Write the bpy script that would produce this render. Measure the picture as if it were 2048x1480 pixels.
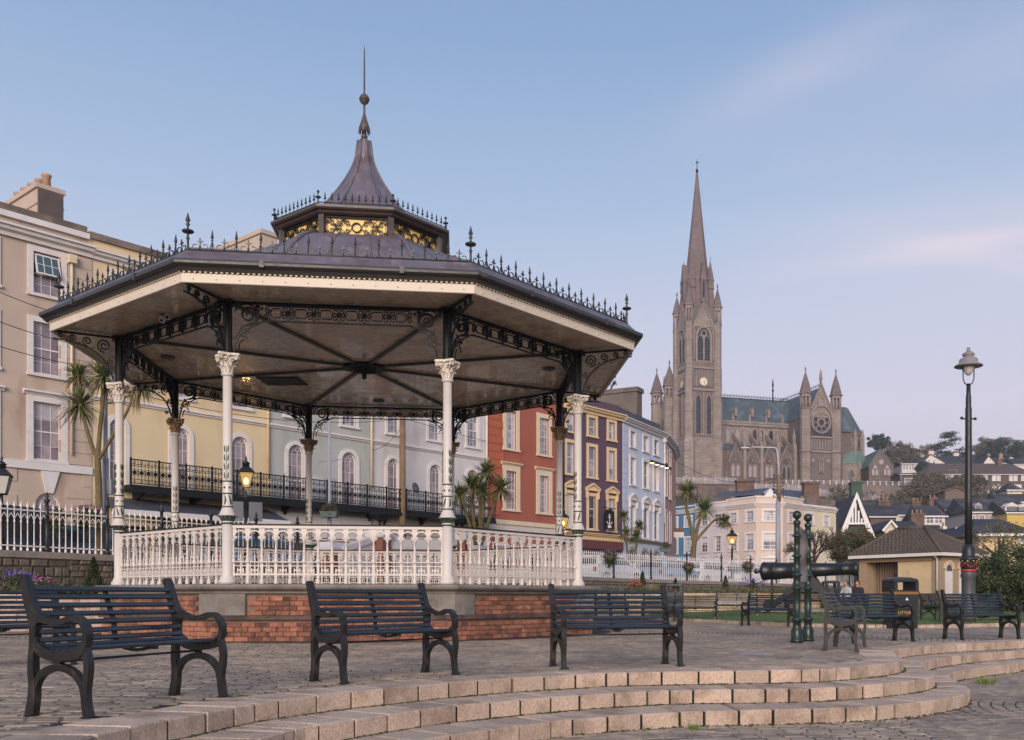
import bpy, math, random
import numpy as np
from mathutils import Vector, Matrix
R = math.radians
PI = math.pi
S = bpy.context.scene
COL = S.collection
for o in list(bpy.data.objects):
    bpy.data.objects.remove(o)

# ------------------------------------------------------------------ camera
F, CX, HY, CH = 1930.0, 1163.0, 1196.0, 0.755     # focal length / principal point in photo pixels, eye height
cam = bpy.data.cameras.new('camera')
cam_o = bpy.data.objects.new('camera', cam)
COL.objects.link(cam_o)
cam_o.location = (0, 0, CH)
cam_o.rotation_euler = (R(90), 0, 0)
cam.sensor_width = 36
cam.lens = F / 2048 * 36
cam.shift_x = -(CX - 1024) / 2048
cam.shift_y = (HY - 740) / 2048
cam.clip_start = 0.1
cam.clip_end = 5000
S.camera = cam_o

# ------------------------------------------------------------------ colour helper
def srgb(r, g, b):
    return tuple(((c / 255) / 12.92 if c / 255 <= 0.04045 else ((c / 255 + 0.055) / 1.055) ** 2.4) for c in (r, g, b))

# ------------------------------------------------------------------ sky
SUN_AZ, SUN_EL = 186.0, 17.0        # compass angle the light comes from (0 = straight ahead, clockwise), height
W = bpy.data.worlds.new('World')
S.world = W
W.use_nodes = True
nt = W.node_tree
for n in list(nt.nodes):
    nt.nodes.remove(n)
def wn(t, **k):
    n = nt.nodes.new(t)
    for a, b in k.items():
        setattr(n, a, b)
    return n
out = wn('ShaderNodeOutputWorld')
tc = wn('ShaderNodeTexCoord')
sep = wn('ShaderNodeSeparateXYZ')
nt.links.new(tc.outputs['Generated'], sep.inputs[0])
ramp = wn('ShaderNodeValToRGB')
nt.links.new(sep.outputs['Z'], ramp.inputs[0])
stops = [(0.0, (205, 184, 196)), (0.10, (224, 209, 221)), (0.19, (221, 214, 231)), (0.27, (206, 209, 230)),
         (0.36, (176, 197, 226)), (0.50, (143, 172, 212)), (0.75, (118, 148, 192)), (1.0, (104, 134, 182))]
cr = ramp.color_ramp
while len(cr.elements) < len(stops):
    cr.elements.new(0.5)
for e, (p, c) in zip(cr.elements, stops):
    e.position = p
    e.color = srgb(*c) + (1,)
# thin pink high cloud: soft banks along the sky, broken up by stretched noise
mp = wn('ShaderNodeMapping')
mp.inputs['Scale'].default_value = (1.6, 1.6, 9.0)
mp.inputs['Rotation'].default_value = (0.0, R(10), 0.0)
nt.links.new(tc.outputs['Generated'], mp.inputs[0])
nz = wn('ShaderNodeTexNoise')
nz.inputs['Scale'].default_value = 1.6
nz.inputs['Detail'].default_value = 5
nz.inputs['Roughness'].default_value = 0.5
nz.inputs['Distortion'].default_value = 0.6
nt.links.new(mp.outputs[0], nz.inputs['Vector'])
def wmath(op, a, b=None):
    n = wn('ShaderNodeMath', operation=op)
    for i, v in enumerate((a, b)):
        if v is None: continue
        if isinstance(v, (int, float)): n.inputs[i].default_value = v
        else: nt.links.new(v, n.inputs[i])
    return n.outputs[0]
az_ = wmath('ARCTAN2', sep.outputs['X'], sep.outputs['Y'])
fac = None
for (a_c, z_c, a_s, z_s, tilt, k_) in ((0.36, 0.322, 0.14, 0.011, 0.05, 0.66), (0.44, 0.298, 0.10, 0.013, -0.28, 0.50), (0.24, 0.475, 0.12, 0.024, 0.28, 0.32), (0.44, 0.47, 0.20, 0.05, 0.2, 0.24),
                                       (0.42, 0.335, 0.26, 0.06, 0.0, 0.45), (-1.1, 0.40, 0.30, 0.05, 0.1, 0.6), (2.0, 0.35, 0.35, 0.05, 0.1, 0.7), (-2.3, 0.3, 0.4, 0.05, -0.1, 0.7)):
    da = wmath('SUBTRACT', az_, a_c)
    ua = wmath('DIVIDE', da, a_s)
    uz = wmath('DIVIDE', wmath('SUBTRACT', wmath('SUBTRACT', sep.outputs['Z'], z_c), wmath('MULTIPLY', da, tilt)), z_s)
    e_ = wmath('ADD', wmath('MULTIPLY', ua, ua), wmath('MULTIPLY', uz, uz))
    g_ = wmath('MULTIPLY', wmath('EXPONENT', wmath('MULTIPLY', e_, -1.0)), k_)
    fac = g_ if fac is None else wmath('ADD', fac, g_)
mr_ = wn('ShaderNodeMapRange')
mr_.inputs['From Min'].default_value = 0.30; mr_.inputs['From Max'].default_value = 0.66
mr_.inputs['To Min'].default_value = 0.25; mr_.inputs['To Max'].default_value = 1.1
nt.links.new(nz.outputs['Fac'], mr_.inputs['Value'])
fac = wmath('MULTIPLY', wmath('MULTIPLY', fac, mr_.outputs[0]), 0.80)
fac = wmath('MINIMUM', fac, 0.9)
mixc = wn('ShaderNodeMixRGB')
mixc.inputs[2].default_value = srgb(236, 222, 232) + (1,)
nt.links.new(fac, mixc.inputs[0])
nt.links.new(ramp.outputs[0], mixc.inputs[1])
bg1 = wn('ShaderNodeBackground')
bg1.inputs[1].default_value = 0.62
nt.links.new(mixc.outputs[0], bg1.inputs[0])
sky = wn('ShaderNodeTexSky')
sky.sky_type = 'NISHITA'
sky.sun_disc = False
sky.sun_elevation = R(SUN_EL)
sky.sun_rotation = R(SUN_AZ)
bg2 = wn('ShaderNodeBackground')
bg2.inputs[1].default_value = 0.012
nt.links.new(sky.outputs[0], bg2.inputs[0])
addn = wn('ShaderNodeAddShader')
nt.links.new(bg1.outputs[0], addn.inputs[0])
nt.links.new(bg2.outputs[0], addn.inputs[1])
nt.links.new(addn.outputs[0], out.inputs[0])

# ------------------------------------------------------------------ low soft sun (glow of the sun just above the horizon behind the camera)
sl = bpy.data.lights.new('sun', 'SUN')
sl.energy = 2.2
sl.angle = R(32)
sl.color = (1.0, 0.86, 0.75)
so = bpy.data.objects.new('sun', sl)
COL.objects.link(so)
d = Vector((math.sin(R(SUN_AZ)) * math.cos(R(SUN_EL)), math.cos(R(SUN_AZ)) * math.cos(R(SUN_EL)), math.sin(R(SUN_EL))))
so.rotation_euler = d.to_track_quat('Z', 'Y').to_euler()
so.location = d * 60

S.view_settings.view_transform = 'Standard'
S.view_settings.look = 'None'
S.view_settings.exposure = 0.58
S.view_settings.gamma = 1.0
S.view_settings.use_curve_mapping = False
S.render.engine = 'CYCLES'
S.cycles.max_bounces = 6
S.cycles.diffuse_bounces = 3
S.cycles.glossy_bounces = 3
S.cycles.transparent_max_bounces = 6
S.cycles.use_denoising = True
S.cycles.caustics_reflective = False
S.cycles.caustics_refractive = False

# ------------------------------------------------------------------ helpers
def P(px, py, Y):
    """place seen at photo pixel (px, py) at Y metres in front of the camera"""
    return Vector(((px - CX) / F * Y, Y, CH + (HY - py) / F * Y))
def G(px, py, z=0.0):
    """point of the level z seen at the pixel"""
    Y = F * (CH - z) / (py - HY)
    return Vector(((px - CX) / F * Y, Y, z))
def ZZ(py, Y):
    return CH + (HY - py) / F * Y

class MB:
    """collects simple shapes and links them as ONE mesh object"""
    def __init__(s):
        s.v = []; s.f = []; s.sm = []; s.mi = []; s.k = 0
    def add(s, vs, fs, smooth=False):
        n = len(s.v)
        s.v.extend([tuple(p) for p in vs])
        for f in fs:
            s.f.append(tuple(i + n for i in f)); s.sm.append(smooth); s.mi.append(s.k)
        return s
    def hexa(s, p):
        return s.add(p, [(0, 3, 2, 1), (4, 5, 6, 7), (0, 1, 5, 4), (1, 2, 6, 5), (2, 3, 7, 6), (3, 0, 4, 7)])
    def box(s, x0, x1, y0, y1, z0, z1):
        return s.hexa([(x0, y0, z0), (x1, y0, z0), (x1, y1, z0), (x0, y1, z0), (x0, y0, z1), (x1, y0, z1), (x1, y1, z1), (x0, y1, z1)])
    def bbox(s, x0, x1, y0, y1, z0, z1, b=0.01):
        """box with a chamfered top edge"""
        lo = [(x0, y0), (x1, y0), (x1, y1), (x0, y1)]
        hi = [(x0 + b, y0 + b), (x1 - b, y0 + b), (x1 - b, y1 - b), (x0 + b, y1 - b)]
        vs = [p + (z0,) for p in lo] + [p + (z1 - b,) for p in lo] + [p + (z1,) for p in hi]
        fs = [(3, 2, 1, 0), (8, 9, 10, 11)]
        for i in range(4):
            j = (i + 1) % 4
            fs += [(i, j, j + 4, i + 4), (i + 4, j + 4, j + 8, i + 8)]
        return s.add(vs, fs)
    def prism(s, poly, fn, t0, t1):
        """poly (u,v) counter-clockwise, extruded from t0 to t1 through fn(u,v,t)"""
        n = len(poly)
        vs = [fn(u, v, t0) for u, v in poly] + [fn(u, v, t1) for u, v in poly]
        fs = [tuple(range(n - 1, -1, -1)), tuple(range(n, 2 * n))]
        fs += [(i, (i + 1) % n, n + (i + 1) % n, n + i) for i in range(n)]
        return s.add(vs, fs)
    def lathe(s, prof, n=12, c=(0, 0, 0), a0=0.0, smooth=True, caps=True, sx=1.0, sy=1.0):
        vs = []
        for r, z in prof:
            for i in range(n):
                a = a0 + 2 * PI * i / n
                vs.append((c[0] + sx * r * math.cos(a), c[1] + sy * r * math.sin(a), c[2] + z))
        fs = []
        m = len(prof)
        for k in range(m - 1):
            for i in range(n):
                j = (i + 1) % n
                fs.append((k * n + i, k * n + j, (k + 1) * n + j, (k + 1) * n + i))
        s.add(vs, fs, smooth)
        if caps:
            base = len(s.v) - len(vs)
            if prof[0][0] > 1e-4:
                s.f.append(tuple(base + i for i in range(n - 1, -1, -1))); s.sm.append(False); s.mi.append(s.k)
            if prof[-1][0] > 1e-4:
                s.f.append(tuple(base + (m - 1) * n + i for i in range(n))); s.sm.append(False); s.mi.append(s.k)
        return s
    def tube(s, pts, r, n=6, closed=False, smooth=True):
        pts = [Vector(p) for p in pts]
        m = len(pts)
        rs = r if isinstance(r, (list, tuple)) else [r] * m
        vs = []
        prev = None
        for k in range(m):
            if closed:
                t = pts[(k + 1) % m] - pts[k - 1]
            else:
                t = pts[min(k + 1, m - 1)] - pts[max(k - 1, 0)]
            if t.length < 1e-9:
                t = Vector((0, 0, 1))
            t.normalize()
            if prev is None:
                ref = Vector((0, 0, 1)) if abs(t.z) < 0.9 else Vector((1, 0, 0))
                a = t.cross(ref).normalized()
            else:
                a = prev - t * prev.dot(t)
                a = a.normalized() if a.length > 1e-6 else t.orthogonal().normalized()
            prev = a
            b = t.cross(a)
            for i in range(n):
                w = 2 * PI * i / n
                vs.append(pts[k] + (a * math.cos(w) + b * math.sin(w)) * rs[k])
        fs = []
        for k in range(m if closed else m - 1):
            k2 = (k + 1) % m
            for i in range(n):
                j = (i + 1) % n
                fs.append((k * n + i, k * n + j, k2 * n + j, k2 * n + i))
        if not closed:
            fs.append(tuple(range(n - 1, -1, -1)))
            fs.append(tuple((m - 1) * n + i for i in range(n)))
        return s.add(vs, fs, smooth)
    def ribbon(s, pts, w, fn, t0, t1, closed=False):
        """flat band of width w along 2D pts, extruded t0..t1 through fn(u,v,t)"""
        m = len(pts)
        ws = w if isinstance(w, (list, tuple)) else [w] * m
        L = []; Rr = []
        for k in range(m):
            if closed:
                a, b = pts[k - 1], pts[(k + 1) % m]
            else:
                a, b = pts[max(k - 1, 0)], pts[min(k + 1, m - 1)]
            dx, dy = b[0] - a[0], b[1] - a[1]
            l = math.hypot(dx, dy) or 1
            nx, ny = -dy / l * ws[k] / 2, dx / l * ws[k] / 2
            L.append((pts[k][0] + nx, pts[k][1] + ny)); Rr.append((pts[k][0] - nx, pts[k][1] - ny))
        vs = [fn(u, v, t0) for u, v in L] + [fn(u, v, t0) for u, v in Rr] + [fn(u, v, t1) for u, v in L] + [fn(u, v, t1) for u, v in Rr]
        fs = []
        for k in range(m if closed else m - 1):
            j = (k + 1) % m
            fs += [(k, j, m + j, m + k), (2 * m + k, 3 * m + k, 3 * m + j, 2 * m + j),
                   (k, 2 * m + k, 2 * m + j, j), (m + k, m + j, 3 * m + j, 3 * m + k)]
        if not closed:
            fs += [(0, m, 3 * m, 2 * m), (m - 1, 3 * m - 1, 4 * m - 1, 2 * m - 1)]
        return s.add(vs, fs)
    def sphere(s, c, r, n=10, m=6, sx=1, sy=1, sz=1):
        prof = [(max(1e-5, r * math.sin(PI * k / m)), -r * math.cos(PI * k / m) * sz) for k in range(m + 1)]
        return s.lathe(prof, n, c, caps=False, sx=sx, sy=sy)
    def xf(s, M, since=0):
        s.v = s.v[:since] + [tuple(M @ Vector(p)) for p in s.v[since:]]
        return s
    def mesh(s, name, mats):
        me = bpy.data.meshes.new(name)
        me.from_pydata(s.v, [], s.f)
        for m in (mats if isinstance(mats, (list, tuple)) else [mats]):
            me.materials.append(m)
        if any(s.sm):
            me.polygons.foreach_set('use_smooth', s.sm)
        if any(s.mi):
            me.polygons.foreach_set('material_index', s.mi)
        me.update()
        return me
    def build(s, name, mats, parent=None, w=False, **kw):
        if w and parent is not None:
            o = ABSLOC.get(parent.name, Vector((0, 0, 0)))
            s.v = [(p[0] - o.x, p[1] - o.y, p[2] - o.z) for p in s.v]
        return put(name, s.mesh(name, mats), parent, **kw)

ABSLOC = {}
def tag(o, label=None, cat=None, group=None, kind=None):
    if label: o['label'] = label
    if cat: o['category'] = cat
    if group: o['group'] = group
    if kind: o['kind'] = kind
    return o
def put(name, me, parent=None, loc=None, rot=None, label=None, cat=None, group=None, kind=None, scale=None):
    o = bpy.data.objects.new(name, me)
    COL.objects.link(o)
    if parent is not None: o.parent = parent
    if loc is not None: o.location = loc
    if rot is not None: o.rotation_euler = rot if not isinstance(rot, (int, float)) else (0, 0, rot)
    if scale is not None: o.scale = scale
    if parent is None:
        ABSLOC[o.name] = Vector(loc) if loc is not None else Vector((0, 0, 0))
    else:
        ABSLOC[o.name] = ABSLOC.get(parent.name, Vector((0, 0, 0))) + (Vector(loc) if loc is not None else Vector((0, 0, 0)))
    return tag(o, label, cat, group, kind)
def thing(name, label, cat, loc=(0, 0, 0), rz=0.0, group=None):
    return put(name, None, None, loc, rz, label, cat, group)
def copy_tree(o, loc=None, rz=None, label=None, group=None, parent=None):
    c = o.copy(); COL.objects.link(c)
    if parent is not None: c.parent = parent
    if loc is not None: c.location = loc
    if rz is not None: c.rotation_euler = (0, 0, rz)
    if label: c['label'] = label
    if group: c['group'] = group
    for ch in o.children:
        copy_tree(ch, parent=c)
    return c

def spiral(cx, cy, r0, turns, a0, n=18, shrink=0.18, sgn=1):
    return [(cx + (r0 + (r0 * shrink - r0) * k / n) * math.cos(a0 + sgn * turns * 2 * PI * k / n),
             cy + (r0 + (r0 * shrink - r0) * k / n) * math.sin(a0 + sgn * turns * 2 * PI * k / n)) for k in range(n + 1)]
def catmull(pts, k=6, closed=False):
    pts = [Vector(p) for p in pts]
    m = len(pts); res = []
    rng = m if closed else m - 1
    for i in range(rng):
        p1, p2 = pts[i], pts[(i + 1) % m]
        p0 = pts[i - 1] if (closed or i > 0) else p1 * 2 - p2
        p3 = pts[(i + 2) % m] if (closed or i + 2 < m) else p2 * 2 - p1
        for j in range(k):
            t = j / k
            res.append(0.5 * ((2 * p1) + (p2 - p0) * t + (2 * p0 - 5 * p1 + 4 * p2 - p3) * t * t + (3 * p1 - p0 - 3 * p2 + p3) * t ** 3))
    if not closed:
        res.append(pts[-1].copy())
    return res

# ------------------------------------------------------------------ materials
MATS = {}
def mat(name, col, rough=0.6, var=0.12, scale=8.0, bump=0.0, bscale=60.0, metal=0.0, spec=0.5, rnd=0.0, col2=None, patch=None,
        emit=None, estr=0.0, coat=0.0, detail=5.0, gen=False, stain=None):
    """principled material with object-space noise in colour and relief.
    var: brightness mottling; col2/patch: second colour in large worn patches; rnd: brightness spread between objects; stain: vertical streaks"""
    m = bpy.data.materials.new(name)
    m.use_nodes = True
    t = m.node_tree; N = t.nodes; L = t.links
    b = N['Principled BSDF']
    tcn = N.new('ShaderNodeTexCoord')
    src = tcn.outputs['Generated' if gen else 'Object']
    if rnd > 0:
        oi = N.new('ShaderNodeObjectInfo')
        vm = N.new('ShaderNodeVectorMath'); vm.operation = 'ADD'
        sc = N.new('ShaderNodeVectorMath'); sc.operation = 'SCALE'
        sc.inputs['Scale'].default_value = 1.0
        cmb = N.new('ShaderNodeCombineXYZ')
        mu = N.new('ShaderNodeMath'); mu.operation = 'MULTIPLY'; mu.inputs[1].default_value = 57.0
        L.new(oi.outputs['Random'], mu.inputs[0])
        L.new(mu.outputs[0], cmb.inputs[0]); L.new(mu.outputs[0], cmb.inputs[1])
        L.new(src, vm.inputs[0]); L.new(cmb.outputs[0], vm.inputs[1])
        src = vm.outputs[0]
    n1 = N.new('ShaderNodeTexNoise')
    n1.inputs['Scale'].default_value = scale; n1.inputs['Detail'].default_value = detail; n1.inputs['Roughness'].default_value = 0.6
    L.new(src, n1.inputs['Vector'])
    mr = N.new('ShaderNodeMapRange')
    mr.inputs['From Min'].default_value = 0.3; mr.inputs['From Max'].default_value = 0.7
    mr.inputs['To Min'].default_value = 1 - var; mr.inputs['To Max'].default_value = 1 + var
    L.new(n1.outputs['Fac'], mr.inputs['Value'])
    cur = None
    base = N.new('ShaderNodeRGB'); base.outputs[0].default_value = tuple(col) + (1,)
    cur = base.outputs[0]
    if col2 is not None:
        lo, hi, ps = patch or (0.52, 0.62, 2.0)
        n2 = N.new('ShaderNodeTexNoise'); n2.inputs['Scale'].default_value = ps; n2.inputs['Detail'].default_value = 8; n2.inputs['Roughness'].default_value = 0.65
        L.new(src, n2.inputs['Vector'])
        r2 = N.new('ShaderNodeMapRange'); r2.inputs['From Min'].default_value = lo; r2.inputs['From Max'].default_value = hi
        L.new(n2.outputs['Fac'], r2.inputs['Value'])
        mx = N.new('ShaderNodeMixRGB'); mx.inputs[2].default_value = tuple(col2) + (1,)
        L.new(r2.outputs[0], mx.inputs[0]); L.new(cur, mx.inputs[1]); cur = mx.outputs[0]
    if stain is not None:
        scol, slo, shi, sxs, szs = stain
        mp_ = N.new('ShaderNodeMapping'); mp_.inputs['Scale'].default_value = (sxs, sxs, szs)
        L.new(src, mp_.inputs[0])
        n3 = N.new('ShaderNodeTexNoise'); n3.inputs['Scale'].default_value = 1.0; n3.inputs['Detail'].default_value = 6
        L.new(mp_.outputs[0], n3.inputs['Vector'])
        r3 = N.new('ShaderNodeMapRange'); r3.inputs['From Min'].default_value = slo; r3.inputs['From Max'].default_value = shi; r3.inputs['To Max'].default_value = 0.75
        L.new(n3.outputs['Fac'], r3.inputs['Value'])
        mx = N.new('ShaderNodeMixRGB'); mx.inputs[2].default_value = tuple(scol) + (1,)
        L.new(r3.outputs[0], mx.inputs[0]); L.new(cur, mx.inputs[1]); cur = mx.outputs[0]
    hsv = N.new('ShaderNodeHueSaturation')
    L.new(cur, hsv.inputs['Color'])
    val = mr.outputs[0]
    if rnd > 0:
        mr2 = N.new('ShaderNodeMapRange'); mr2.inputs['To Min'].default_value = 1 - rnd; mr2.inputs['To Max'].default_value = 1 + rnd
        L.new(oi.outputs['Random'], mr2.inputs['Value'])
        mm = N.new('ShaderNodeMath'); mm.operation = 'MULTIPLY'
        L.new(val, mm.inputs[0]); L.new(mr2.outputs[0], mm.inputs[1]); val = mm.outputs[0]
    L.new(val, hsv.inputs['Value'])
    L.new(hsv.outputs[0], b.inputs['Base Color'])
    rr = N.new('ShaderNodeMapRange')
    rr.inputs['From Min'].default_value = 0.3; rr.inputs['From Max'].default_value = 0.7
    rr.inputs['To Min'].default_value = max(0.02, rough - 0.1); rr.inputs['To Max'].default_value = min(1, rough + 0.1)
    L.new(n1.outputs['Fac'], rr.inputs['Value']); L.new(rr.outputs[0], b.inputs['Roughness'])
    b.inputs['Metallic'].default_value = metal
    b.inputs['Specular IOR Level'].default_value = spec
    if coat: b.inputs['Coat Weight'].default_value = coat
    if emit is not None:
        b.inputs['Emission Color'].default_value = tuple(emit) + (1,); b.inputs['Emission Strength'].default_value = estr
    if bump > 0:
        n4 = N.new('ShaderNodeTexNoise'); n4.inputs['Scale'].default_value = bscale; n4.inputs['Detail'].default_value = 4
        L.new(src, n4.inputs['Vector'])
        bp = N.new('ShaderNodeBump'); bp.inputs['Strength'].default_value = bump; bp.inputs['Distance'].default_value = 0.02
        L.new(n4.outputs['Fac'], bp.inputs['Height']); L.new(bp.outputs[0], b.inputs['Normal'])
    MATS[name] = m
    return m
def brickmat(name, c1, c2, mortar, scale, bw=0.5, bh=0.25, msize=0.02, rough=0.85, var=0.25):
    """courses too far away to tell the pieces apart"""
    m = mat(name, c1, rough, var, 0.35)
    t = m.node_tree; N = t.nodes; L = t.links
    b = N['Principled BSDF']
    tcn = N.new('ShaderNodeTexCoord'); sp = N.new('ShaderNodeSeparateXYZ'); L.new(tcn.outputs['Object'], sp.inputs[0])
    ad = N.new('ShaderNodeMath'); ad.operation = 'ADD'; L.new(sp.outputs[0], ad.inputs[0]); L.new(sp.outputs[1], ad.inputs[1])
    cb = N.new('ShaderNodeCombineXYZ'); L.new(ad.outputs[0], cb.inputs[0]); L.new(sp.outputs[2], cb.inputs[1])
    bt = N.new('ShaderNodeTexBrick'); L.new(cb.outputs[0], bt.inputs['Vector'])
    bt.inputs['Scale'].default_value = scale; bt.inputs['Brick Width'].default_value = bw; bt.inputs['Row Height'].default_value = bh
    bt.inputs['Mortar Size'].default_value = msize; bt.inputs['Color1'].default_value = tuple(c1) + (1,); bt.inputs['Color2'].default_value = tuple(c2) + (1,)
    bt.inputs['Mortar'].default_value = tuple(mortar) + (1,)
    hs = [n for n in N if n.type == 'HUE_SAT'][0]
    L.new(bt.outputs['Color'], hs.inputs['Color'])
    return m
# ================================================================== GROUND
M_ground = mat('earth', srgb(92, 88, 72), 0.95, 0.2, 0.2)
M_mortar = mat('mortar', srgb(54, 48, 42), 0.95, 0.3, 6)
M_paver = mat('paver_stone', srgb(166, 146, 125), 0.8, 0.28, 3.0, bump=0.35, bscale=70, rnd=0.32, col2=srgb(116, 104, 98), patch=(0.45, 0.7, 0.9))
M_coping = mat('granite_block', srgb(203, 178, 157), 0.85, 0.30, 55, bump=0.8, bscale=110, rnd=0.16, col2=srgb(142, 118, 100), patch=(0.48, 0.72, 2.2), detail=9)
M_asphalt = mat('asphalt', (0.06, 0.058, 0.056), 0.9, 0.2, 3)
M_grass = mat('lawn_grass', srgb(80, 96, 48), 0.9, 0.3, 1.2, bump=0.5, bscale=30)
M_soil = mat('soil', srgb(74, 62, 48), 0.95, 0.3, 3, bump=0.6, bscale=14)

C0 = Vector((-4.9, 21.775, 0))          # bandstand centre
A0 = -1.8375
def oct_pt(i, r, z=0.0, c=C0):
    a = A0 + i * PI / 4
    return Vector((c.x + r * math.cos(a), c.y + r * math.sin(a), z))

me = MB().add([(-900, -200, -0.6), (900, -200, -0.6), (900, 1200, -0.6), (-900, 1200, -0.6)], [(0, 1, 2, 3)])
me.build('ground', M_ground, kind='structure')

def edge_curve(px, z):
    pts = [G(x, y, z) for x, y in px]
    return pts
Z1, Z2, Z3, ZL = 0.0, -0.14, -0.28, -0.42
E1 = [(195, 1469), (276, 1451), (415, 1424), (498, 1408), (573, 1398), (646, 1389), (722, 1381), (794, 1375), (866, 1367.6), (937, 1361.7), (1004, 1357),
      (1073, 1353), (1140, 1349.5), (1202, 1346.5), (1266, 1344.5), (1345, 1343), (1420, 1342.2), (1492, 1341), (1552, 1340), (1606, 1339), (1656, 1337),
      (1698, 1334.5), (1732, 1331.5), (1766, 1328), (1787, 1325), (1802.5, 1321.5), (1808, 1317), (1800, 1312.5), (1788, 1307), (1785, 1302.5), (1794, 1299), (1817, 1295.3), (1849, 1292.2),
      (1871, 1290.4), (1895, 1288.8), (1922, 1287.4), (1950, 1286), (1983, 1284.7), (2016, 1283), (2048, 1281.5), (2100, 1279.5)]
E2 = [(586, 1458.4), (655, 1447.6), (724, 1436.4), (791, 1426), (858, 1417.4), (926, 1410), (989, 1404), (1055, 1398), (1120, 1393), (1186, 1388), (1246, 1384.5),
      (1307, 1381.5), (1370, 1379.6), (1449, 1378.6), (1518, 1378.2), (1587, 1377.2), (1651, 1374.8), (1708, 1371.8), (1754, 1368.4), (1794, 1364.6), (1830, 1360), (1855, 1355.5),
      (1870, 1349.5), (1866, 1343), (1852, 1336.5), (1842, 1331), (1841, 1327), (1855, 1322), (1880, 1316.5), (1917, 1311.5), (1964, 1307), (2021, 1303), (2090, 1299)]
E3 = [(840, 1480), (928, 1466), (988, 1458), (1049, 1449.6), (1108, 1442), (1170, 1436), (1231, 1431.5), (1292, 1427), (1350, 1424), (1397, 1422), (1480, 1420.3), (1545, 1419.3),
      (1627, 1417.3), (1700, 1414.4), (1766, 1410.8), (1820, 1406), (1864, 1401), (1898, 1395), (1926, 1389), (1939, 1381.5), (1934, 1372), (1918, 1363.5), (1903, 1356), (1898, 1350),
      (1904, 1346), (1917, 1342.2), (1945, 1337.6), (1984, 1332.6), (2032, 1327.6), (2100, 1322)]
def resample(pts, step=0.03):
    pts = catmull(pts, 8)
    d = [0.0]
    for a, b in zip(pts, pts[1:]):
        d.append(d[-1] + (b - a).length)
    L = d[-1]; n = int(L / step); res = []; k = 0
    for i in range(n + 1):
        s = L * i / n
        while k < len(d) - 2 and d[k + 1] < s: k += 1
        t = (s - d[k]) / max(1e-9, d[k + 1] - d[k])
        res.append(pts[k].lerp(pts[k + 1], min(1, max(0, t))))
    # smooth
    for _ in range(6):
        res = [res[0]] + [(res[i - 1] + res[i] * 2 + res[i + 1]) / 4 for i in range(1, len(res) - 1)] + [res[-1]]
    return res
def extend(pts, lead, tail):
    return [Vector(p) for p in lead] + pts + [Vector(p) for p in tail]
cv1 = resample(extend(edge_curve(E1, Z1), [(-2.55, 2.6, 0), (-2.72, 4.1, 0)], [(11, 18.4, 0), (15, 18.9, 0)]))
cv2 = resample(extend(edge_curve(E2, Z2), [(-2.0, 2.6, Z2), (-2.16, 4.2, Z2), (-2.1, 5.6, Z2)], [(11, 17.0, Z2), (15, 17.4, Z2)]))
cv3 = resample(extend(edge_curve(E3, Z3), [(-1.5, 2.6, Z3), (-1.66, 4.2, Z3), (-1.62, 5.6, Z3), (-1.5, 6.4, Z3)], [(11, 15.6, Z3), (15, 16.0, Z3)]))
def normals(cv, sm=4):
    ns = []
    for i in range(len(cv)):
        a, b = cv[max(0, i - sm)], cv[min(len(cv) - 1, i + sm)]
        t = (b - a); t.z = 0; t.normalize()
        ns.append(Vector((-t.y, t.x, 0)))
    return ns
rs = random.Random(7)
steps_core = MB()
for cv, zt in ((cv1, Z1), (cv2, Z2), (cv3, Z3)):
    ns = normals(cv)
    k = range(0, len(cv), 3)
    vs = []; fs = []
    for i in k:
        a = cv[i] + ns[i] * 0.018; b = cv[i] + ns[i] * 0.42
        vs += [(a.x, a.y, zt - 0.2), (a.x, a.y, zt - 0.012), (b.x, b.y, zt - 0.012)]
    for j in range(len(vs) // 3 - 1):
        fs += [(j * 3, j * 3 + 3, j * 3 + 4, j * 3 + 1), (j * 3 + 1, j * 3 + 4, j * 3 + 5, j * 3 + 2)]
    steps_core.add(vs, fs)
steps_o = steps_core.build('steps', mat('joint_grime', srgb(24, 21, 18), 0.95, 0.3, 8), kind='structure')
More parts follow.
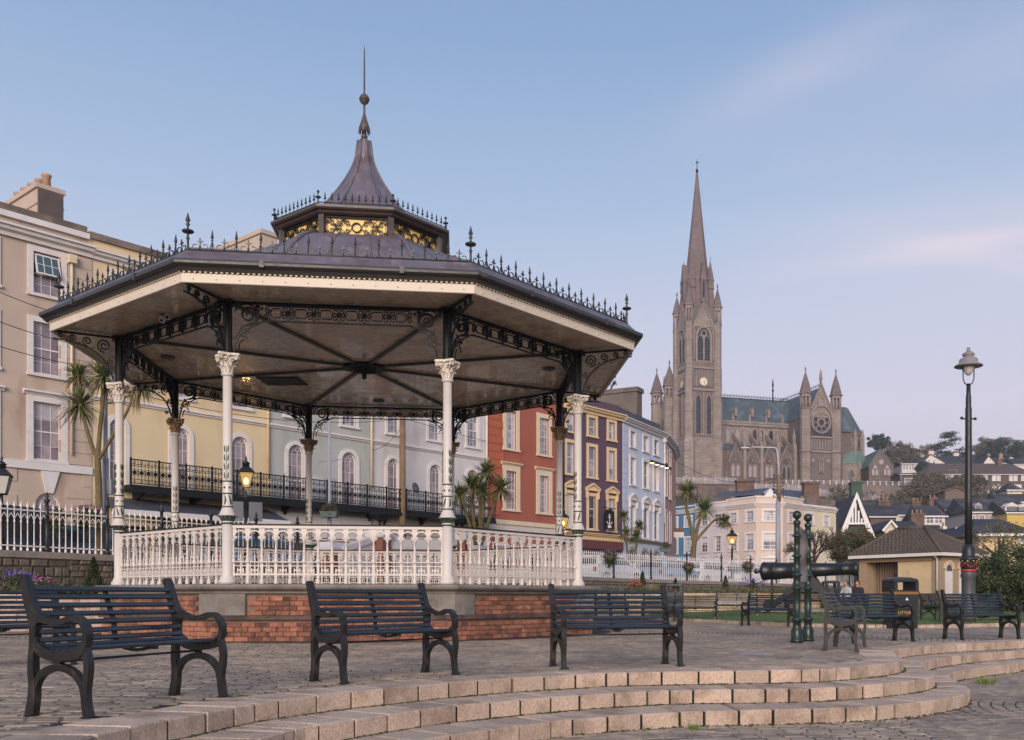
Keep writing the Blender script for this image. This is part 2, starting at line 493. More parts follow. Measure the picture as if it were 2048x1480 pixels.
def block_row(cv, zt, depth, h):
    ns = normals(cv, 8)
    L = 0.0; i = 0; step = (cv[1] - cv[0]).length
    while i < len(cv) - 8:
        # turning rate decides the stone's width
        j0 = min(len(cv) - 1, i + 8)
        turn = ns[i].angle(ns[j0]) / (8 * step) if ns[i].length and ns[j0].length else 0
        wdt = (0.17 if turn > 0.75 else 0.27 if turn > 0.4 else rs.uniform(0.33, 0.42))
        n = max(4, int(wdt / step))
        j = min(len(cv) - 1, i + n)
        mid = (i + j) // 2
        if -3.4 < cv[mid].x < 9.5 and cv[mid].y > 4.6:
            g = rs.uniform(0.011, 0.017)
            zj = zt + rs.uniform(-0.003, 0.003)
            fr = [cv[i] + (cv[j] - cv[i]).normalized() * g, cv[mid], cv[j] - (cv[j] - cv[i]).normalized() * g]
            nn = [ns[i], ns[mid], ns[j]]
            dd = depth
            bk = []
            for q, p in enumerate(fr):
                bk.append(p + nn[q] * dd)
            # keep the back edge from crossing itself on tight outside bends
            t = (fr[2] - fr[0])
            if (bk[2] - bk[0]).dot(t) < 0.1 * t.length:
                m_ = (bk[0] + bk[2]) / 2; bk = [m_ - t * 0.06, m_, m_ + t * 0.06]
            off = rs.uniform(-0.006, 0.006)
            fr = [p - nn[q] * off for q, p in enumerate(fr)]
            b = 0.010
            c = (fr[0] + fr[2]) / 2
            vs = []
            for p in fr: vs.append((p.x, p.y, zt - h))
            for p in bk[::-1]: vs.append((p.x, p.y, zt - h))
            for p in fr: vs.append((p.x, p.y, zj - b))
            for p in bk[::-1]: vs.append((p.x, p.y, zj - b))
            for q, p in enumerate(fr):
                e = p + nn[q] * b; e += (c - p).normalized() * (b if q != 1 else 0)
                vs.append((e.x, e.y, zj))
            for q, p in list(enumerate(bk))[::-1]:
                e = p - nn[q] * b
                vs.append((e.x, e.y, zj))
            fs = [(5, 4, 3, 2, 1, 0), (12, 13, 14, 15, 16, 17)]
            for q in range(6):
                r_ = (q + 1) % 6
                fs += [(q, r_, r_ + 6, q + 6), (q + 6, r_ + 6, r_ + 12, q + 12)]
            MB().add(vs, fs).build('stone_block', M_coping, steps_o)
        i = j
block_row(cv1, Z1, 0.46, 0.134)
block_row(cv2, Z2, 0.80, 0.134)
block_row(cv3, Z3, 0.75, 0.18)

# terrace sheet and lower plaza sheet (mortar bed that carries the pavers)
inset = [p + n * 0.30 for p, n in zip(cv1, normals(cv1, 8))][::6]
terr = [(p.x, p.y) for p in inset if p.y > 2.9 and p.x < 14.9]
terr_poly = terr + [(15, 20), (15, 30), (12.4, 31), (4.0, 36), (2.5, 60), (-22, 34), (-22, 3)]
def sheet(name, poly, z, m, **kw):
    return MB().add([(x, y, z) for x, y in poly], [tuple(range(len(poly)))]).build(name, m, **kw)
terr_o = sheet('pavement', terr_poly, -0.010, M_mortar, kind='structure')
low = [(p.x - n.x * -0.05, p.y - n.y * -0.05) for p, n in zip(cv3, normals(cv3, 8))][::6]
low = [q for q in low if q[1] > 2.7]
low_poly = low + [(15, 2), (-1.4, 2)]
low_o = sheet('lower_pavement', low_poly[::1], ZL - 0.010, M_mortar, kind='structure')

def inside(poly, x, y):
    c = False
    n = len(poly)
    j = n - 1
    for i in range(n):
        xi, yi = poly[i]; xj, yj = poly[j]
        if (yi > y) != (yj > y) and x < (xj - xi) * (y - yi) / (yj - yi) + xi:
            c = not c
        j = i
    return c
ins2 = [p + n * 0.50 for p, n in zip(cv1, normals(cv1, 8))][::6]
terr_in = [(p.x, p.y) for p in ins2 if p.y > 2.9 and p.x < 14.9] + terr_poly[len(terr):]
LAWN_EDGE = [(2.2, 36.0), (2.9, 33.0), (4.3, 29.0), (6.0, 25.4), (8.4, 24.2), (12.4, 26.4), (18, 28.4)]
def lawn_y(x):
    for (x0, y0), (x1, y1) in zip(LAWN_EDGE, LAWN_EDGE[1:]):
        if x0 <= x <= x1: return y0 + (y1 - y0) * (x - x0) / (x1 - x0)
    return 60 if x < 2.2 else 30
pav = []         # (x, y, z, angle)
rp = random.Random(3)
def in_view(x, y, z, m=70):
    if y < 4.4: return False
    px = CX + x / y * F; py = HY + (CH - z) / y * F
    return -m < px < 2048 + m and py < 1480 + m
r = 5.62
while r < 19.5:
    n = int(2 * PI * r / 0.206); a0 = rp.random() * 6
    for k in range(n):
        a = a0 + 2 * PI * k / n
        x, y = C0.x + r * math.cos(a), C0.y + r * math.sin(a)
        if y > 32 or not in_view(x, y, 0): continue
        if y > lawn_y(x) - 0.25 or y > 21.0 + 0.9 * max(0, (x + 14)) and x < -9: continue
        if not inside(terr_in, x, y): continue
        pav.append((x, y, rp.uniform(-0.0022, 0.0022), a + PI / 2))
    r += 0.106
lowp = []
for (cx, cy, r0, r1, test) in ((2.0, 4.2, 0.4, 7.5, lambda x, y: x < 3.1 + 0.12 * (y - 8)), (7.2, 9.6, 0.3, 7.5, lambda x, y: x >= 3.1 + 0.12 * (y - 8))):
    r = r0
    while r < r1:
        n = max(4, int(2 * PI * r / 0.206)); a0 = rp.random() * 6
        for k in range(n):
            a = a0 + 2 * PI * k / n
            x, y = cx + r * math.cos(a), cy + r * math.sin(a)
            if not in_view(x, y, ZL) or not test(x, y) or not inside(low_poly, x, y): continue
            lowp.append((x, y, ZL + rp.uniform(-0.0022, 0.0022), a + PI / 2))
        r += 0.126
def paver_mesh(wd):
    hx, hy, b = 0.0955, wd / 2 - 0.0055, 0.008
    m_ = MB()
    lo = [(-hx, -hy), (hx, -hy), (hx, hy), (-hx, hy)]; hi = [(-hx + b, -hy + b), (hx - b, -hy + b), (hx - b, hy - b), (-hx + b, hy - b)]
    vs = [p + (-0.03,) for p in lo] + [p + (-b * 0.7,) for p in lo] + [p + (0.0,) for p in hi]
    fs = [(8, 9, 10, 11)]
    for i in range(4):
        j = (i + 1) % 4
        fs += [(i, j, j + 4, i + 4), (i + 4, j + 4, j + 8, i + 8)]
    return vs, fs
def lay(lst, wd, parent, nparts):
    lst.sort(key=lambda q: q[1])
    vs0, fs0 = paver_mesh(wd)
    me = MB().add(vs0, fs0).mesh('paver', M_paver)
    for x, y, z, a in lst[:nparts]:
        put('paver', me, parent, (x, y, z), a)
    V = np.array(vs0); Fc = fs0
    allv = []; allf = []; k = 0
    for x, y, z, a in lst[nparts:]:
        c, s_ = math.cos(a), math.sin(a)
        X = V[:, 0] * c - V[:, 1] * s_ + x; Yv = V[:, 0] * s_ + V[:, 1] * c + y; Zv = V[:, 2] + z
        allv.append(np.stack([X, Yv, Zv], 1)); allf += [tuple(i + k for i in f) for f in Fc]; k += len(V)
    if allv:
        m2 = bpy.data.meshes.new('pavers'); m2.from_pydata(np.concatenate(allv).tolist(), [], allf); m2.materials.append(M_paver2)
        put('pavers', m2, parent, kind='stuff')
M_paver2 = mat('paver_field', srgb(166, 146, 125), 0.8, 0.30, 5.0, bump=0.35, bscale=70, col2=srgb(112, 100, 95), patch=(0.42, 0.72, 0.7))
# per-paver tone: cells of about a paver's size
t_ = M_paver2.node_tree
vor = t_.nodes.new('ShaderNodeTexVoronoi'); vor.inputs['Scale'].default_value = 7.5
tcx = [n for n in t_.nodes if n.type == 'TEX_COORD'][0]
t_.links.new(tcx.outputs['Object'], vor.inputs['Vector'])
hs = [n for n in t_.nodes if n.type == 'HUE_SAT'][0]
old = hs.inputs['Value'].links[0].from_socket
bw = t_.nodes.new('ShaderNodeSeparateXYZ'); t_.links.new(vor.outputs['Color'], bw.inputs[0])
mrv = t_.nodes.new('ShaderNodeMapRange'); mrv.inputs['To Min'].default_value = 0.74; mrv.inputs['To Max'].default_value = 1.22
t_.links.new(bw.outputs[0], mrv.inputs['Value'])
mmv = t_.nodes.new('ShaderNodeMath'); mmv.operation = 'MULTIPLY'
t_.links.new(old, mmv.inputs[0]); t_.links.new(mrv.outputs[0], mmv.inputs[1]); t_.links.new(mmv.outputs[0], hs.inputs['Value'])
lay(pav, 0.103, terr_o, 300)
lay(lowp, 0.122, low_o, 300)

# moss and grit in the joints at the foot of the steps, small weeds
M_moss = mat('moss', srgb(66, 72, 40), 0.95, 0.4, 20)
M_dirt = mat('dirt', srgb(60, 52, 46), 0.95, 0.4, 20)
rw = random.Random(21)
ms = MB()
for cv, zt in ((cv1, Z2), (cv2, Z3), (cv3, ZL)):
    ns = normals(cv)
    for i in range(0, len(cv)):
        if rw.random() < 0.8 and cv[i].y > 4.6 and cv[i].x < 9:
            p = cv[i] - ns[i] * rw.uniform(0.0, 0.02)
            w_ = rw.uniform(0.006, 0.03)
            ms.lathe([(w_, 0), (w_ * 0.6, w_ * 0.45), (1e-5, w_ * 0.6)], 5, (p.x, p.y, zt - 0.002), a0=rw.random() * 6, caps=False)
ms.build('joint_moss', M_moss, steps_o, kind='stuff')
def weed(p, label, n=60, h=0.09, spread=0.09, seed=1):
    r_ = random.Random(seed); m_ = MB()
    for k in range(n):
        a = r_.random() * 2 * PI; s_ = spread * r_.random(); hh = h * r_.uniform(0.4, 1)
        x, y = s_ * math.cos(a), s_ * math.sin(a); w_ = 0.006
        tx, ty = x * 1.8 + r_.uniform(-.03, .03), y * 1.8 + r_.uniform(-.03, .03)
        m_.add([(x - w_, y, 0), (x + w_, y, 0), ((x + tx) / 2 + w_, (y + ty) / 2, hh * 0.7), (tx, ty, hh)], [(0, 1, 2, 3)])
    return m_.build('weed', M_weed, None, loc=p, label=label, cat='weed')
M_weed = mat('weed_leaf', srgb(104, 122, 58), 0.8, 0.3, 20)
weed(G(1973, 1368, ZL), 'small green weed growing from the lower paving beside the steps', 90, 0.10, 0.10, 4)
weed(G(1388, 1458, ZL), 'tiny weed at the foot of the lowest stone step', 40, 0.05, 0.06, 5)

lq = MB()
for k in range(260):
    y = 5 + 17 * rw.random() ** 1.5; x = rw.uniform(-.62, .46) * y
    if not inside(terr_in, x, y) or (Vector((x, y, 0)) - C0).length < 5.6: continue
    a = rw.random() * 6; l_ = rw.uniform(.012, .03)
    c_, s_ = math.cos(a) * l_, math.sin(a) * l_
    lq.add([(x - c_, y - s_, .004), (x + s_ * .4, y - c_ * .4, .006 + rw.random() * .008), (x + c_, y + s_, .004), (x - s_ * .4, y + c_ * .4, .005)], [(0, 1, 2, 3)])
lq.build('fallen_leaves', mat('dead_leaf', srgb(120, 88, 54), 0.8, 0.4, 30), kind='stuff', label='scattered fallen leaves on the terrace paving')
# lawn
lv = []; lf = []
nx, ny = 40, 24
for i in range(nx + 1):
    x = 2.2 + 15.8 * i / nx
    y0 = lawn_y(min(x, 17.99)); y1 = 50.0
    for j in range(ny + 1):
        t = j / ny
        y = y0 + (y1 - y0) * t
        lv.append((x + t * (4.5 if x > 2.6 else 1.0), y, 0.05 + 0.50 * t + 0.01 * math.sin(x * 3 + y)))
for i in range(nx):
    for j in range(ny):
        a = i * (ny + 1) + j
        lf.append((a, a + ny + 1, a + ny + 2, a + 1))
lawn = MB().add(lv, lf, True).build('lawn', M_grass, kind='structure')
rg = random.Random(5)
gb = MB()
for k in range(14000):
    x = 2.4 + 15.4 * rg.random(); y0 = lawn_y(x)
    t = rg.random() ** 1.6 * 0.8
    y = y0 + (50 - y0) * t; xx = x + t * 4.5
    z = 0.05 + 0.5 * t
    a = rg.random() * PI; w_ = 0.012; h = rg.uniform(0.03, 0.075)
    gb.add([(xx - w_ * math.cos(a), y - w_ * math.sin(a), z - 0.01), (xx + w_ * math.cos(a), y + w_ * math.sin(a), z - 0.01), (xx + rg.uniform(-.03, .03), y + rg.uniform(-.03, .03), z + h)], [(0, 1, 2)])
M_blade = mat('grass_blade', srgb(84, 104, 50), 0.8, 0.3, 0.8)
gb.build('grass', M_blade, kind='stuff', label='short green lawn grass beyond the paved terrace')
# kerb stones along the lawn
kerb = MB()
ks = catmull([Vector((x, y, 0)) for x, y in LAWN_EDGE], 14)
kerb_o = None
for a, b in zip(ks, ks[1:]):
    if kerb_o is None:
        kerb_o = MB().box(2.0, 2.05, 36, 36.05, -0.05, 0.02).build('kerb', M_mortar, kind='structure')
    t = (b - a); l = t.length; t.normalize(); n = Vector((-t.y, t.x, 0))
    q0, q1 = a + t * 0.006, b - t * 0.006
    zt = 0.085 + rs.uniform(-.004, .004)
    vs = [q0 - n * .06, q1 - n * .06, q1 + n * .06, q0 + n * .06]
    MB().hexa([(p.x, p.y, -0.03) for p in vs] + [(p.x, p.y, zt) for p in vs]).build('kerb_stone', M_coping, kerb_o)
# manhole cover on the terrace
mh = G(1508, 1306)
MB().lathe([(0.24, -0.02), (0.24, 0.006), (0.20, 0.008), (1e-4, 0.008)], 24, (0, 0, 0), caps=False).build('manhole_cover', mat('cover_iron', srgb(150, 140, 138), 0.6, 0.2, 30), None, loc=mh, label='round pale access cover set flush in the terrace paving', cat='manhole cover')
# ================================================================== BANDSTAND
M_white = mat('white_paint', srgb(212, 201, 192), 0.5, 0.07, 6, col2=srgb(196, 176, 158), patch=(0.60, 0.72, 5))
M_col = mat('column_paint', srgb(210, 201, 193), 0.45, 0.05, 3, col2=srgb(206, 188, 172), patch=(0.60, 0.75, 3))
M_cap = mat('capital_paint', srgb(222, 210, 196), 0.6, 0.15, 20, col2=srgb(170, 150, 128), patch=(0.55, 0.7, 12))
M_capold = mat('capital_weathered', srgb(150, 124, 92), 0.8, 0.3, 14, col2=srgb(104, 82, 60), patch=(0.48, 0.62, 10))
M_iron = mat('black_green_iron', srgb(20, 23, 25), 0.55, 0.2, 10, spec=0.3, col2=srgb(38, 35, 32), patch=(0.58, 0.7, 8))
M_green = mat('green_paint', srgb(52, 72, 58), 0.5, 0.2, 10)
M_cream = mat('cream_paint', srgb(220, 206, 188), 0.55, 0.06, 4, col2=srgb(198, 176, 150), patch=(0.6, 0.75, 2))
M_ceil = mat('ceiling_paint', srgb(240, 214, 184), 0.28, 0.10, 3, col2=srgb(198, 174, 150), patch=(0.5, 0.7, 1.3), coat=0.3)
M_lead = mat('lead_roof', srgb(108, 100, 110), 0.42, 0.14, 2.2, spec=0.5, col2=srgb(92, 78, 78), patch=(0.45, 0.65, 1.4), stain=(srgb(140, 126, 132), 0.55, 0.75, 5, 1.5))
M_gutter = mat('gutter_paint', srgb(54, 52, 52), 0.4, 0.2, 6, col2=srgb(116, 86, 58), patch=(0.62, 0.72, 1.2))
M_gold = mat('gold_panel', srgb(246, 204, 118), 0.45, 0.12, 6)
M_stone = mat('grey_limestone', srgb(134, 126, 118), 0.85, 0.2, 5, bump=0.4, bscale=40, col2=srgb(92, 86, 76), patch=(0.48, 0.66, 2.5))
M_brick = mat('red_brick', srgb(160, 106, 84), 0.9, 0.25, 14, bump=0.6, bscale=60, rnd=0.30, col2=srgb(98, 66, 56), patch=(0.46, 0.62, 2.2))
M_brickmor = mat('brick_mortar', srgb(128, 106, 92), 0.95, 0.25, 6)

bs = thing('bandstand', 'octagonal Victorian bandstand with white columns, black ironwork and lead roof', 'bandstand', tuple(C0))
def BP(name, mb, m, parent=None, **kw):
    return mb.build(name, m, parent or bs, w=True, **kw)
def side(i, r):
    a, b = oct_pt(i, r), oct_pt(i + 1, r)
    return a, b, (a + b) / 2, (b - a).length, math.atan2(b.y - a.y, b.x - a.x)
cz = tuple(C0)
# ---- plinth
pl = BP('plinth', MB().lathe([(5.285, -0.02), (5.285, 0.90)], 8, cz, A0, False), M_brickmor)
BP('string_course', MB().lathe([(5.30, 0.372), (5.375, 0.376), (5.385, 0.43), (5.34, 0.452), (5.28, 0.452)], 8, cz, A0, False, False), mat('dark_course_brick', srgb(104, 82, 72), 0.9, 0.25, 8, bump=0.4, bscale=40, col2=srgb(74, 62, 56), patch=(0.45, 0.6, 3)))
cop = MB().lathe([(5.30, 0.832), (5.37, 0.835), (5.385, 0.87), (5.43, 0.885), (5.49, 0.915), (5.51, 0.95), (5.49, 0.985), (5.44, 1.0), (5.1, 1.0)], 8, cz, A0, False, False)
copo = BP('coping', cop, M_stone)
BP('floor', MB().lathe([(5.12, 0.96), (5.12, 0.998)], 8, cz, A0, False), mat('concrete_floor', srgb(140, 130, 122), 0.85, 0.15, 2))
for i in range(8):
    c = oct_pt(i, 5.352)
    a_, b_ = oct_pt(i - 1, 5.352), oct_pt(i + 1, 5.352)
    p0 = c + (a_ - c).normalized() * 0.50; p1 = c + (b_ - c).normalized() * 0.50
    inn = (C0 - c).normalized() * 0.3
    poly = [p0, c, p1, p1 + inn, p0 + inn]
    m_ = MB(); n = 5
    vs = [(p.x, p.y, 0.455) for p in poly] + [(p.x, p.y, 0.83) for p in poly]
    m_.add(vs, [tuple(range(4, -1, -1)), tuple(range(5, 10))] + [(k, (k + 1) % 5, 5 + (k + 1) % 5, 5 + k) for k in range(5)])
    BP('corner_stone', m_, M_stone)
br_me = MB().bbox(-0.111, 0.111, -0.012, 0.09, 0, 0.073, 0.004).mesh('brick', M_brick)
rb = random.Random(11)
brest = MB()
def bricks(i, parts):
    a, b, m_, L, ang = side(i, 5.31)
    dx, dy = math.cos(ang), math.sin(ang)
    # outward is to the right of the direction of travel
    ox, oy = dy, -dx
    rows = [0.004 + 0.0838 * k for k in range(4)] + [0.458 + 0.0838 * k for k in range(4)]
    for ri, z in enumerate(rows):
        hgt = 1.0
        u = -L / 2 + (0.06 if ri % 2 else 0.175)
        while u < L / 2 - 0.05:
            if ri >= 4 and abs(u) > L / 2 - 0.5 - 0.115:
                u += 0.235; continue
            pr = rb.uniform(0.0, 0.006) - (0.010 if rb.random() < 0.06 else 0)
            x, y = m_.x + dx * u + ox * pr, m_.y + dy * u + oy * pr
            if parts:
                put('brick', br_me, pl, (x - C0.x, y - C0.y, z), (rb.uniform(-.01, .01), 0, ang + rb.uniform(-.012, .012)))
            else:
                n0 = len(brest.v)
                brest.bbox(-0.111, 0.111, -0.012, 0.09, 0, 0.073, 0.004)
                brest.xf(Matrix.Translation((x, y, z)) @ Matrix.Rotation(ang, 4, 'Z'), n0)
            u += 0.235
for i in (0, 1): bricks(i, True)
for i in (7, 2, 6): bricks(i, False)
BP('bricks', brest, M_brick, pl, kind='stuff')

# ---- columns
def leaf2d(n=6):
    return [(0, 0), (0.5, 0.18), (0.62, 0.45), (0.35, 0.8), (0, 1), (-0.35, 0.8), (-0.62, 0.45), (-0.5, 0.18)]
col_mb = MB()
col_mb.lathe([(0.150, 1.0), (0.150, 1.06), (0.138, 1.075), (0.120, 1.10), (0.108, 1.14), (0.094, 1.17), (0.092, 2.06)], 20, smooth=True)
col_mb.lathe([(0.092, 2.06), (0.10, 2.07), (0.10, 2.10), (0.09, 2.11)], 20)
col_mb.lathe([(0.150, 2.195), (0.152, 2.215), (0.140, 2.225), (0.112, 2.29), (0.094, 2.335), (0.086, 2.35), (0.084, 2.82), (0.078, 4.655)], 20)
col_mb.lathe([(0.078, 4.64), (0.104, 4.655), (0.108, 4.68), (0.098, 4.70), (0.088, 4.705)], 20)
# capital: bell, two tiers of curled leaves, corner volutes, abacus
cap = MB()
cap.lathe([(0.082, 4.70), (0.088, 4.80), (0.105, 4.90), (0.135, 4.985)], 16)
def acanthus(m_, ang, z0, r0, h, w_, curl):
    pts = [(r0, z0), (r0 + 0.012, z0 + h * 0.45), (r0 + 0.03, z0 + h * 0.8), (r0 + 0.03 + curl, z0 + h), (r0 + 0.04 + curl * 1.4, z0 + h * 0.86)]
    ws = [0.8, 1.0, 0.95, 0.7, 0.2]
    ca, sa = math.cos(ang), math.sin(ang); vs = []
    for (r_, z), k in zip(pts, ws):
        for s_, dr in ((-1, -0.006), (-0.5, 0.006), (0, 0.012), (0.5, 0.006), (1, -0.006)):
            x, y = r_ + dr, s_ * w_ * k
            vs.append((x * ca - y * sa, x * sa + y * ca, z))
    fs = []
    for a in range(4):
        for b in range(4):
            fs.append((a * 5 + b, a * 5 + b + 1, a * 5 + b + 6, a * 5 + b + 5))
    m_.add(vs, fs)
for k in range(8):
    acanthus(cap, k * PI / 4, 4.705, 0.088, 0.115, 0.036, 0.028)
    acanthus(cap, k * PI / 4 + PI / 8, 4.78, 0.098, 0.125, 0.036, 0.032)
for k in range(4):
    a = k * PI / 2 + PI / 4
    ca, sa = math.cos(a), math.sin(a)
    sp = spiral(0.185, 4.965, 0.052, 1.6, PI / 2, 16)
    for t in (-0.022, 0.022):
        cap.tube([(r_ * ca - t * sa, r_ * sa + t * ca, z) for r_, z in sp], 0.014, 5)
    cap.tube([((0.09 + 0.1 * q) * ca, (0.09 + 0.1 * q) * sa, 4.86 + 0.16 * math.sin(q * 1.5)) for q in (0, .3, .6, 1)], 0.02, 5)
    a2 = k * PI / 2
    cap.sphere((0.145 * math.cos(a2), 0.145 * math.sin(a2), 5.0), 0.035, 8, 5)
    for sg in (-1, 1):
        sp2 = spiral(0.0, 0.0, 0.030, 1.4, 0, 10)
        cap.tube([((0.135 + 0.005) * math.cos(a2) - (sg * 0.05 + u) * math.sin(a2), 0.14 * math.sin(a2) + (sg * 0.05 + u) * math.cos(a2), 4.94 + v) for u, v in sp2], 0.009, 4)
ab = []
for k in range(4):
    a = k * PI / 2 + PI / 4
    ab += [(0.245 * math.cos(a - 0.08), 0.245 * math.sin(a - 0.08)), (0.245 * math.cos(a + 0.08), 0.245 * math.sin(a + 0.08)),
           (0.165 * math.cos(a + PI / 8 + .1), 0.165 * math.sin(a + PI / 8 + .1)), (0.15 * math.cos(a + PI / 4), 0.15 * math.sin(a + PI / 4)), (0.165 * math.cos(a + 3 * PI / 8 - .1), 0.165 * math.sin(a + 3 * PI / 8 - .1))]
cap.prism(ab, lambda u, v, t: (u, v, t), 4.995, 5.035)
# coloured ornament: green collar leaves, bands, painted leaves, raised vine
orn = MB()
for k in range(12):
    acanthus(orn, k * PI / 6, 2.10, 0.098, 0.09, 0.026, 0.034)
for z in (2.585, 2.80):
    orn.lathe([(0.087, z - 0.012), (0.096, z - 0.008), (0.096, z + 0.008), (0.086, z + 0.012)], 18, caps=False)
orn.lathe([(0.101, 2.05), (0.106, 2.055), (0.106, 2.075), (0.101, 2.08)], 18, caps=False)
orn.lathe([(0.086, 2.34), (0.098, 2.345), (0.098, 2.362), (0.088, 2.366)], 18, caps=False)
for k in range(6):
    a = k * PI / 3
    orn.sphere((0.084 * math.cos(a), 0.084 * math.sin(a), 2.69), 0.020, 7, 4)
    base = [(u * 0.028 + 0.02 * math.sin(v * 3.0 + k), 2.38 + v * 0.19) for u, v in leaf2d()]
    f_ = lambda u, z, r_: (r_ * math.cos(a + u / 0.086), r_ * math.sin(a + u / 0.086), z)
    orn.prism(base, f_, 0.083, 0.091)
for a in (-2.05, 0.35, 2.2):
    for q in range(4):
        z0 = 2.84 + 0.155 * q
        for sg in (-1, 1):
            base = [(sg * (0.012 + (u + 0.62) * 0.016 + 0.012 * v), z0 + v * 0.125) for u, v in (leaf2d() if sg > 0 else leaf2d()[::-1])]
            f_ = lambda u, z, r_: (r_ * math.cos(a + u / 0.083), r_ * math.sin(a + u / 0.083), z)
            orn.prism(base, f_, 0.08, 0.093)
    orn.tube([(0.086 * math.cos(a), 0.086 * math.sin(a), z) for z in (2.82, 3.1, 3.42)], 0.006, 4)
post = MB()
post.lathe([(0.092, 5.035), (0.086, 5.06), (0.076, 5.10), (0.070, 5.30), (0.070, 5.90)], 16)
for k in range(4):
    a = k * PI / 2
    n0 = len(post.v)
    post.box(0.060, 0.080, -0.022, 0.022, 5.05, 5.92); post.xf(Matrix.Rotation(a, 4, 'Z'), n0)
post.box(-0.13, 0.13, -0.13, 0.13, 5.90, 5.965)
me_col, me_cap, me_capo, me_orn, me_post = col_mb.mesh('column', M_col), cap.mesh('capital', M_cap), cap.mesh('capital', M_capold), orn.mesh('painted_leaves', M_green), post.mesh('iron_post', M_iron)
for i in range(8):
    p = oct_pt(i, 5.0) - C0
    co = put('column', me_col, bs, p, A0 + i * PI / 4)
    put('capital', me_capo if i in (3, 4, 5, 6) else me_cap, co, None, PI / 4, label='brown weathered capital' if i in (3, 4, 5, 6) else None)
    put('painted_leaves', me_orn, co)
    put('iron_post', me_post, co)

# ---- frieze between the posts with scroll brackets
FP = lambda u, v, t: (u, t, v)
fz = MB()
fz.box(-1.85, 1.85, -0.03, 0.03, 5.925, 5.968)
fz.box(-1.30, 1.30, -0.018, 0.018, 5.632, 5.656)
fz.box(-1.25, 1.25, -0.014, 0.014, 5.90, 5.912)
zc = 5.79
for k in range(-3, 3):
    u0, u1 = k * 0.44 + 0.10 + 0.0, (k + 1) * 0.44 - 0.10
    if k == -3: u0, u1 = -1.18, -0.98
    if k == 2: u0, u1 = 0.98, 1.18
    ch = 0.045
    fz.ribbon([(u0, zc - 0.02), (u0 + ch, zc - 0.078), (u1 - ch, zc - 0.078), (u1, zc - 0.02), (u1, zc + 0.02), (u1 - ch, zc + 0.078), (u0 + ch, zc + 0.078), (u0, zc + 0.02)], 0.018, FP, -0.012, 0.012, True)
brks = []
for sg in (-1, 1):
    brk = MB(); brks.append(brk)
    f_ = lambda u, v, t, sg=sg: (sg * u, t * sg, v)
    for vz in (zc + 0.055, zc - 0.055):
        brk.ribbon(spiral(1.235, vz, 0.058, 1.5, PI if vz > zc else PI, 14, 0.2, 1 if vz > zc else -1), 0.016, f_, -0.012, 0.012)
    brk.ribbon(spiral(1.555, 5.74, 0.165, 1.9, -PI / 2, 26, 0.16, -1), [0.045 - 0.001 * k for k in range(27)], f_, -0.026, 0.026)
    brk.ribbon(catmull([Vector((1.79, 5.30, 0)), Vector((1.70, 5.48, 0)), Vector((1.56, 5.58, 0)), Vector((1.44, 5.60, 0)), Vector((1.34, 5.62, 0)), Vector((1.22, 5.644, 0))], 5), 0.022, f_, -0.016, 0.016)
    brk.ribbon([(p.x, p.y) for p in catmull([Vector((1.80, 5.06, 0)), Vector((1.78, 5.22, 0)), Vector((1.70, 5.38, 0)), Vector((1.58, 5.47, 0)), Vector((1.50, 5.53, 0)), Vector((1.40, 5.585, 0)), Vector((1.30, 5.64, 0))], 5)], 0.020, f_, -0.018, 0.018)
    brk.ribbon(spiral(1.645, 5.42, 0.095, 1.4, PI, 18, 0.3, -1), 0.018, f_, -0.014, 0.014)
    brk.ribbon(spiral(1.42, 5.60, 0.045, 1.5, 0, 12, 0.25, 1), 0.014, f_, -0.012, 0.012)
    brk.ribbon([(p.x, p.y) for p in catmull([Vector((1.80, 5.80, 0)), Vector((1.66, 5.92, 0)), Vector((1.48, 5.90, 0)), Vector((1.38, 5.76, 0)), Vector((1.42, 5.62, 0))], 5)], 0.020, f_, -0.016, 0.016)
    for (u, v, r_, an) in ((1.45, 5.88, 0.10, 0.2), (1.36, 5.84, 0.08, 0.6), (1.60, 5.36, 0.055, -1.2), (1.56, 5.30, 0.05, -2.0), (1.40, 5.80, 0.07, 1.2), (1.69, 5.56, 0.06, -0.6)):
        ca, sa = math.cos(an), math.sin(an)
        base = [(u - (q * r_) * ca + p_ * r_ * 0.45 * sa, v + (q * r_) * sa + p_ * r_ * 0.45 * ca) for p_, q in leaf2d()]
        brk.prism(base, f_, -0.012, 0.012)
    brk.tube([(sg * 1.73, 0, 5.12), (sg * 1.70, 0, 5.26), (sg * 1.64, 0, 5.30)], 0.012, 5)
ros = MB()
for k in range(8):
    a = k * PI / 4
    pt = [(0.062 * math.cos(t), 0.026 * math.sin(t)) for t in [2 * PI * q / 10 for q in range(10)]]
    pts = [((x + 0.066) * math.cos(a) - y * math.sin(a), (x + 0.066) * math.sin(a) + y * math.cos(a)) for x, y in pt]
    ros.ribbon(pts, 0.014, FP, -0.014, 0.014, True)
ros.sphere((0, 0, 0), 0.022, 8, 5)
me_fz, me_ros = fz.mesh('frieze', M_iron), ros.mesh('rosette', M_iron)
me_bks = [b_.mesh('scroll_bracket', M_iron) for b_ in brks]
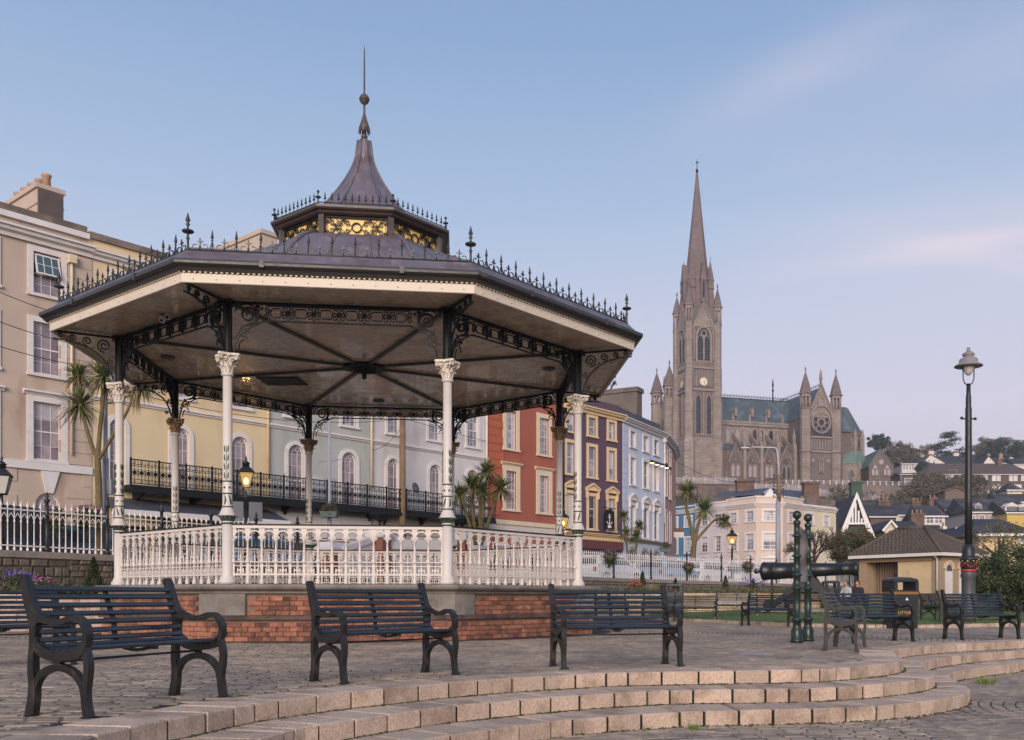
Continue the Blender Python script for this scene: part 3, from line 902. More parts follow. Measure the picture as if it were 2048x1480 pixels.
# ---- eaves bracket
eb = MB()
f_ = lambda u, v, t: (u, t, v)
eb.box(0.05, 1.16, -0.02, 0.02, 5.928, 5.964)
eb.ribbon([(p.x, p.y) for p in catmull([Vector((1.17, 5.80, 0)), Vector((0.85, 5.775, 0)), Vector((0.55, 5.69, 0)), Vector((0.33, 5.54, 0)), Vector((0.20, 5.36, 0)), Vector((0.10, 5.10, 0))], 5)], 0.026, f_, -0.016, 0.016)
for (u, v, r_, tn) in ((0.27, 5.765, 0.135, 1.8), (0.57, 5.815, 0.092, 1.6), (0.82, 5.85, 0.07, 1.6), (1.03, 5.875, 0.052, 1.5)):
    eb.ribbon(spiral(u, v, r_, tn, -PI / 2, 20, 0.16, 1), 0.024, f_, -0.014, 0.014)
eb.ribbon(spiral(0.16, 5.46, 0.065, 1.4, PI / 2, 14, 0.2, -1), 0.016, f_, -0.012, 0.012)
eb.ribbon(spiral(0.24, 5.22, 0.05, 1.4, PI, 14, 0.2, 1), 0.014, f_, -0.012, 0.012)
for (u, v) in ((0.46, 5.70), (0.70, 5.765), (0.93, 5.80)):
    eb.sphere((u, 0, v), 0.020, 6, 4)
me_eb = eb.mesh('eaves_bracket', M_iron)
# ---- railing: posts of the balustrade, arches, rails
L5 = 2 * 5.0 * math.sin(PI / 8)
bal = MB()
bal.lathe([(0.034, 1.0), (0.040, 1.02), (0.040, 1.06), (0.026, 1.10), (0.022, 1.13)], 8)
bal.box(-0.023, 0.023, -0.016, 0.016, 1.10, 1.36)
bal.lathe([(0.024, 1.36), (0.040, 1.38), (0.044, 1.42), (0.028, 1.45), (0.030, 1.47), (0.038, 1.485), (0.022, 1.51), (0.022, 1.54), (0.028, 1.57), (0.020, 1.60), (0.018, 1.74), (0.026, 1.755), (0.034, 1.775), (0.034, 1.79), (0.024, 1.80)], 8)
bal.prism([(-0.024, 1.79), (0.024, 1.79), (0.055, 1.99), (-0.055, 1.99)], lambda u, v, t: (u, t, v), -0.012, 0.012)
bal.tube([(0, 0, 1.80), (0, 0, 1.90), (0, 0, 1.95)], [0.02, 0.012, 0.002], 6)
me_bal = bal.mesh('baluster', M_white)
NB = 15
sp_ = (L5 - 0.20) / NB
rl = MB(); top = MB()
h = L5 / 2 - 0.09
rl.box(-h, h, -0.028, 0.028, 1.985, 2.035)
rl.box(-h, h, -0.017, 0.017, 1.385, 1.402)
rl.box(-h, h, -0.0165, 0.0165, 1.315, 1.330)
rl.box(-h, h, -0.020, 0.020, 1.155, 1.185)
top.box(-h, h, -0.04, 0.04, 2.036, 2.062)
fn_ = lambda u, v, t: (u, t, v)
for k in range(NB):
    uc = -h + 0.01 + sp_ * (k + 0.5)
    r_ = sp_ / 2 - 0.012
    rl.ribbon([(uc + r_ * math.cos(a), 1.83 + 1.05 * r_ * math.sin(a)) for a in [PI * q / 10 for q in range(11)]], 0.024, fn_, -0.014, 0.014)
    for sg in (-1, 1):
        rl.ribbon(spiral(uc + sg * (r_ - 0.032), 1.825, 0.026, 1.2, 0 if sg > 0 else PI, 9, 0.3, -sg), 0.012, fn_, -0.010, 0.010)
    rl.lathe([(0.008, 1.19), (0.010, 1.40), (0.020, 1.43), (0.012, 1.47), (0.016, 1.49), (0.0005, 1.56)], 6, (uc, 0, 0))
    rl.box(uc - 0.045, uc + 0.045, -0.010, 0.010, 1.235, 1.258)
    rl.box(uc - 0.012, uc + 0.012, -0.0105, 0.0105, 1.19, 1.31)
    for sg in (-1, 1):
        rl.box(uc + sg * 0.05 - 0.008, uc + sg * 0.05 + 0.008, -0.009, 0.009, 1.19, 1.28)
    rl.lathe([(0.0005, 1.11), (0.012, 1.125), (0.004, 1.155)], 6, (uc, 0, 0), caps=False)
me_rl, me_top = rl.mesh('railing', M_white), top.mesh('hand_rail', M_iron)
for i in range(8):
    a, b, m_, L, ang = side(i, 5.0)
    lp = m_ - C0
    fo = put('frieze', me_fz, bs, lp, ang)
    for mb_ in me_bks: put('scroll_bracket', mb_, fo)
    for k in range(-2, 3):
        put('rosette', me_ros, fo, (k * 0.44, 0, zc))
    ro = put('railing', me_rl, bs, lp, ang)
    put('hand_rail', me_top, ro)
    for k in range(NB + 1):
        put('baluster', me_bal, ro, (-h + 0.01 + sp_ * k, 0, 0))
    p = oct_pt(i, 5.0) - C0
    put('eaves_bracket', me_eb, bs, p, A0 + i * PI / 4)

# ---- ceiling of boards, ribs, rose
BP('ceiling', MB().lathe([(6.19, 5.992), (6.19, 6.0)], 8, cz, A0, False), M_ceil)
for i in range(8):
    m_ = MB()
    ca0, sa0 = A0 + i * PI / 4, A0 + (i + 1) * PI / 4
    r = 0.5
    while r < 6.15:
        r2 = min(r + 0.098, 6.17)
        q = []
        for rr, an in ((r, ca0), (r2 - 0.008, ca0), (r2 - 0.008, sa0), (r, sa0)):
            q.append((C0.x + rr * math.cos(an), C0.y + rr * math.sin(an)))
        dz = rb.uniform(-0.001, 0.001)
        m_.add([p + (5.984 + dz,) for p in q] + [p + (5.9915,) for p in q], [(0, 1, 2, 3), (0, 4, 5, 1), (1, 5, 6, 2), (2, 6, 7, 3), (3, 7, 4, 0)])
        r = r2
    BP('ceiling_boards', m_, M_ceil, kind='stuff')
M_rib = mat('rib_paint', srgb(84, 86, 84), 0.5, 0.12, 6)
rib_me = MB().box(0.42, 4.95, -0.036, 0.036, 5.93, 5.982).mesh('ceiling_rib', M_rib)
for i in range(8):
    put('ceiling_rib', rib_me, bs, None, A0 + i * PI / 4)
rose = MB().lathe([(0.50, 5.98), (0.50, 5.915), (0.40, 5.90)], 8, cz, A0, False)
rose.lathe([(0.30, 5.92), (0.30, 5.87), (0.24, 5.86), (0.22, 5.90)], 20, cz)
rose.lathe([(0.12, 5.91), (0.12, 5.84), (0.055, 5.82), (0.05, 5.72), (0.03, 5.69), (1e-4, 5.685)], 12, cz, caps=False)
BP('ceiling_rose', rose, M_iron)
hat = P(565, 764, 23.2)
BP('ceiling_hatch', MB().box(hat.x - 0.5, hat.x + 0.5, hat.y - 0.42, hat.y + 0.42, 5.955, 5.98), M_iron)
for (x_, y_) in ((1098, 739), (336, 716), (757, 803)):
    Y_ = F * (5.95 - CH) / (HY - y_)
    BP('ceiling_lamp', MB().lathe([(0.15, 5.985), (0.15, 5.95), (0.10, 5.935), (1e-4, 5.93)], 16, ((x_ - CX) / F * Y_, Y_, 0), caps=False), M_rib)
# ---- eaves
BP('fascia', MB().lathe([(6.15, 5.985), (6.15, 5.925), (6.21, 5.92), (6.22, 5.93), (6.22, 6.075)], 8, cz, A0, False, False), M_cream)
tr = MB(); bolts = MB()
for i in range(8):
    a, b, m_, L, ang = side(i, 6.222)
    dx, dy = math.cos(ang), math.sin(ang); ox, oy = dy, -dx
    n = int(L / 0.085)
    fnx = lambda u, v, t: (m_.x + dx * u + ox * t, m_.y + dy * u + oy * t, v)
    for k in range(n):
        u = -L / 2 + (k + 0.5) * L / n
        tr.prism([(u - L / n * 0.48, 6.108), (u, 6.068), (u + L / n * 0.48, 6.108)], fnx, 0.001, 0.024)
    for k in range(13):
        u = -L / 2 + (k + 0.5) * L / 13
        bolts.sphere((m_.x + dx * u + ox * 0.002, m_.y + dy * u + oy * 0.002, 5.985), 0.016, 6, 4)
BP('fascia_trim', tr, M_cream, kind='stuff')
BP('fascia_bolts', bolts, M_cream, kind='stuff')
BP('gutter', MB().lathe([(6.18, 6.100), (6.27, 6.102), (6.32, 6.118), (6.335, 6.14), (6.325, 6.155), (6.37, 6.165), (6.405, 6.19), (6.41, 6.23), (6.40, 6.26), (6.36, 6.262), (6.33, 6.235)], 8, cz, A0, False, False), M_gutter)
jn = MB()
for i in range(8):
    a, b, m_, L, ang = side(i, 6.41)
    for k in (-0.22, 0.24):
        n0 = len(jn.v)
        jn.box(-0.035, 0.035, -0.012, 0.05, 6.16, 6.266)
        jn.xf(Matrix.Translation((m_.x + math.cos(ang) * k * L, m_.y + math.sin(ang) * k * L, 0)) @ Matrix.Rotation(ang, 4, 'Z'), n0)
BP('gutter_joint', jn, M_gutter)
# ---- lower roof
rprof = [(6.34, 6.245), (6.13, 6.44), (6.09, 6.485), (6.03, 6.50), (4.7, 6.92), (3.36, 7.31), (3.12, 7.52), (2.86, 7.78), (2.6, 8.0), (2.3, 8.17), (2.02, 8.26), (1.75, 8.28)]
rf = BP('lower_roof', MB().lathe(rprof, 8, cz, A0, False, False), M_lead)
hip = MB()
for i in range(8):
    hip.tube([oct_pt(i, r_ + 0.01, z) for r_, z in rprof[3:-1]], 0.055, 6)
    for k in (0.33, 0.67):
        pts = [oct_pt(i, r_ + 0.006, z).lerp(oct_pt(i + 1, r_ + 0.006, z), k) for r_, z in rprof[3:-1]]
        hip.tube(pts, 0.02, 5)
BP('roof_seams', hip, M_lead, rf)
# ---- cresting
M_crest = mat('cresting_iron', srgb(42, 45, 46), 0.45, 0.2, 10)
sk = MB()
sk.lathe([(0.010, 0), (0.010, 0.15), (0.022, 0.165), (0.010, 0.185), (0.018, 0.20), (0.026, 0.215), (0.004, 0.34), (0.0005, 0.345)], 6, caps=False)
for sg in (-1, 1):
    sk.ribbon([(sg * 0.075, 0.0), (sg * 0.045, 0.025), (sg * 0.022, 0.07), (sg * 0.012, 0.13)], [0.012, 0.014, 0.016, 0.01], FP, -0.008, 0.008)
me_sk = sk.mesh('cresting_spike', M_crest)
sc_ = MB()
for sg in (-1, 1):
    sc_.ribbon([(sg * 0.005, 0.09), (sg * 0.02, 0.03), (sg * 0.05, 0.008)] + [(sg * (0.078 + 0.045 * math.cos(t)), 0.052 + 0.045 * math.sin(t)) for t in [-1.7 + 0.5 * q for q in range(9)]], 0.013, FP, -0.008, 0.008)
    base = [(sg * (0.01 + q * 0.045) + p_ * 0.02, 0.12 + q * 0.04 - abs(p_) * 0.0) for p_, q in leaf2d()]
    sc_.prism(base if sg > 0 else base[::-1], FP, -0.006, 0.006)
sc_.tube([(0, 0, 0.02), (0, 0, 0.12)], 0.008, 5)
sc_.prism([(p_ * 0.026, 0.11 + q * 0.105) for p_, q in leaf2d()], FP, -0.008, 0.008)
me_sc = sc_.mesh('cresting_scroll', M_crest)
cf = MB().lathe([(0.030, 0), (0.020, 0.05), (0.018, 0.18), (0.034, 0.21), (0.018, 0.23), (0.016, 0.29), (0.085, 0.305), (0.10, 0.325), (0.085, 0.34), (0.022, 0.355), (0.014, 0.40), (0.036, 0.44), (0.014, 0.47), (0.040, 0.50), (0.004, 0.63), (0.0005, 0.64)], 10, caps=False)
me_cf = cf.mesh('corner_finial', M_crest)
ZC = 6.505
base_r = MB()
for i in range(8):
    a, b, m_, L, ang = side(i, 6.06)
    base_r.tube([Vector((a.x, a.y, ZC)), Vector((b.x, b.y, ZC))], 0.016, 5)
    base_r.tube([Vector((a.x, a.y, ZC - 0.03)), Vector((b.x, b.y, ZC - 0.03))], 0.022, 5)
    N_ = 12
    for k in range(N_):
        u = -L / 2 + (k + 0.5) * L / N_
        if k in (0, N_ - 1):
            s_ = 1.0
        put('cresting_scroll', me_sc, bs, (m_.x + math.cos(ang) * u - C0.x, m_.y + math.sin(ang) * u - C0.y, ZC), ang)
        if k < N_ - 1:
            u2 = -L / 2 + (k + 1) * L / N_
            put('cresting_spike', me_sk, bs, (m_.x + math.cos(ang) * u2 - C0.x, m_.y + math.sin(ang) * u2 - C0.y, ZC), (rb.uniform(-.02, .02), rb.uniform(-.03, .03), ang))
    put('corner_finial', me_cf, bs, (a.x - C0.x, a.y - C0.y, ZC - 0.02))
BP('cresting_rail', base_r, M_crest)
# ---- lantern drum with gilded fretwork
M_drum = mat('drum_paint', srgb(84, 72, 68), 0.45, 0.15, 6)
BP('drum', MB().lathe([(1.76, 8.20), (1.76, 8.72)], 8, cz, A0, False), M_gold)
fr = MB()
def fret(u, v, t): return (u, t, v)
for sg in (-1, 1):
    for vs_ in (-1, 1):
        for (u, v, r_, tn, a_) in ((0.20, 0.075, 0.062, 1.3, 0), (0.36, 0.085, 0.070, 1.4, PI), (0.52, 0.075, 0.066, 1.3, 0), (0.62, 0.12, 0.04, 1.2, PI), (0.28, 0.14, 0.04, 1.2, 0), (0.44, 0.025, 0.04, 1.2, 0)):
            fr.ribbon([(sg * x, vs_ * y) for x, y in spiral(u, v, r_, tn, a_, 14, 0.2, 1)], 0.012, fret, -0.012, 0.012)
        fr.ribbon([(sg * p.x, vs_ * p.y) for p in catmull([Vector((0.10, 0.02, 0)), Vector((0.26, 0.17, 0)), Vector((0.40, 0.02, 0)), Vector((0.56, 0.17, 0)), Vector((0.66, 0.0, 0))], 5)], 0.011, fret, -0.011, 0.011)
        for (u, v) in ((0.16, 0.14), (0.32, 0.03), (0.48, 0.14), (0.60, 0.03), (0.41, 0.16), (0.25, 0.1)):
            fr.prism([(sg * (u + p_ * 0.014 + q * 0.012), vs_ * (v - 0.018 + q * 0.034)) for p_, q in (leaf2d() if sg * vs_ > 0 else leaf2d()[::-1])], fret, -0.009, 0.009)
fr.ribbon([(0.095 * math.cos(t), 0.095 * math.sin(t)) for t in [2 * PI * q / 20 for q in range(20)]], 0.02, fret, -0.014, 0.014, True)
fr.box(-0.68, 0.68, -0.02, 0.02, 0.185, 0.235); fr.box(-0.68, 0.68, -0.02, 0.02, -0.26, -0.20)
fr.box(-0.68, -0.655, -0.018, 0.018, -0.2, 0.19); fr.box(0.655, 0.68, -0.018, 0.018, -0.2, 0.19)
me_fr = fr.mesh('fretwork_panel', M_iron)
pm = MB().box(-0.05, 0.05, -0.06, 0.06, 8.2, 8.72).mesh('drum_post', M_drum)
for i in range(8):
    a, b, m_, L, ang = side(i, 1.80)
    put('fretwork_panel', me_fr, bs, (m_.x - C0.x, m_.y - C0.y, 8.48), ang, scale=(0.98, 1, 1))
    a = oct_pt(i, 1.82) - C0
    put('drum_post', pm, bs, a, A0 + i * PI / 4)
BP('drum_cornice', MB().lathe([(1.68, 8.70), (1.88, 8.705), (1.94, 8.73), (1.96, 8.76), (2.03, 8.775), (2.06, 8.80), (2.06, 8.845), (1.98, 8.86), (1.8, 8.875)], 8, cz, A0, False, False), M_drum)
up = [(1.98, 8.86), (1.55, 8.93), (1.25, 9.08), (1.0, 9.32), (0.80, 9.58), (0.655, 9.78), (0.52, 9.98), (0.42, 10.14), (0.31, 10.35), (0.235, 10.53), (0.195, 10.66), (0.17, 10.86), (0.145, 11.05), (0.10, 11.06)]
ur = BP('upper_roof', MB().lathe(up, 8, cz, A0, False), M_lead)
hp = MB()
for i in range(8):
    hp.tube([oct_pt(i, r_ + 0.004, z) for r_, z in up[:-1]], 0.026, 6)
scal = MB()
for k in range(16):
    a = A0 + k * PI / 8
    scal.prism([(p_ * 0.04, 10.70 - q * 0.13) for p_, q in leaf2d()][::-1], lambda u, v, t: (C0.x + t * math.cos(a + u / 0.2), C0.y + t * math.sin(a + u / 0.2), v), 0.19, 0.215)
BP('roof_seams', hp, M_lead, ur)
BP('scalloped_collar', scal, M_lead, ur)
fin = MB().lathe([(0.05, 11.04), (0.06, 11.08), (0.03, 11.10), (0.055, 11.12), (0.078, 11.16), (0.055, 11.205), (0.03, 11.22), (0.028, 11.30), (0.125, 11.34), (0.11, 11.40), (0.075, 11.50), (0.04, 11.62), (0.026, 11.68), (0.022, 11.88), (0.05, 11.90), (0.095, 11.94), (0.112, 12.0), (0.118, 12.005), (0.118, 12.02), (0.112, 12.025), (0.09, 12.08), (0.045, 12.12), (0.02, 12.13), (0.018, 12.9), (0.014, 13.1), (0.001, 13.25)], 14, cz, caps=False)
for k in range(12):
    a = k * PI / 6
    fin.prism([(p_ * 0.035, 11.36 - q * 0.13) for p_, q in leaf2d()][::-1], lambda u, v, t: (C0.x + (t + (11.36 - v) * 0.1) * math.cos(a + u / 0.12), C0.y + (t + (11.36 - v) * 0.1) * math.sin(a + u / 0.12), v), 0.112, 0.124)
BP('finial', fin, mat('finial_copper', srgb(88, 76, 74), 0.45, 0.2, 8))
us = MB().lathe([(0.007, 0), (0.007, 0.07), (0.020, 0.075), (0.030, 0.09), (0.006, 0.135), (0.018, 0.14), (0.0005, 0.235)], 6, caps=False).mesh('upper_spike', M_crest)
uf = MB().lathe([(0.016, 0), (0.012, 0.10), (0.05, 0.115), (0.062, 0.13), (0.05, 0.142), (0.012, 0.15), (0.010, 0.21), (0.024, 0.225), (0.030, 0.245), (0.022, 0.265), (0.0005, 0.275)], 8, caps=False).mesh('upper_finial', M_crest)
ub = MB()
for i in range(8):
    a, b, m_, L, ang = side(i, 1.98)
    ub.tube([Vector((a.x, a.y, 8.905)), Vector((b.x, b.y, 8.905))], 0.012, 5)
    for k in range(1, 11):
        u = -L / 2 + k * L / 11
        put('upper_spike', us, bs, (m_.x + math.cos(ang) * u - C0.x, m_.y + math.sin(ang) * u - C0.y, 8.90))
    put('upper_finial', uf, bs, (a.x - C0.x, a.y - C0.y, 8.88))
BP('upper_cresting_rail', ub, M_crest)
# two white cameras fixed under the frieze on the left
for k, (px_, py_, lab) in enumerate(((325, 640, 'white dome security camera under the left frieze of the bandstand, left of its pair'), (336, 634, 'white dome security camera under the left frieze of the bandstand, right of its pair'))):
    q = P(px_, py_, 17.75)
    m_ = MB().sphere((0, 0, 0), 0.06, 10, 6).lathe([(0.062, 0.0), (0.068, 0.05), (0.055, 0.075)], 12)
    c_ = m_.build('security_camera', mat('camera_white%d' % k, srgb(220, 214, 208), 0.4, 0.04), None, loc=q, label=lab, cat='security camera', group='cameras under the bandstand eaves')
    MB().box(-0.02, 0.02, -0.02, 0.05, 0.07, 0.11).build('bracket', M_iron, c_)
    MB().sphere((0.0, -0.035, -0.015), 0.035, 8, 5).build('lens', mat('lens_black%d' % k, (0.02, 0.02, 0.02), 0.1, 0.05), c_)
# ================================================================== BENCHES
M_slat = mat('bench_slat_paint', srgb(34, 43, 53), 0.30, 0.15, 6, spec=0.6, rnd=0.12, col2=srgb(60, 62, 62), patch=(0.6, 0.75, 9))
M_frame = mat('bench_frame_paint', srgb(33, 31, 30), 0.40, 0.2, 5, spec=0.5, col2=srgb(66, 56, 48), patch=(0.55, 0.72, 7))
def sm2(pts, k=5, closed=False):
    return [(p.x, p.y) for p in catmull([Vector((a, b, 0)) for a, b in pts], k, closed)]
frm = MB()
def ff(d, z, t): return (t, 0.30 - d, z)
TH = 0.027
back = sm2([(-0.085, 0.872), (-0.062, 0.885), (-0.045, 0.865), (-0.02, 0.80), (0.012, 0.72), (0.052, 0.63), (0.060, 0.55), (0.052, 0.45), (0.040, 0.36), (0.040, 0.28), (0.052, 0.20), (0.045, 0.10), (0.020, 0.0)], 4)
n_ = len(back)
wb = []
for k in range(n_):
    t = k / (n_ - 1)
    wb.append(0.026 + 0.04 * min(1, t * 8) + 0.018 * math.exp(-((t - 0.38) / 0.12) ** 2) - 0.012 * math.exp(-((t - 0.62) / 0.1) ** 2) + 0.02 * max(0, t - 0.8) * 5)
frm.ribbon(back, wb, ff, -TH, TH)
loop = sm2([(0.062, 0.53), (0.095, 0.607), (0.185, 0.615), (0.27, 0.598), (0.36, 0.608), (0.45, 0.628), (0.535, 0.615), (0.59, 0.555), (0.592, 0.48), (0.54, 0.423), (0.43, 0.395), (0.31, 0.388), (0.19, 0.400), (0.10, 0.445)], 5, True)
wl = []
for (u, v) in loop:
    wl.append(0.044 + (0.022 if v < 0.45 else 0) - 0.006 * (v > 0.59))
frm.ribbon(loop, wl, ff, -TH - 0.002, TH + 0.002, True)
front = sm2([(0.565, 0.45), (0.590, 0.40), (0.608, 0.33), (0.600, 0.25), (0.582, 0.17), (0.588, 0.09), (0.610, 0.0)], 5)
wf = [0.050 + 0.022 * max(0, (k / (len(front) - 1)) - 0.45) for k in range(len(front))]
frm.ribbon(front, wf, ff, -TH + 0.002, TH - 0.002)
arch = sm2([(0.058, 0.13), (0.085, 0.215), (0.16, 0.282), (0.31, 0.315), (0.45, 0.287), (0.545, 0.215), (0.575, 0.13)], 5)
frm.ribbon(arch, 0.046, ff, -TH + 0.004, TH - 0.004)
frm.ribbon([(0.31, 0.325), (0.31, 0.345), (0.31, 0.375)], [0.03, 0.058, 0.04], ff, -TH + 0.006, TH - 0.006)
frm.ribbon([(0.195, 0.62), (0.12, 0.63), (0.07, 0.66), (0.04, 0.70)], [0.03, 0.05, 0.06, 0.03], ff, -TH + 0.001, TH - 0.001)
for d_ in (0.028, 0.612):
    frm.box(-0.045, 0.045, 0.30 - d_ - 0.035, 0.30 - d_ + 0.035, 0.0, 0.010)
    frm.lathe([(0.012, 0.01), (0.010, 0.02), (1e-4, 0.022)], 6, (0.037, 0.30 - d_, 0), caps=False)
me_frm = frm.mesh('end_frame', M_frame)
LB = 1.34
sl_me = MB()
def slat_mesh(w_, t_):
    m_ = MB(); a = LB / 2 - 0.004; b = 0.005
    pr = [(-w_ / 2, 0), (w_ / 2, 0), (w_ / 2, t_ - b), (w_ / 2 - b, t_), (-w_ / 2 + b, t_), (-w_ / 2, t_ - b)]
    m_.prism(pr[::-1], lambda u, v, t: (t, -u, v), -a, a)
    return m_.mesh('slat', M_slat)
me_sl = slat_mesh(0.034, 0.019)
SL = [(-0.012, 0.815, 66), (0.010, 0.760, 66), (0.034, 0.704, 64), (0.060, 0.648, 64), (0.083, 0.592, 68), (0.094, 0.536, 76), (0.104, 0.482, 74),
      (0.150, 0.440, 30), (0.213, 0.419, 12), (0.278, 0.410, 4), (0.343, 0.410, -2), (0.408, 0.416, -7), (0.472, 0.428, -10), (0.548, 0.432, 20)]
def make_bench(label):
    root = thing('park_bench', label, 'bench', group='black park benches')
    for s_ in (-1, 1):
        put('end_frame', me_frm, root, (s_ * LB / 2, 0, 0))
    for d_, z_, an in SL:
        # the face turns from the back (pointing forward) to the seat (pointing up)
        put('slat', me_sl, root, (0, 0.30 - d_, z_), (R(an), 0, 0))
    mid = MB()
    mid.ribbon(sm2([(-0.03, 0.80), (0.02, 0.69), (0.070, 0.58), (0.082, 0.48), (0.13, 0.43), (0.22, 0.402), (0.34, 0.392), (0.48, 0.41), (0.545, 0.41)], 4), 0.022, ff, -0.018, 0.018)
    mid.build('centre_strap', M_frame, root)
    MB().tube([(-LB / 2, 0.30 - 0.31, 0.352), (LB / 2, 0.30 - 0.31, 0.352)], 0.009, 6).build('tie_rod', M_frame, root)
    return root
def bench_from_feet(a, b):
    A, B = G(*a), G(*b)
    t = (B - A); t.z = 0; t.normalize()
    m_ = (A + B) / 2 + Vector((-t.y, t.x, 0)) * 0.235
    return (m_.x, m_.y, 0), math.atan2(t.y, t.x)
BSC = (1.0, 0.76, 1.0)
bench0 = make_bench('black slatted park bench nearest the camera, at the left end of the stone steps')
bl = [
    (bench_from_feet((178, 1436), (447, 1394)), None),
    (bench_from_feet((688, 1368), (912, 1349)), 'black park bench in front of the brick base, second along the steps from the left'),
    (bench_from_feet((1138, 1338), (1352, 1333)), 'black park bench in the middle of the step edge, right of the brick base'),
    (bench_from_feet((1926, 1280), (2037, 1277.7)), 'black park bench directly in front of the tall street lamp base'),
    (((5.02, 16.55, 0), R(27)), 'black park bench with pale sky sheen on its slats in front of the litter bin'),
    (((3.90, 14.30, 0), R(69)), 'black park bench seen end-on beside the two green posts'),
    (((9.95, 27.0, 0.05), R(92)), 'black park bench seen end-on on the grass, behind the bench at the street lamp'),
    (((5.05, 26.1, 0.0), R(-35)), 'black park bench facing left just behind the green posts, below the cannon'),
    (((3.62, 30.9, 0.0), R(-14)), 'black park bench right of the slatted bin at the far edge of the terrace'),
    (((2.75, 32.8, 0.0), R(-12)), 'black park bench directly in front of the slatted bin at the far terrace edge'),
    (((5.25, 32.6, 0.07), R(-8)), 'black park bench on the grass edge in front of the ornamental grass clump'),
    (((8.3, 36.0, 0.2), R(-20)), 'black park bench behind the banner posts, farthest under the cannon'),
    (((1.0, 35.5, 0.0), R(10)), 'black park bench glimpsed through the slats of the middle bench at the step edge'),
    (((11.0, 39.5, 0.25), R(8)), 'distant dark bench carrying two seated people beside the shelter'),
    (((-6.35, 10.55, 0), R(53)), 'black park bench cut by the left picture edge behind the nearest bench'),
]
for k, ((loc, rz), lab) in enumerate(bl):
    if k == 0:
        bench0.scale = BSC; bench0.location = loc; bench0.rotation_euler = (0, 0, rz)
    else:
        copy_tree(bench0, loc, rz, lab)

# ================================================================== LITTER BINS
M_bin = mat('bin_plastic', srgb(44, 46, 48), 0.42, 0.12, 6)
M_gilt = mat('gilt_lettering', srgb(214, 150, 70), 0.5, 0.05, 6)
def text_obj(name, body, size, m, parent, loc, rot, depth=0.002, align='CENTER', bold=0.0):
    c = bpy.data.curves.new(name, 'FONT')
    c.body = body; c.size = size; c.space_character = 1.2; c.extrude = depth; c.align_x = align; c.align_y = 'CENTER'; c.offset = bold
    c.materials.append(m)
    t_ = bpy.data.objects.new(name, c); COL.objects.link(t_)
    bpy.context.view_layer.update()
    me = bpy.data.meshes.new_from_object(t_.evaluated_get(bpy.context.evaluated_depsgraph_get()))
    bpy.data.objects.remove(t_)
    o = bpy.data.objects.new(name, me); COL.objects.link(o)
    o.parent = parent; o.location = loc; o.rotation_euler = rot
    return o
LBN = (7.98, 24.15, 0.0)
lb = thing('litter_bin', 'black hooded litter bin lettered LITTER in gold, with two gold bands', 'litter bin', LBN, R(16))
def rrect(hx, hy, r, n=4):
    pts = []
    for cx_, cy_, a0_ in ((hx - r, hy - r, 0), (-hx + r, hy - r, PI / 2), (-hx + r, -hy + r, PI), (hx - r, -hy + r, 1.5 * PI)):
        for k in range(n + 1):
            a = a0_ + PI / 2 * k / n
            pts.append((cx_ + r * math.cos(a), cy_ + r * math.sin(a)))
    return pts
def rloft(m_, secs):
    vs = []; n = None
    for hx, hy, r, z in secs:
        p = rrect(hx, hy, r); n = len(p)
        vs += [(x, y, z) for x, y in p]
    fs = [tuple(range(n - 1, -1, -1)), tuple((len(secs) - 1) * n + i for i in range(n))]
    for k in range(len(secs) - 1):
        for i in range(n):
            j = (i + 1) % n
            fs.append((k * n + i, k * n + j, (k + 1) * n + j, (k + 1) * n + i))
    return m_.add(vs, fs)
rloft(MB(), [(0.335, 0.26, 0.05, 0.0), (0.34, 0.265, 0.05, 0.04), (0.35, 0.275, 0.05, 0.86), (0.362, 0.285, 0.05, 0.87), (0.362, 0.285, 0.05, 0.90), (0.35, 0.275, 0.05, 0.905)]).build('bin_body', M_bin, lb)
hd = MB()
for sx in (-1, 1):
    hd.box(sx * 0.345 - (0.09 if sx > 0 else 0), sx * 0.345 + (0.09 if sx < 0 else 0), -0.27, 0.27, 0.905, 1.15)
rloft(hd, [(0.345, 0.27, 0.05, 1.15), (0.36, 0.285, 0.06, 1.165), (0.36, 0.285, 0.06, 1.19), (0.335, 0.26, 0.08, 1.235), (0.22, 0.17, 0.1, 1.268), (0.08, 0.06, 0.05, 1.28)])
hd.build('hood', M_bin, lb)
MB().box(-0.25, 0.25, -0.262, 0.262, 0.906, 0.955).build('aperture_sill', mat('bin_inner', (0.012, 0.012, 0.012), 0.6), lb)
for z in (0.855, 0.893):
    rloft(MB(), [(0.3645, 0.2875, 0.05, z), (0.3645, 0.2875, 0.05, z + 0.012)]).build('gold_band', M_gilt, lb)
pan = MB(); rloft(pan, [(0.29, 0.006, 0.004, 0.30), (0.30, 0.008, 0.004, 0.31), (0.30, 0.008, 0.004, 0.56), (0.29, 0.006, 0.004, 0.57)])
pan.xf(Matrix.Translation((0, -0.283, 0))).build('front_panel', M_bin, lb)
text_obj('lettering', 'LITTER', 0.105, M_gilt, lb, (-0.085, -0.293, 0.385), (R(90), 0, 0), 0.002, bold=0.001)
MB().prism([(-0.045, 0.70), (0.045, 0.70), (0.0, 0.775)], lambda u, v, t: (u, t, v), -0.279, -0.276).build('emblem', mat('bin_white', srgb(226, 226, 222), 0.5, 0.03), lb)
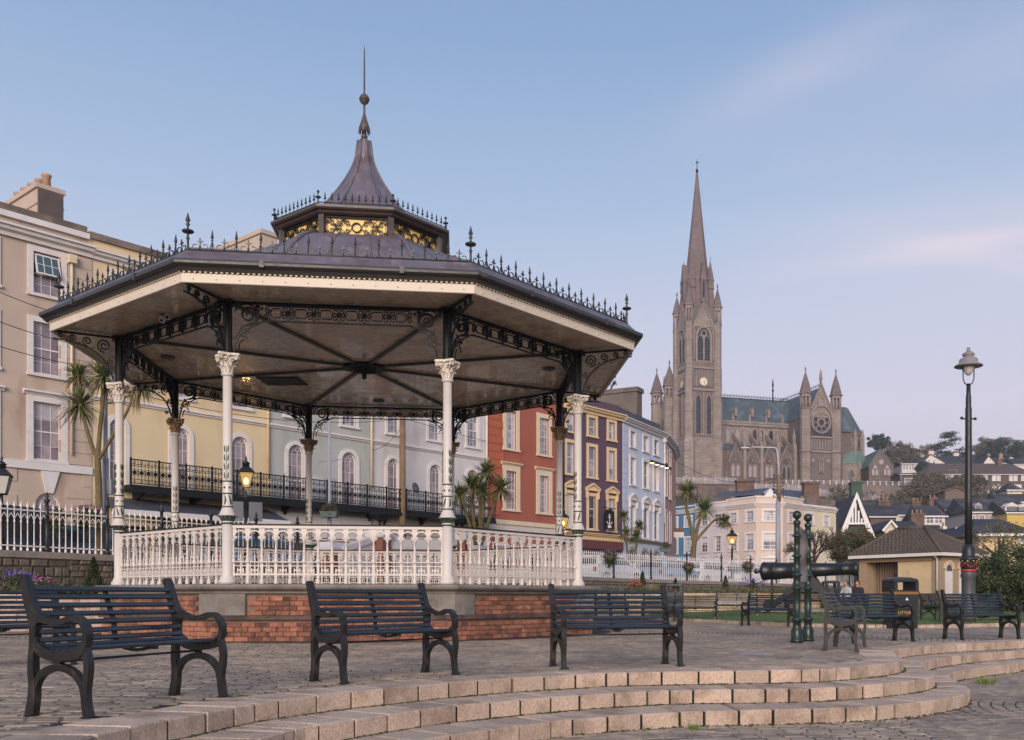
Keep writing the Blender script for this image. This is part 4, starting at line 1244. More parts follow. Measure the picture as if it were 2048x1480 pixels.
# slatted bin
def slat_bin(loc, rz, label, sc=1.0):
    t = thing('slatted_bin', label, 'litter bin', loc, rz)
    for z0, z1 in ((0.0, 0.06), (0.90, 0.96)):
        rloft(MB(), [(0.30, 0.28, 0.05, z0), (0.30, 0.28, 0.05, z1)]).build('band', M_bin, t)
    rloft(MB(), [(0.25, 0.23, 0.04, 0.03), (0.25, 0.23, 0.04, 0.95)]).build('liner', M_bin, t)
    me = MB().bbox(-0.022, 0.022, -0.012, 0.012, 0.06, 0.90, 0.003).mesh('slat', M_slat)
    for sx in range(-5, 6):
        for sy in (-1, 1):
            put('slat', me, t, (sx * 0.053, sy * 0.268, 0))
    for sy in range(-4, 5):
        for sx in (-1, 1):
            put('slat', me, t, (sx * 0.288, sy * 0.056, 0), PI / 2)
    hd = MB()
    for sx in (-1, 1):
        for sy in (-1, 1):
            hd.box(sx * 0.26 - 0.05, sx * 0.26 + 0.05, sy * 0.235 - 0.045, sy * 0.235 + 0.045, 0.96, 1.16)
    rloft(hd, [(0.30, 0.28, 0.05, 1.16), (0.32, 0.30, 0.05, 1.18), (0.31, 0.29, 0.06, 1.24), (0.22, 0.2, 0.08, 1.275)])
    hd.build('hood', M_bin, t)
    t.scale = (sc, sc, sc)
    return t
q = G(1355, 1243)
slat_bin((3.30, 34.3, 0), R(-10), 'dark slatted bin with open hood rising behind a bench at the far terrace edge')
slat_bin((10.15, 39.3, 0.25), R(6), 'dark distant bin left of the two seated people', 0.95)

# ================================================================== GREEN BANNER POSTS
M_post = mat('post_green', srgb(38, 52, 45), 0.34, 0.12, 8, spec=0.5)
pp = MB().lathe([(0.108, 0), (0.110, 0.05), (0.100, 0.06), (0.100, 0.19), (0.088, 0.225), (0.070, 0.26), (0.066, 0.36), (0.090, 0.37), (0.094, 0.39), (0.090, 0.41), (0.062, 0.42), (0.060, 0.90), (0.085, 0.91), (0.088, 0.925), (0.085, 0.94), (0.059, 0.95),
                 (0.058, 1.12), (0.083, 1.13), (0.086, 1.145), (0.083, 1.16), (0.056, 1.17), (0.054, 1.44), (0.076, 1.45), (0.079, 1.465), (0.076, 1.48), (0.052, 1.49), (0.050, 1.78), (0.072, 1.79), (0.076, 1.805), (0.07, 1.825), (0.05, 1.835), (0.048, 1.99), (0.060, 2.0), (0.062, 2.05), (0.030, 2.07), (0.028, 2.09)], 20)
ball = MB().sphere((0, 0, 2.155), 0.075, 18, 12)
bo = Vector((3.63, 16.26, 0)); b2_ = Vector((3.955, 16.85, 0))
post1 = thing('banner_post', 'dark green iron banner post with ball top, taller-looking left one of the pair', 'post', tuple(bo), 0, 'green banner posts')
pp.build('shaft', M_post, post1); ball.build('ball_finial', M_post, post1)
copy_tree(post1, tuple(b2_), 0.3, 'dark green iron banner post with ball top, right one holding the banner edge')
dv = (b2_ - bo); dn = dv.normalized()
bm_ = MB(); vs = []; fs = []
rows, cols = 14, 6
for a in range(rows + 1):
    for b in range(cols + 1):
        u = 0.06 + (dv.length - 0.10) * b / cols
        z = 1.98 - (1.98 - 1.05) * a / rows
        wv = 0.018 * math.sin(a * 0.8 + b * 0.7) + 0.012 * math.sin(b * 2.1)
        p = bo + dn * u + Vector((dn.y, -dn.x, 0)) * wv
        vs.append((p.x, p.y, z - 0.10 * (b / cols) * (1 if a == 0 else 0.3)))
for a in range(rows):
    for b in range(cols):
        i = a * (cols + 1) + b
        fs.append((i, i + cols + 1, i + cols + 2, i + 1))
bm_.add(vs, fs, True)
bm_.build('banner', mat('banner_cloth', srgb(128, 116, 112), 0.35, 0.25, 2.5), None, label='grey blank cloth banner hanging between the two green posts', cat='banner')

# ================================================================== CANNON
M_gun = mat('gun_black', srgb(27, 27, 29), 0.40, 0.12, 6, spec=0.6)
cn0 = P(1620, 1140, 35.0)
cn = thing('cannon', 'black iron cannon on a low black carriage behind the benches', 'cannon', (cn0.x, cn0.y, 0.35), R(-22))
ax = 1.42
gb_ = MB()
prof = [(0.001, -2.05), (0.06, -2.03), (0.10, -1.96), (0.06, -1.89), (0.05, -1.84), (0.16, -1.80), (0.28, -1.76), (0.34, -1.70), (0.35, -1.64), (0.325, -1.60), (0.318, -1.30), (0.325, -1.29), (0.325, -1.25), (0.312, -1.24), (0.285, -0.60), (0.292, -0.59), (0.292, -0.54), (0.278, -0.53),
        (0.255, 0.1), (0.262, 0.11), (0.262, 0.15), (0.25, 0.16), (0.215, 1.15), (0.225, 1.16), (0.225, 1.19), (0.212, 1.20), (0.215, 1.42), (0.26, 1.56), (0.275, 1.62), (0.265, 1.68), (0.22, 1.70), (0.115, 1.70), (0.11, 1.2)]
gb_.lathe(prof, 26, caps=False)
gb_.xf(Matrix.Translation((0, 0, ax)) @ Matrix.Rotation(R(89), 4, 'Y'))
gb_.build('barrel', M_gun, cn)
MB().tube([(-0.15, -0.42, ax - 0.06), (-0.15, 0.42, ax - 0.06)], 0.09, 12).build('trunnion', M_gun, cn)
for s_ in (-1, 1):
    MB().prism([(-1.55, 0.05), (-1.35, 0.05), (-0.55, 0.62), (0.35, 0.62), (0.9, 0.05), (1.1, 0.05), (0.45, 0.78), (0.10, 1.30), (-0.40, 1.30), (-0.62, 0.80)], lambda u, v, t: (u, t, v), s_ * 0.36 - 0.05, s_ * 0.36 + 0.05).build('cheek', M_gun, cn)
    for u in (-1.45, 1.0):
        MB().lathe([(0.16, -0.04), (0.17, -0.03), (0.17, 0.03), (0.16, 0.04)], 16).xf(Matrix.Translation((u, s_ * 0.45, 0.17)) @ Matrix.Rotation(R(90), 4, 'X')).build('wheel', M_gun, cn)
MB().box(-1.42, -1.34, -0.06, 0.06, 0.1, ax - 0.3).build('elevating_post', M_gun, cn)
MB().box(-1.7, 1.3, -0.5, 0.5, -0.1, 0.03).build('plinth', M_stone, cn)

# ================================================================== LAMPS
M_lampiron = mat('lamp_iron', srgb(36, 38, 40), 0.42, 0.15, 8)
M_glass = mat('lamp_glass', srgb(200, 196, 190), 0.12, 0.05, 6, spec=0.7)
def lamp_glow(name, e):
    return mat(name, srgb(255, 206, 130), 0.3, 0.02, 5, emit=(1.0, 0.62, 0.22), estr=e)
M_glow = lamp_glow('lit_lantern_glass', 1.1)
M_mantle = lamp_glow('lit_mantle', 9.0)
tl0 = P(1937, 1250, 27.0)
tl = thing('street_lamp', 'tall dark street lamp with wide disc hood and red band on its thick base', 'street lamp', (tl0.x, tl0.y, 0.05))
MB().lathe([(0.20, 0), (0.20, 0.30), (0.185, 0.32), (0.185, 1.28), (0.195, 1.30), (0.195, 1.42), (0.185, 1.44)], 20).build('base', mat('lamp_base_paint', srgb(76, 76, 80), 0.5, 0.12, 6), tl)
MB().lathe([(0.202, 1.44), (0.208, 1.45), (0.208, 1.50), (0.20, 1.51)], 20).build('red_band', mat('red_paint', srgb(170, 52, 50), 0.5, 0.08, 8), tl)
cr_ = MB().lathe([(0.19, 1.505), (0.20, 1.55), (0.205, 1.70), (0.23, 1.78), (0.235, 1.80), (0.20, 1.84), (0.175, 1.92), (0.18, 2.05), (0.165, 2.08), (0.15, 2.16), (0.105, 2.22)], 20)
cr_.build('capital', M_lampiron, tl)
gar = MB()
for k in range(4):
    a0_ = k * PI / 2 - 0.78
    gar.tube([(0.212 * math.cos(a0_ + t * 1.5), 0.212 * math.sin(a0_ + t * 1.5), 1.70 - 0.13 * math.sin(PI * t)) for t in [q / 8 for q in range(9)]], 0.014, 5)
gar.build('painted_garland', MATS['red_paint'], tl)
yl = MB()
for k in range(8):
    a = k * PI / 4 + 0.3
    yl.sphere((0.208 * math.cos(a), 0.208 * math.sin(a), 1.735), 0.024, 7, 4)
yl.build('painted_bosses', mat('yellow_paint', srgb(206, 176, 84), 0.5, 0.08, 8), tl)
MB().lathe([(0.10, 2.2), (0.098, 3.5), (0.090, 5.0), (0.088, 6.0), (0.075, 6.05), (0.072, 6.35), (0.060, 6.40), (0.055, 6.70)], 16).build('pole', M_lampiron, tl)
MB().tube([(-0.19, 0, 5.72), (0.19, 0, 5.72)], 0.022, 6).sphere((-0.19, 0, 5.74), 0.045, 8, 5).sphere((0.19, 0, 5.72), 0.045, 8, 5).build('ladder_bar', M_lampiron, tl)
hb_ = MB()
for s_ in (-1, 1):
    hb_.tube([(s_ * 0.03, 0, 6.66), (s_ * 0.11, 0, 6.72), (s_ * 0.15, 0, 6.84), (s_ * 0.155, 0, 7.2)], 0.016, 6)
hb_.build('yoke', M_lampiron, tl)
MB().lathe([(1e-4, 6.93), (0.05, 6.94), (0.10, 7.0), (0.145, 7.10), (0.155, 7.20)], 16, caps=False).build('globe', M_glass, tl)
MB().lathe([(0.16, 7.16), (0.38, 7.18), (0.385, 7.20), (0.27, 7.27), (0.25, 7.30), (0.25, 7.37), (0.19, 7.42), (0.13, 7.44), (0.12, 7.47), (0.165, 7.49), (0.165, 7.54), (0.10, 7.58), (0.06, 7.62), (0.028, 7.63), (0.05, 7.67), (0.05, 7.70), (1e-4, 7.73)], 20).build('hood', mat('hood_metal', srgb(138, 132, 132), 0.4, 0.1, 6), tl)

def lantern(loc, hgt, label, lit=True, base=1.4, boards=False, sc=1.0, group='Victorian lantern posts along the railing'):
    """four-sided gas lantern on a fluted post; loc at the post's foot, hgt of the lantern's middle above it"""
    t = thing('lantern_post', label, 'street lamp', loc, 0.4, group)
    z0 = hgt - 0.28
    MB().lathe([(0.13, 0), (0.13, 0.3), (0.09, 0.4), (0.07, 0.8), (0.085, 0.82), (0.06, 0.9), (0.05, z0 - 0.35), (0.07, z0 - 0.33), (0.045, z0 - 0.25), (0.035, z0)], 12).build('post', M_lampiron, t)
    MB().tube([(-0.28, 0, z0 - 0.28), (0.28, 0, z0 - 0.28)], 0.014, 5).build('ladder_bar', M_lampiron, t)
    fr_ = MB()
    lo, hi = 0.11 * sc, 0.21 * sc
    for sx in (-1, 1):
        for sy in (-1, 1):
            fr_.tube([(sx * lo, sy * lo, z0), (sx * hi, sy * hi, z0 + 0.46)], 0.014, 4)
    for r_, z in ((lo, z0), (hi, z0 + 0.46)):
        fr_.tube([(r_, r_, z), (-r_, r_, z), (-r_, -r_, z), (r_, -r_, z)], 0.016, 4, closed=True)
    fr_.build('lantern_frame', M_lampiron, t)
    gm = M_glow if lit else M_glass
    for k in range(4):
        c_, s_ = math.cos(k * PI / 2), math.sin(k * PI / 2)
        pts = [(-lo, -lo * 0.98, z0), (lo, -lo * 0.98, z0), (hi, -hi * 0.98, z0 + 0.46), (-hi, -hi * 0.98, z0 + 0.46)]
        m_ = MB().add([(x * c_ - y * s_, x * s_ + y * c_, z) for x, y, z in pts], [(0, 1, 2, 3)])
        m_.build('pane', M_lpane if lit else M_glass, t)
    if lit:
        MB().sphere((0, 0, z0 + 0.2), 0.075, 10, 6, sz=1.4).build('light_bulb', M_mantle, t)
        pl_ = bpy.data.lights.new('lantern_light', 'POINT'); pl_.energy = 22; pl_.color = (1.0, 0.68, 0.34); pl_.shadow_soft_size = 0.10
        lo_ = bpy.data.objects.new('lantern_light', pl_); COL.objects.link(lo_); lo_.parent = t; lo_.location = (0, 0, z0 + 0.2)
    rf_ = MB().lathe([(0.33 * sc, z0 + 0.455), (0.34 * sc, z0 + 0.47), (0.20 * sc, z0 + 0.60), (0.10 * sc, z0 + 0.66)], 4, a0=PI / 4, smooth=False)
    rf_.lathe([(0.10 * sc, z0 + 0.65), (0.10 * sc, z0 + 0.74), (0.13 * sc, z0 + 0.75), (0.05, z0 + 0.82), (0.02, z0 + 0.85), (0.045, z0 + 0.89), (0.02, z0 + 0.92), (0.004, z0 + 1.0)], 10)
    rf_.build('lantern_roof', M_lampiron, t)
    if boards:
        for s_ in (-1, 1):
            MB().box(s_ * 0.28 - 0.20, s_ * 0.28 + 0.20, -0.06, -0.035, z0 - 1.05, z0 - 0.45).build('sign_board', mat('sign_back_grey', srgb(120, 124, 130), 0.5, 0.06, 4), t)
    return t
# clear amber glass: mostly see-through, faintly tinted and glowing from the bulb
M_lpane = bpy.data.materials.new('amber_glass'); M_lpane.use_nodes = True
n_ = M_lpane.node_tree.nodes; l_ = M_lpane.node_tree.links
for x in list(n_): n_.remove(x)
o_ = n_.new('ShaderNodeOutputMaterial'); tr_ = n_.new('ShaderNodeBsdfTransparent'); tr_.inputs[0].default_value = (1.0, 0.85, 0.6, 1)
em_ = n_.new('ShaderNodeEmission'); em_.inputs[0].default_value = (1.0, 0.60, 0.22, 1); em_.inputs[1].default_value = 0.55
gl_ = n_.new('ShaderNodeMixShader'); gl_.inputs[0].default_value = 0.5
l_.new(tr_.outputs[0], gl_.inputs[1]); l_.new(em_.outputs[0], gl_.inputs[2]); l_.new(gl_.outputs[0], o_.inputs[0])
def lpos(px, Y): return ((px - CX) / F * Y, Y, 1.4)
lantern(lpos(492, 30.0), ZZ(957, 30.0) - 1.4, 'lit Victorian lantern with two grey sign boards, between the left and front-left bandstand columns', True, boards=True)
lantern(lpos(3, 24.4), ZZ(966, 24.4) - 1.4, 'unlit Victorian lantern cut by the left picture edge', False)
lantern(lpos(1464, 53.5), ZZ(1079, 53.5) - 1.4, 'lit Victorian lantern before the beige corner building, above the white car', True)
lantern(lpos(1686, 62.0), ZZ(1110, 62.0) - 1.4, 'lit Victorian lantern above the cannon muzzle, left of the shelter', True)
lantern(lpos(1126, 46.0), ZZ(1043, 46.0) - 1.4, 'lit Victorian lantern half hidden by the right bandstand columns', True)

# ================================================================== POLES AND WIRES
M_galv = mat('galvanised_steel', srgb(150, 152, 160), 0.5, 0.1, 5)
M_wood = mat('weathered_timber', srgb(128, 106, 82), 0.9, 0.25, 4, stain=(srgb(92, 74, 56), 0.45, 0.7, 14, 0.6))
def pole(px, Y, z0, z1, r0, r1, m, label, name='utility_pole', cat='pole'):
    x = (px - CX) / F * Y
    return MB().lathe([(r0, 0), (r1, z1 - z0)], 12).build(name, m, None, loc=(x, Y, z0), label=label, cat=cat)
p_ = thing('lamp_column', 'grey steel pole with a small junction box behind the left palm', 'pole', ((211 - CX) / F * 26.6, 26.6, 1.4))
MB().lathe([(0.085, 0), (0.085, 3.2), (0.06, 3.22), (0.05, 6.0)], 12).build('shaft', M_galv, p_)
MB().box(0.06, 0.20, -0.09, 0.09, 2.2, 2.62).build('junction_box', M_galv, p_)
p_ = thing('flag_pole', 'pale blue-grey pole with a short cross-bar in front of the grey-green house', 'pole', ((659 - CX) / F * 37.0, 37.0, 1.4))
MB().lathe([(0.10, 0), (0.085, 2.6), (0.06, 2.7), (0.05, 7.4)], 12).build('shaft', M_galv, p_)
MB().tube([(-0.40, 0, 4.58), (0.40, 0, 4.66)], 0.022, 5).build('cross_bar', M_galv, p_)
wp = pole(805, 46.0, 1.4, ZZ(800, 46), 0.17, 0.14, M_wood, 'weathered timber telegraph pole before the white arched-window house', 'telegraph_pole')
tp = thing('light_pole', 'grey pole with timber top section and long curved street light arm, before the corner building', 'street lamp', ((1556 - CX) / F * 58, 58, 1.4))
zz = lambda y: ZZ(y, 58) - 1.4
MB().lathe([(0.16, 0), (0.14, zz(1000))], 12).build('shaft', M_galv, tp)
MB().lathe([(0.13, zz(1003)), (0.11, zz(950))], 10, (0.05, -0.03, 0)).build('timber_section', M_wood, tp)
ins = MB()
for k in range(7):
    ins.box(-0.30 + 0.03 * (k % 3), 0.32 - 0.03 * (k % 2), -0.03, 0.03, zz(995 - 7 * k), zz(995 - 7 * k) + 0.05)
    for s_ in (-0.26, 0.30): ins.sphere((s_, 0, zz(995 - 7 * k) + 0.10), 0.05, 6, 4)
ins.build('insulators', M_lampiron, tp)
arm = [(0.07, 0, zz(952)), (0.02, 0, zz(925)), (-0.05, 0, zz(902)), (-0.12, 0, zz(896)), (-0.35, 0, zz(895)), (-1.6, 0, zz(894))]
MB().tube(arm, 0.04, 6).build('arm', mat('arm_white', srgb(196, 192, 194), 0.5, 0.05), tp)
MB().sphere((-1.95, 0, zz(896)), 0.24, 10, 6, sx=1.4, sy=0.6, sz=0.3).build('lamp_head', MATS['arm_white'], tp)
M_wire = mat('wire_black', (0.02, 0.02, 0.02), 0.6)
def wire(a, b, sag, label, r=0.012):
    pts = [a.lerp(b, t / 14) - Vector((0, 0, sag * 4 * (t / 14) * (1 - t / 14))) for t in range(15)]
    return MB().tube(pts, r, 4).build('overhead_wire', M_wire, None, label=label, cat='wire', group='overhead wires')
# ================================================================== ROAD, FENCE AND WALLS
def YF(px):
    if px <= 1162: return 2316 / (101 - 0.041 * (px - 17))
    t = [(1162, 42.9), (1470, 51.5), (1528, 53.9), (1760, 63.5)]
    for (a, ya), (b, yb) in zip(t, t[1:]):
        if px <= b: return ya + (yb - ya) * (px - a) / (b - a)
    return 63.5
def FPt(px, off=0.0):
    Y = YF(px); return Vector(((px - CX) / F * Y, Y, 0))
def ztop(Y): return 1.88 - 0.0095 * (Y - 23)
road_near = [FPt(px) + Vector((-0.16, 0.12, 0)) for px in (-120, 17, 300, 600, 900, 1162, 1470, 1528, 1760)]
rpoly = [(p.x, p.y) for p in road_near] + [(60, 64), (60, 140), (-40, 140), (-60, 40), (-25, 18)]
sheet('road', rpoly, 1.40, M_asphalt, kind='structure')
M_ashlar = mat('wall_coping', srgb(140, 130, 124), 0.85, 0.2, 3, bump=0.4, bscale=20)
M_rubble = mat('rubble_stone', srgb(104, 94, 86), 0.9, 0.3, 8, bump=0.6, bscale=25, rnd=0.35, col2=srgb(84, 82, 62), patch=(0.48, 0.65, 3))
M_joint = mat('wall_mortar', srgb(96, 86, 76), 0.95, 0.25, 4)
M_fence = mat('fence_white', srgb(224, 218, 214), 0.5, 0.06, 5, col2=srgb(186, 172, 160), patch=(0.6, 0.75, 6))
def wall_along(pxs, label, stones, name='stone_wall'):
    pts = [FPt(px) for px in pxs]
    t = put(name, None, None, tuple(pts[0]), label=label, cat='wall')
    core = MB(); cop = MB()
    for a, b in zip(pts, pts[1:]):
        d_ = (b - a); l = d_.length; d_.normalize(); n = Vector((d_.y, -d_.x, 0))
        za, zb = ztop(a.y), ztop(b.y)
        q = [a + n * 0.22, b + n * 0.22, b - n * 0.22, a - n * 0.22]
        core.hexa([(p.x, p.y, -0.3) for p in q] + [(q[0].x, q[0].y, za - 0.16), (q[1].x, q[1].y, zb - 0.16), (q[2].x, q[2].y, zb - 0.16), (q[3].x, q[3].y, za - 0.16)])
        k = max(1, int(l / 1.2))
        for i in range(k):
            u0, u1 = a.lerp(b, i / k) + d_ * 0.006, a.lerp(b, (i + 1) / k) - d_ * 0.006
            z0_, z1_ = za + (zb - za) * i / k, za + (zb - za) * (i + 1) / k
            q = [u0 + n * 0.28, u1 + n * 0.28, u1 - n * 0.26, u0 - n * 0.26]
            MB().hexa([(p.x, p.y, z - 0.16) for p, z in zip(q, (z0_, z1_, z1_, z0_))] + [(p.x, p.y, z) for p, z in zip(q, (z0_, z1_, z1_, z0_))]).build('coping_stone', M_ashlar, t, w=True)
    core.build('wall_core', M_joint, t, w=True)
    r_ = random.Random(9)
    rest = MB(); cnt = 0
    for a, b in zip(pts, pts[1:]):
        d_ = (b - a); l = d_.length; d_.normalize(); n = Vector((d_.y, -d_.x, 0))
        z = 0.2
        while z < ztop(b.y) - 0.22:
            h_ = r_.uniform(0.13, 0.24); h_ = min(h_, ztop(b.y) - 0.165 - z)
            u = -r_.random() * 0.2
            while u < l:
                w_ = r_.uniform(0.18, 0.48); g = 0.012
                u0, u1 = max(0, u) + g, min(l, u + w_) - g
                if u1 - u0 > 0.06:
                    m_ = MB()
                    pr = 0.22 + r_.uniform(0.015, 0.06)
                    c0 = [(u0, z + g + r_.uniform(0, .02)), (u1, z + g + r_.uniform(0, .02)), (u1 - r_.uniform(0, .03), z + h_ - r_.uniform(0, .02)), (u0 + r_.uniform(0, .03), z + h_ - r_.uniform(0, .02))]
                    P3 = lambda u_, z_, o_: tuple(a + d_ * u_ + n * o_ + Vector((0, 0, z_)))
                    cx_ = (u0 + u1) / 2; cz_ = z + h_ / 2
                    vs = [P3(u_, z_, 0.20) for u_, z_ in c0] + [P3(u_, z_, pr - 0.02) for u_, z_ in c0] + [P3(u_ + (cx_ - u_) * 0.2, z_ + (cz_ - z_) * 0.25, pr) for u_, z_ in c0]
                    fs = [(8, 9, 10, 11)]
                    for i in range(4):
                        j = (i + 1) % 4
                        fs += [(i, j, j + 4, i + 4), (i + 4, j + 4, j + 8, i + 8)]
                    if stones and cnt < 280:
                        MB().add(vs, fs).build('stone', M_rubble, t, w=True); cnt += 1
                    else:
                        rest.add(vs, fs)
                u += w_
            z += h_ + 0.004
    if rest.v: rest.build('stones', M_rubble, t, w=True, kind='stuff')
    return t
wall_along((-60, 17, 130, 260, 420, 600), 'low rubble stone wall carrying the white railing at the left edge', True)
wall_along((985, 1080, 1162, 1260, 1370, 1470, 1528, 1640, 1760), 'long low stone wall carrying the white railing right of the bandstand', False)
# paling with spear head
pal = MB().lathe([(0.026, 0), (0.032, 0.02), (0.032, 0.07), (0.018, 0.10), (0.016, 0.16), (0.026, 0.18), (0.016, 0.21), (0.014, 0.68), (0.026, 0.71), (0.016, 0.75), (0.014, 1.0), (0.020, 1.02), (0.012, 1.05), (0.040, 1.09), (0.034, 1.11), (0.012, 1.16), (0.001, 1.24)], 6, caps=False)
me_pal = pal.mesh('paling', M_fence)
fpost = MB().lathe([(0.07, 0), (0.07, 0.12), (0.045, 0.14), (0.045, 0.9), (0.06, 0.92), (0.04, 0.96), (0.04, 1.22), (0.07, 1.25), (0.07, 1.29), (0.03, 1.32), (0.05, 1.37), (0.001, 1.50)], 10)
me_fpost = fpost.mesh('fence_post', M_lampiron)
def fence(p0, p1, nbay, label):
    pxs = []
    # bays of equal length along the real line
    N_ = 300; pts = [FPt(p0 + (p1 - p0) * k / N_) for k in range(N_ + 1)]
    d = [0]
    for a, b in zip(pts, pts[1:]): d.append(d[-1] + (b - a).length)
    def at(s):
        for k in range(N_):
            if d[k + 1] >= s: return pts[k].lerp(pts[k + 1], (s - d[k]) / (d[k + 1] - d[k]))
        return pts[-1]
    posts = [at(d[-1] * k / nbay) for k in range(nbay + 1)]
    t = put('iron_fence', None, None, tuple(posts[0]), label=label, cat='fence', group='white spear-topped railings')
    cnt = 0
    for k, p in enumerate(posts):
        put('fence_post', me_fpost, t, (p.x - posts[0].x, p.y - posts[0].y, ztop(p.y)))
    for a, b in zip(posts, posts[1:]):
        l = (b - a).length; ang = math.atan2(b.y - a.y, b.x - a.x); n = int(round(l / 0.147)); u_ = (b - a) / n
        rl_ = MB()
        za, zb = ztop(a.y), ztop(b.y)
        def q(u, dz, off=0.0):
            p = a.lerp(b, u); nn = Vector((math.sin(ang), -math.cos(ang), 0)) * off
            return (p.x + nn.x, p.y + nn.y, za + (zb - za) * u + dz)
        for dz, hw in ((0.995, 0.016), (0.13, 0.016)):
            vs = [q(0.02, dz - hw, -.014), q(0.98, dz - hw, -.014), q(0.98, dz - hw, .014), q(0.02, dz - hw, .014), q(0.02, dz + hw, -.014), q(0.98, dz + hw, -.014), q(0.98, dz + hw, .014), q(0.02, dz + hw, .014)]
            rl_.hexa(vs)
        for i in range(n):
            for (u0, u1) in ((i / n, (i + 1) / n),):
                if i == 0: u0 = u0 + 0.3 / n
                pts_ = []
                for s_ in range(7):
                    f = s_ / 6
                    pts_.append(q(u0 + (u1 - u0) * f, 0.74 + 0.17 * (1 - abs(2 * f - 1)) ** 0.7))
                rl_.tube(pts_, 0.011, 4)
        rl_.build('fence_rail', M_fence, t, w=True)
        for i in range(1, n):
            p = a.lerp(b, i / n)
            put('paling', me_pal, t, (p.x - posts[0].x, p.y - posts[0].y, ztop(p.y) - 0.0), ang)
            cnt += 1
    return t
fence(-40, 595, 6, 'white iron railing with spear tops along the road, left of the bandstand')
fence(990, 1745, 12, 'white iron railing with spear tops along the road, right of the bandstand')

# ---- planter walls of pale blocks
M_plblock = mat('planter_block', srgb(196, 170, 136), 0.85, 0.18, 8, bump=0.5, bscale=40, rnd=0.2, col2=srgb(140, 118, 94), patch=(0.5, 0.7, 3))
M_plblock2 = mat('planter_block_pink', srgb(190, 166, 152), 0.85, 0.18, 8, bump=0.5, bscale=40, rnd=0.16, col2=srgb(140, 120, 108), patch=(0.5, 0.7, 3))
def planter(a, b, z0, z1, bh, bl_, m, label):
    a, b = Vector(a), Vector(b)
    ang = math.atan2(b.y - a.y, b.x - a.x); l = (b - a).length
    t = put('planter_wall', None, None, tuple(a), ang, label, 'wall')
    MB().box(0, l, 0.04, 0.40, z0 - 0.1, z1 - 0.02).build('wall_core', M_joint, t)
    r_ = random.Random(4); z = z0; k = 0
    while z < z1 - 0.02:
        u = -bl_ / 2 if k % 2 else 0
        while u < l:
            u0, u1 = max(0, u) + 0.005, min(l, u + bl_) - 0.005
            if u1 - u0 > 0.05:
                MB().bbox(u0, u1, r_.uniform(-.006, .006), 0.2, z + 0.005, z + bh - 0.003, 0.01).build('block', m, t)
            u += bl_
        z += bh; k += 1
    return t
planter((-17.2, 20.0, 0), (-10.3, 22.4, 0), 0.0, 0.84, 0.21, 0.42, M_plblock2, 'low planter wall of pinkish blocks left of the bandstand')
planter((0.6, 36.6, 0), (11.4, 40.6, 0), 0.02, 0.94, 0.155, 0.40, M_plblock, 'low planter wall of yellowish stone blocks behind the far benches')
# soil of the two beds
sheet('flower_bed', [(-17.2, 20.4), (-10.3, 22.7), (-9.6, 28.5), (-13.0, 23.8), (-17.5, 19.8)], 0.80, M_soil, kind='structure')
fb = [(0.6, 36.9), (11.3, 40.9)] + [(FPt(px).x + 0.25, FPt(px).y - 0.2) for px in (1740, 1640, 1528, 1470, 1370, 1260, 1162)]
sheet('flower_bed', fb, 0.92, M_soil, kind='structure')

# ================================================================== HOUSES OF THE TERRACE
M_glassw = mat('window_glass', srgb(150, 134, 138), 0.10, 0.22, 1.2, spec=0.9, rnd=0.25, col2=srgb(112, 98, 104), patch=(0.45, 0.6, 0.7))  # lilac base colour stands for net curtains and painted sky reflection
M_glassc = mat('window_glass_cool', srgb(116, 116, 128), 0.10, 0.25, 1.0, spec=0.9, rnd=0.2, col2=srgb(176, 172, 178), patch=(0.48, 0.6, 0.6))
M_glassd = mat('window_glass_dark', srgb(54, 54, 58), 0.10, 0.25, 1.0, spec=0.9, rnd=0.2)
M_sash = mat('sash_white', srgb(226, 220, 218), 0.45, 0.04, 5)
M_trim = mat('trim_white', srgb(222, 214, 210), 0.6, 0.07, 2.5, col2=srgb(188, 178, 170), patch=(0.6, 0.75, 3))
M_trimc = mat('trim_cream', srgb(226, 196, 152), 0.6, 0.07, 2.5, col2=srgb(196, 164, 122), patch=(0.6, 0.75, 3))
M_trimy = mat('trim_pale_cream', srgb(222, 202, 172), 0.6, 0.07, 2.5)
M_slate = mat('slate_roof', srgb(70, 72, 82), 0.6, 0.22, 1.0, col2=srgb(92, 88, 90), patch=(0.5, 0.7, 0.6))
M_grime = mat('parapet_grime', srgb(128, 114, 102), 0.9, 0.25, 1.4, col2=srgb(96, 86, 78), patch=(0.45, 0.65, 0.8))
def stucco(name, c, stain=None, rough=0.85):
    c2 = tuple(x * 0.8 for x in c)
    return mat(name, c, rough, 0.06, 0.7, bump=0.15, bscale=30, col2=c2, patch=(0.60, 0.78, 0.5), stain=stain)
def fline(p0, Y0, p1, Y1):
    return lambda px: 1 / (1 / Y0 + (1 / Y1 - 1 / Y0) * (px - p0) / (p1 - p0))
YT = lambda px: 14430 / (433.5 - 0.1588 * px)
M_blind = mat('net_curtain', srgb(190, 182, 184), 0.35, 0.14, 5, spec=0.8, rnd=0.12)
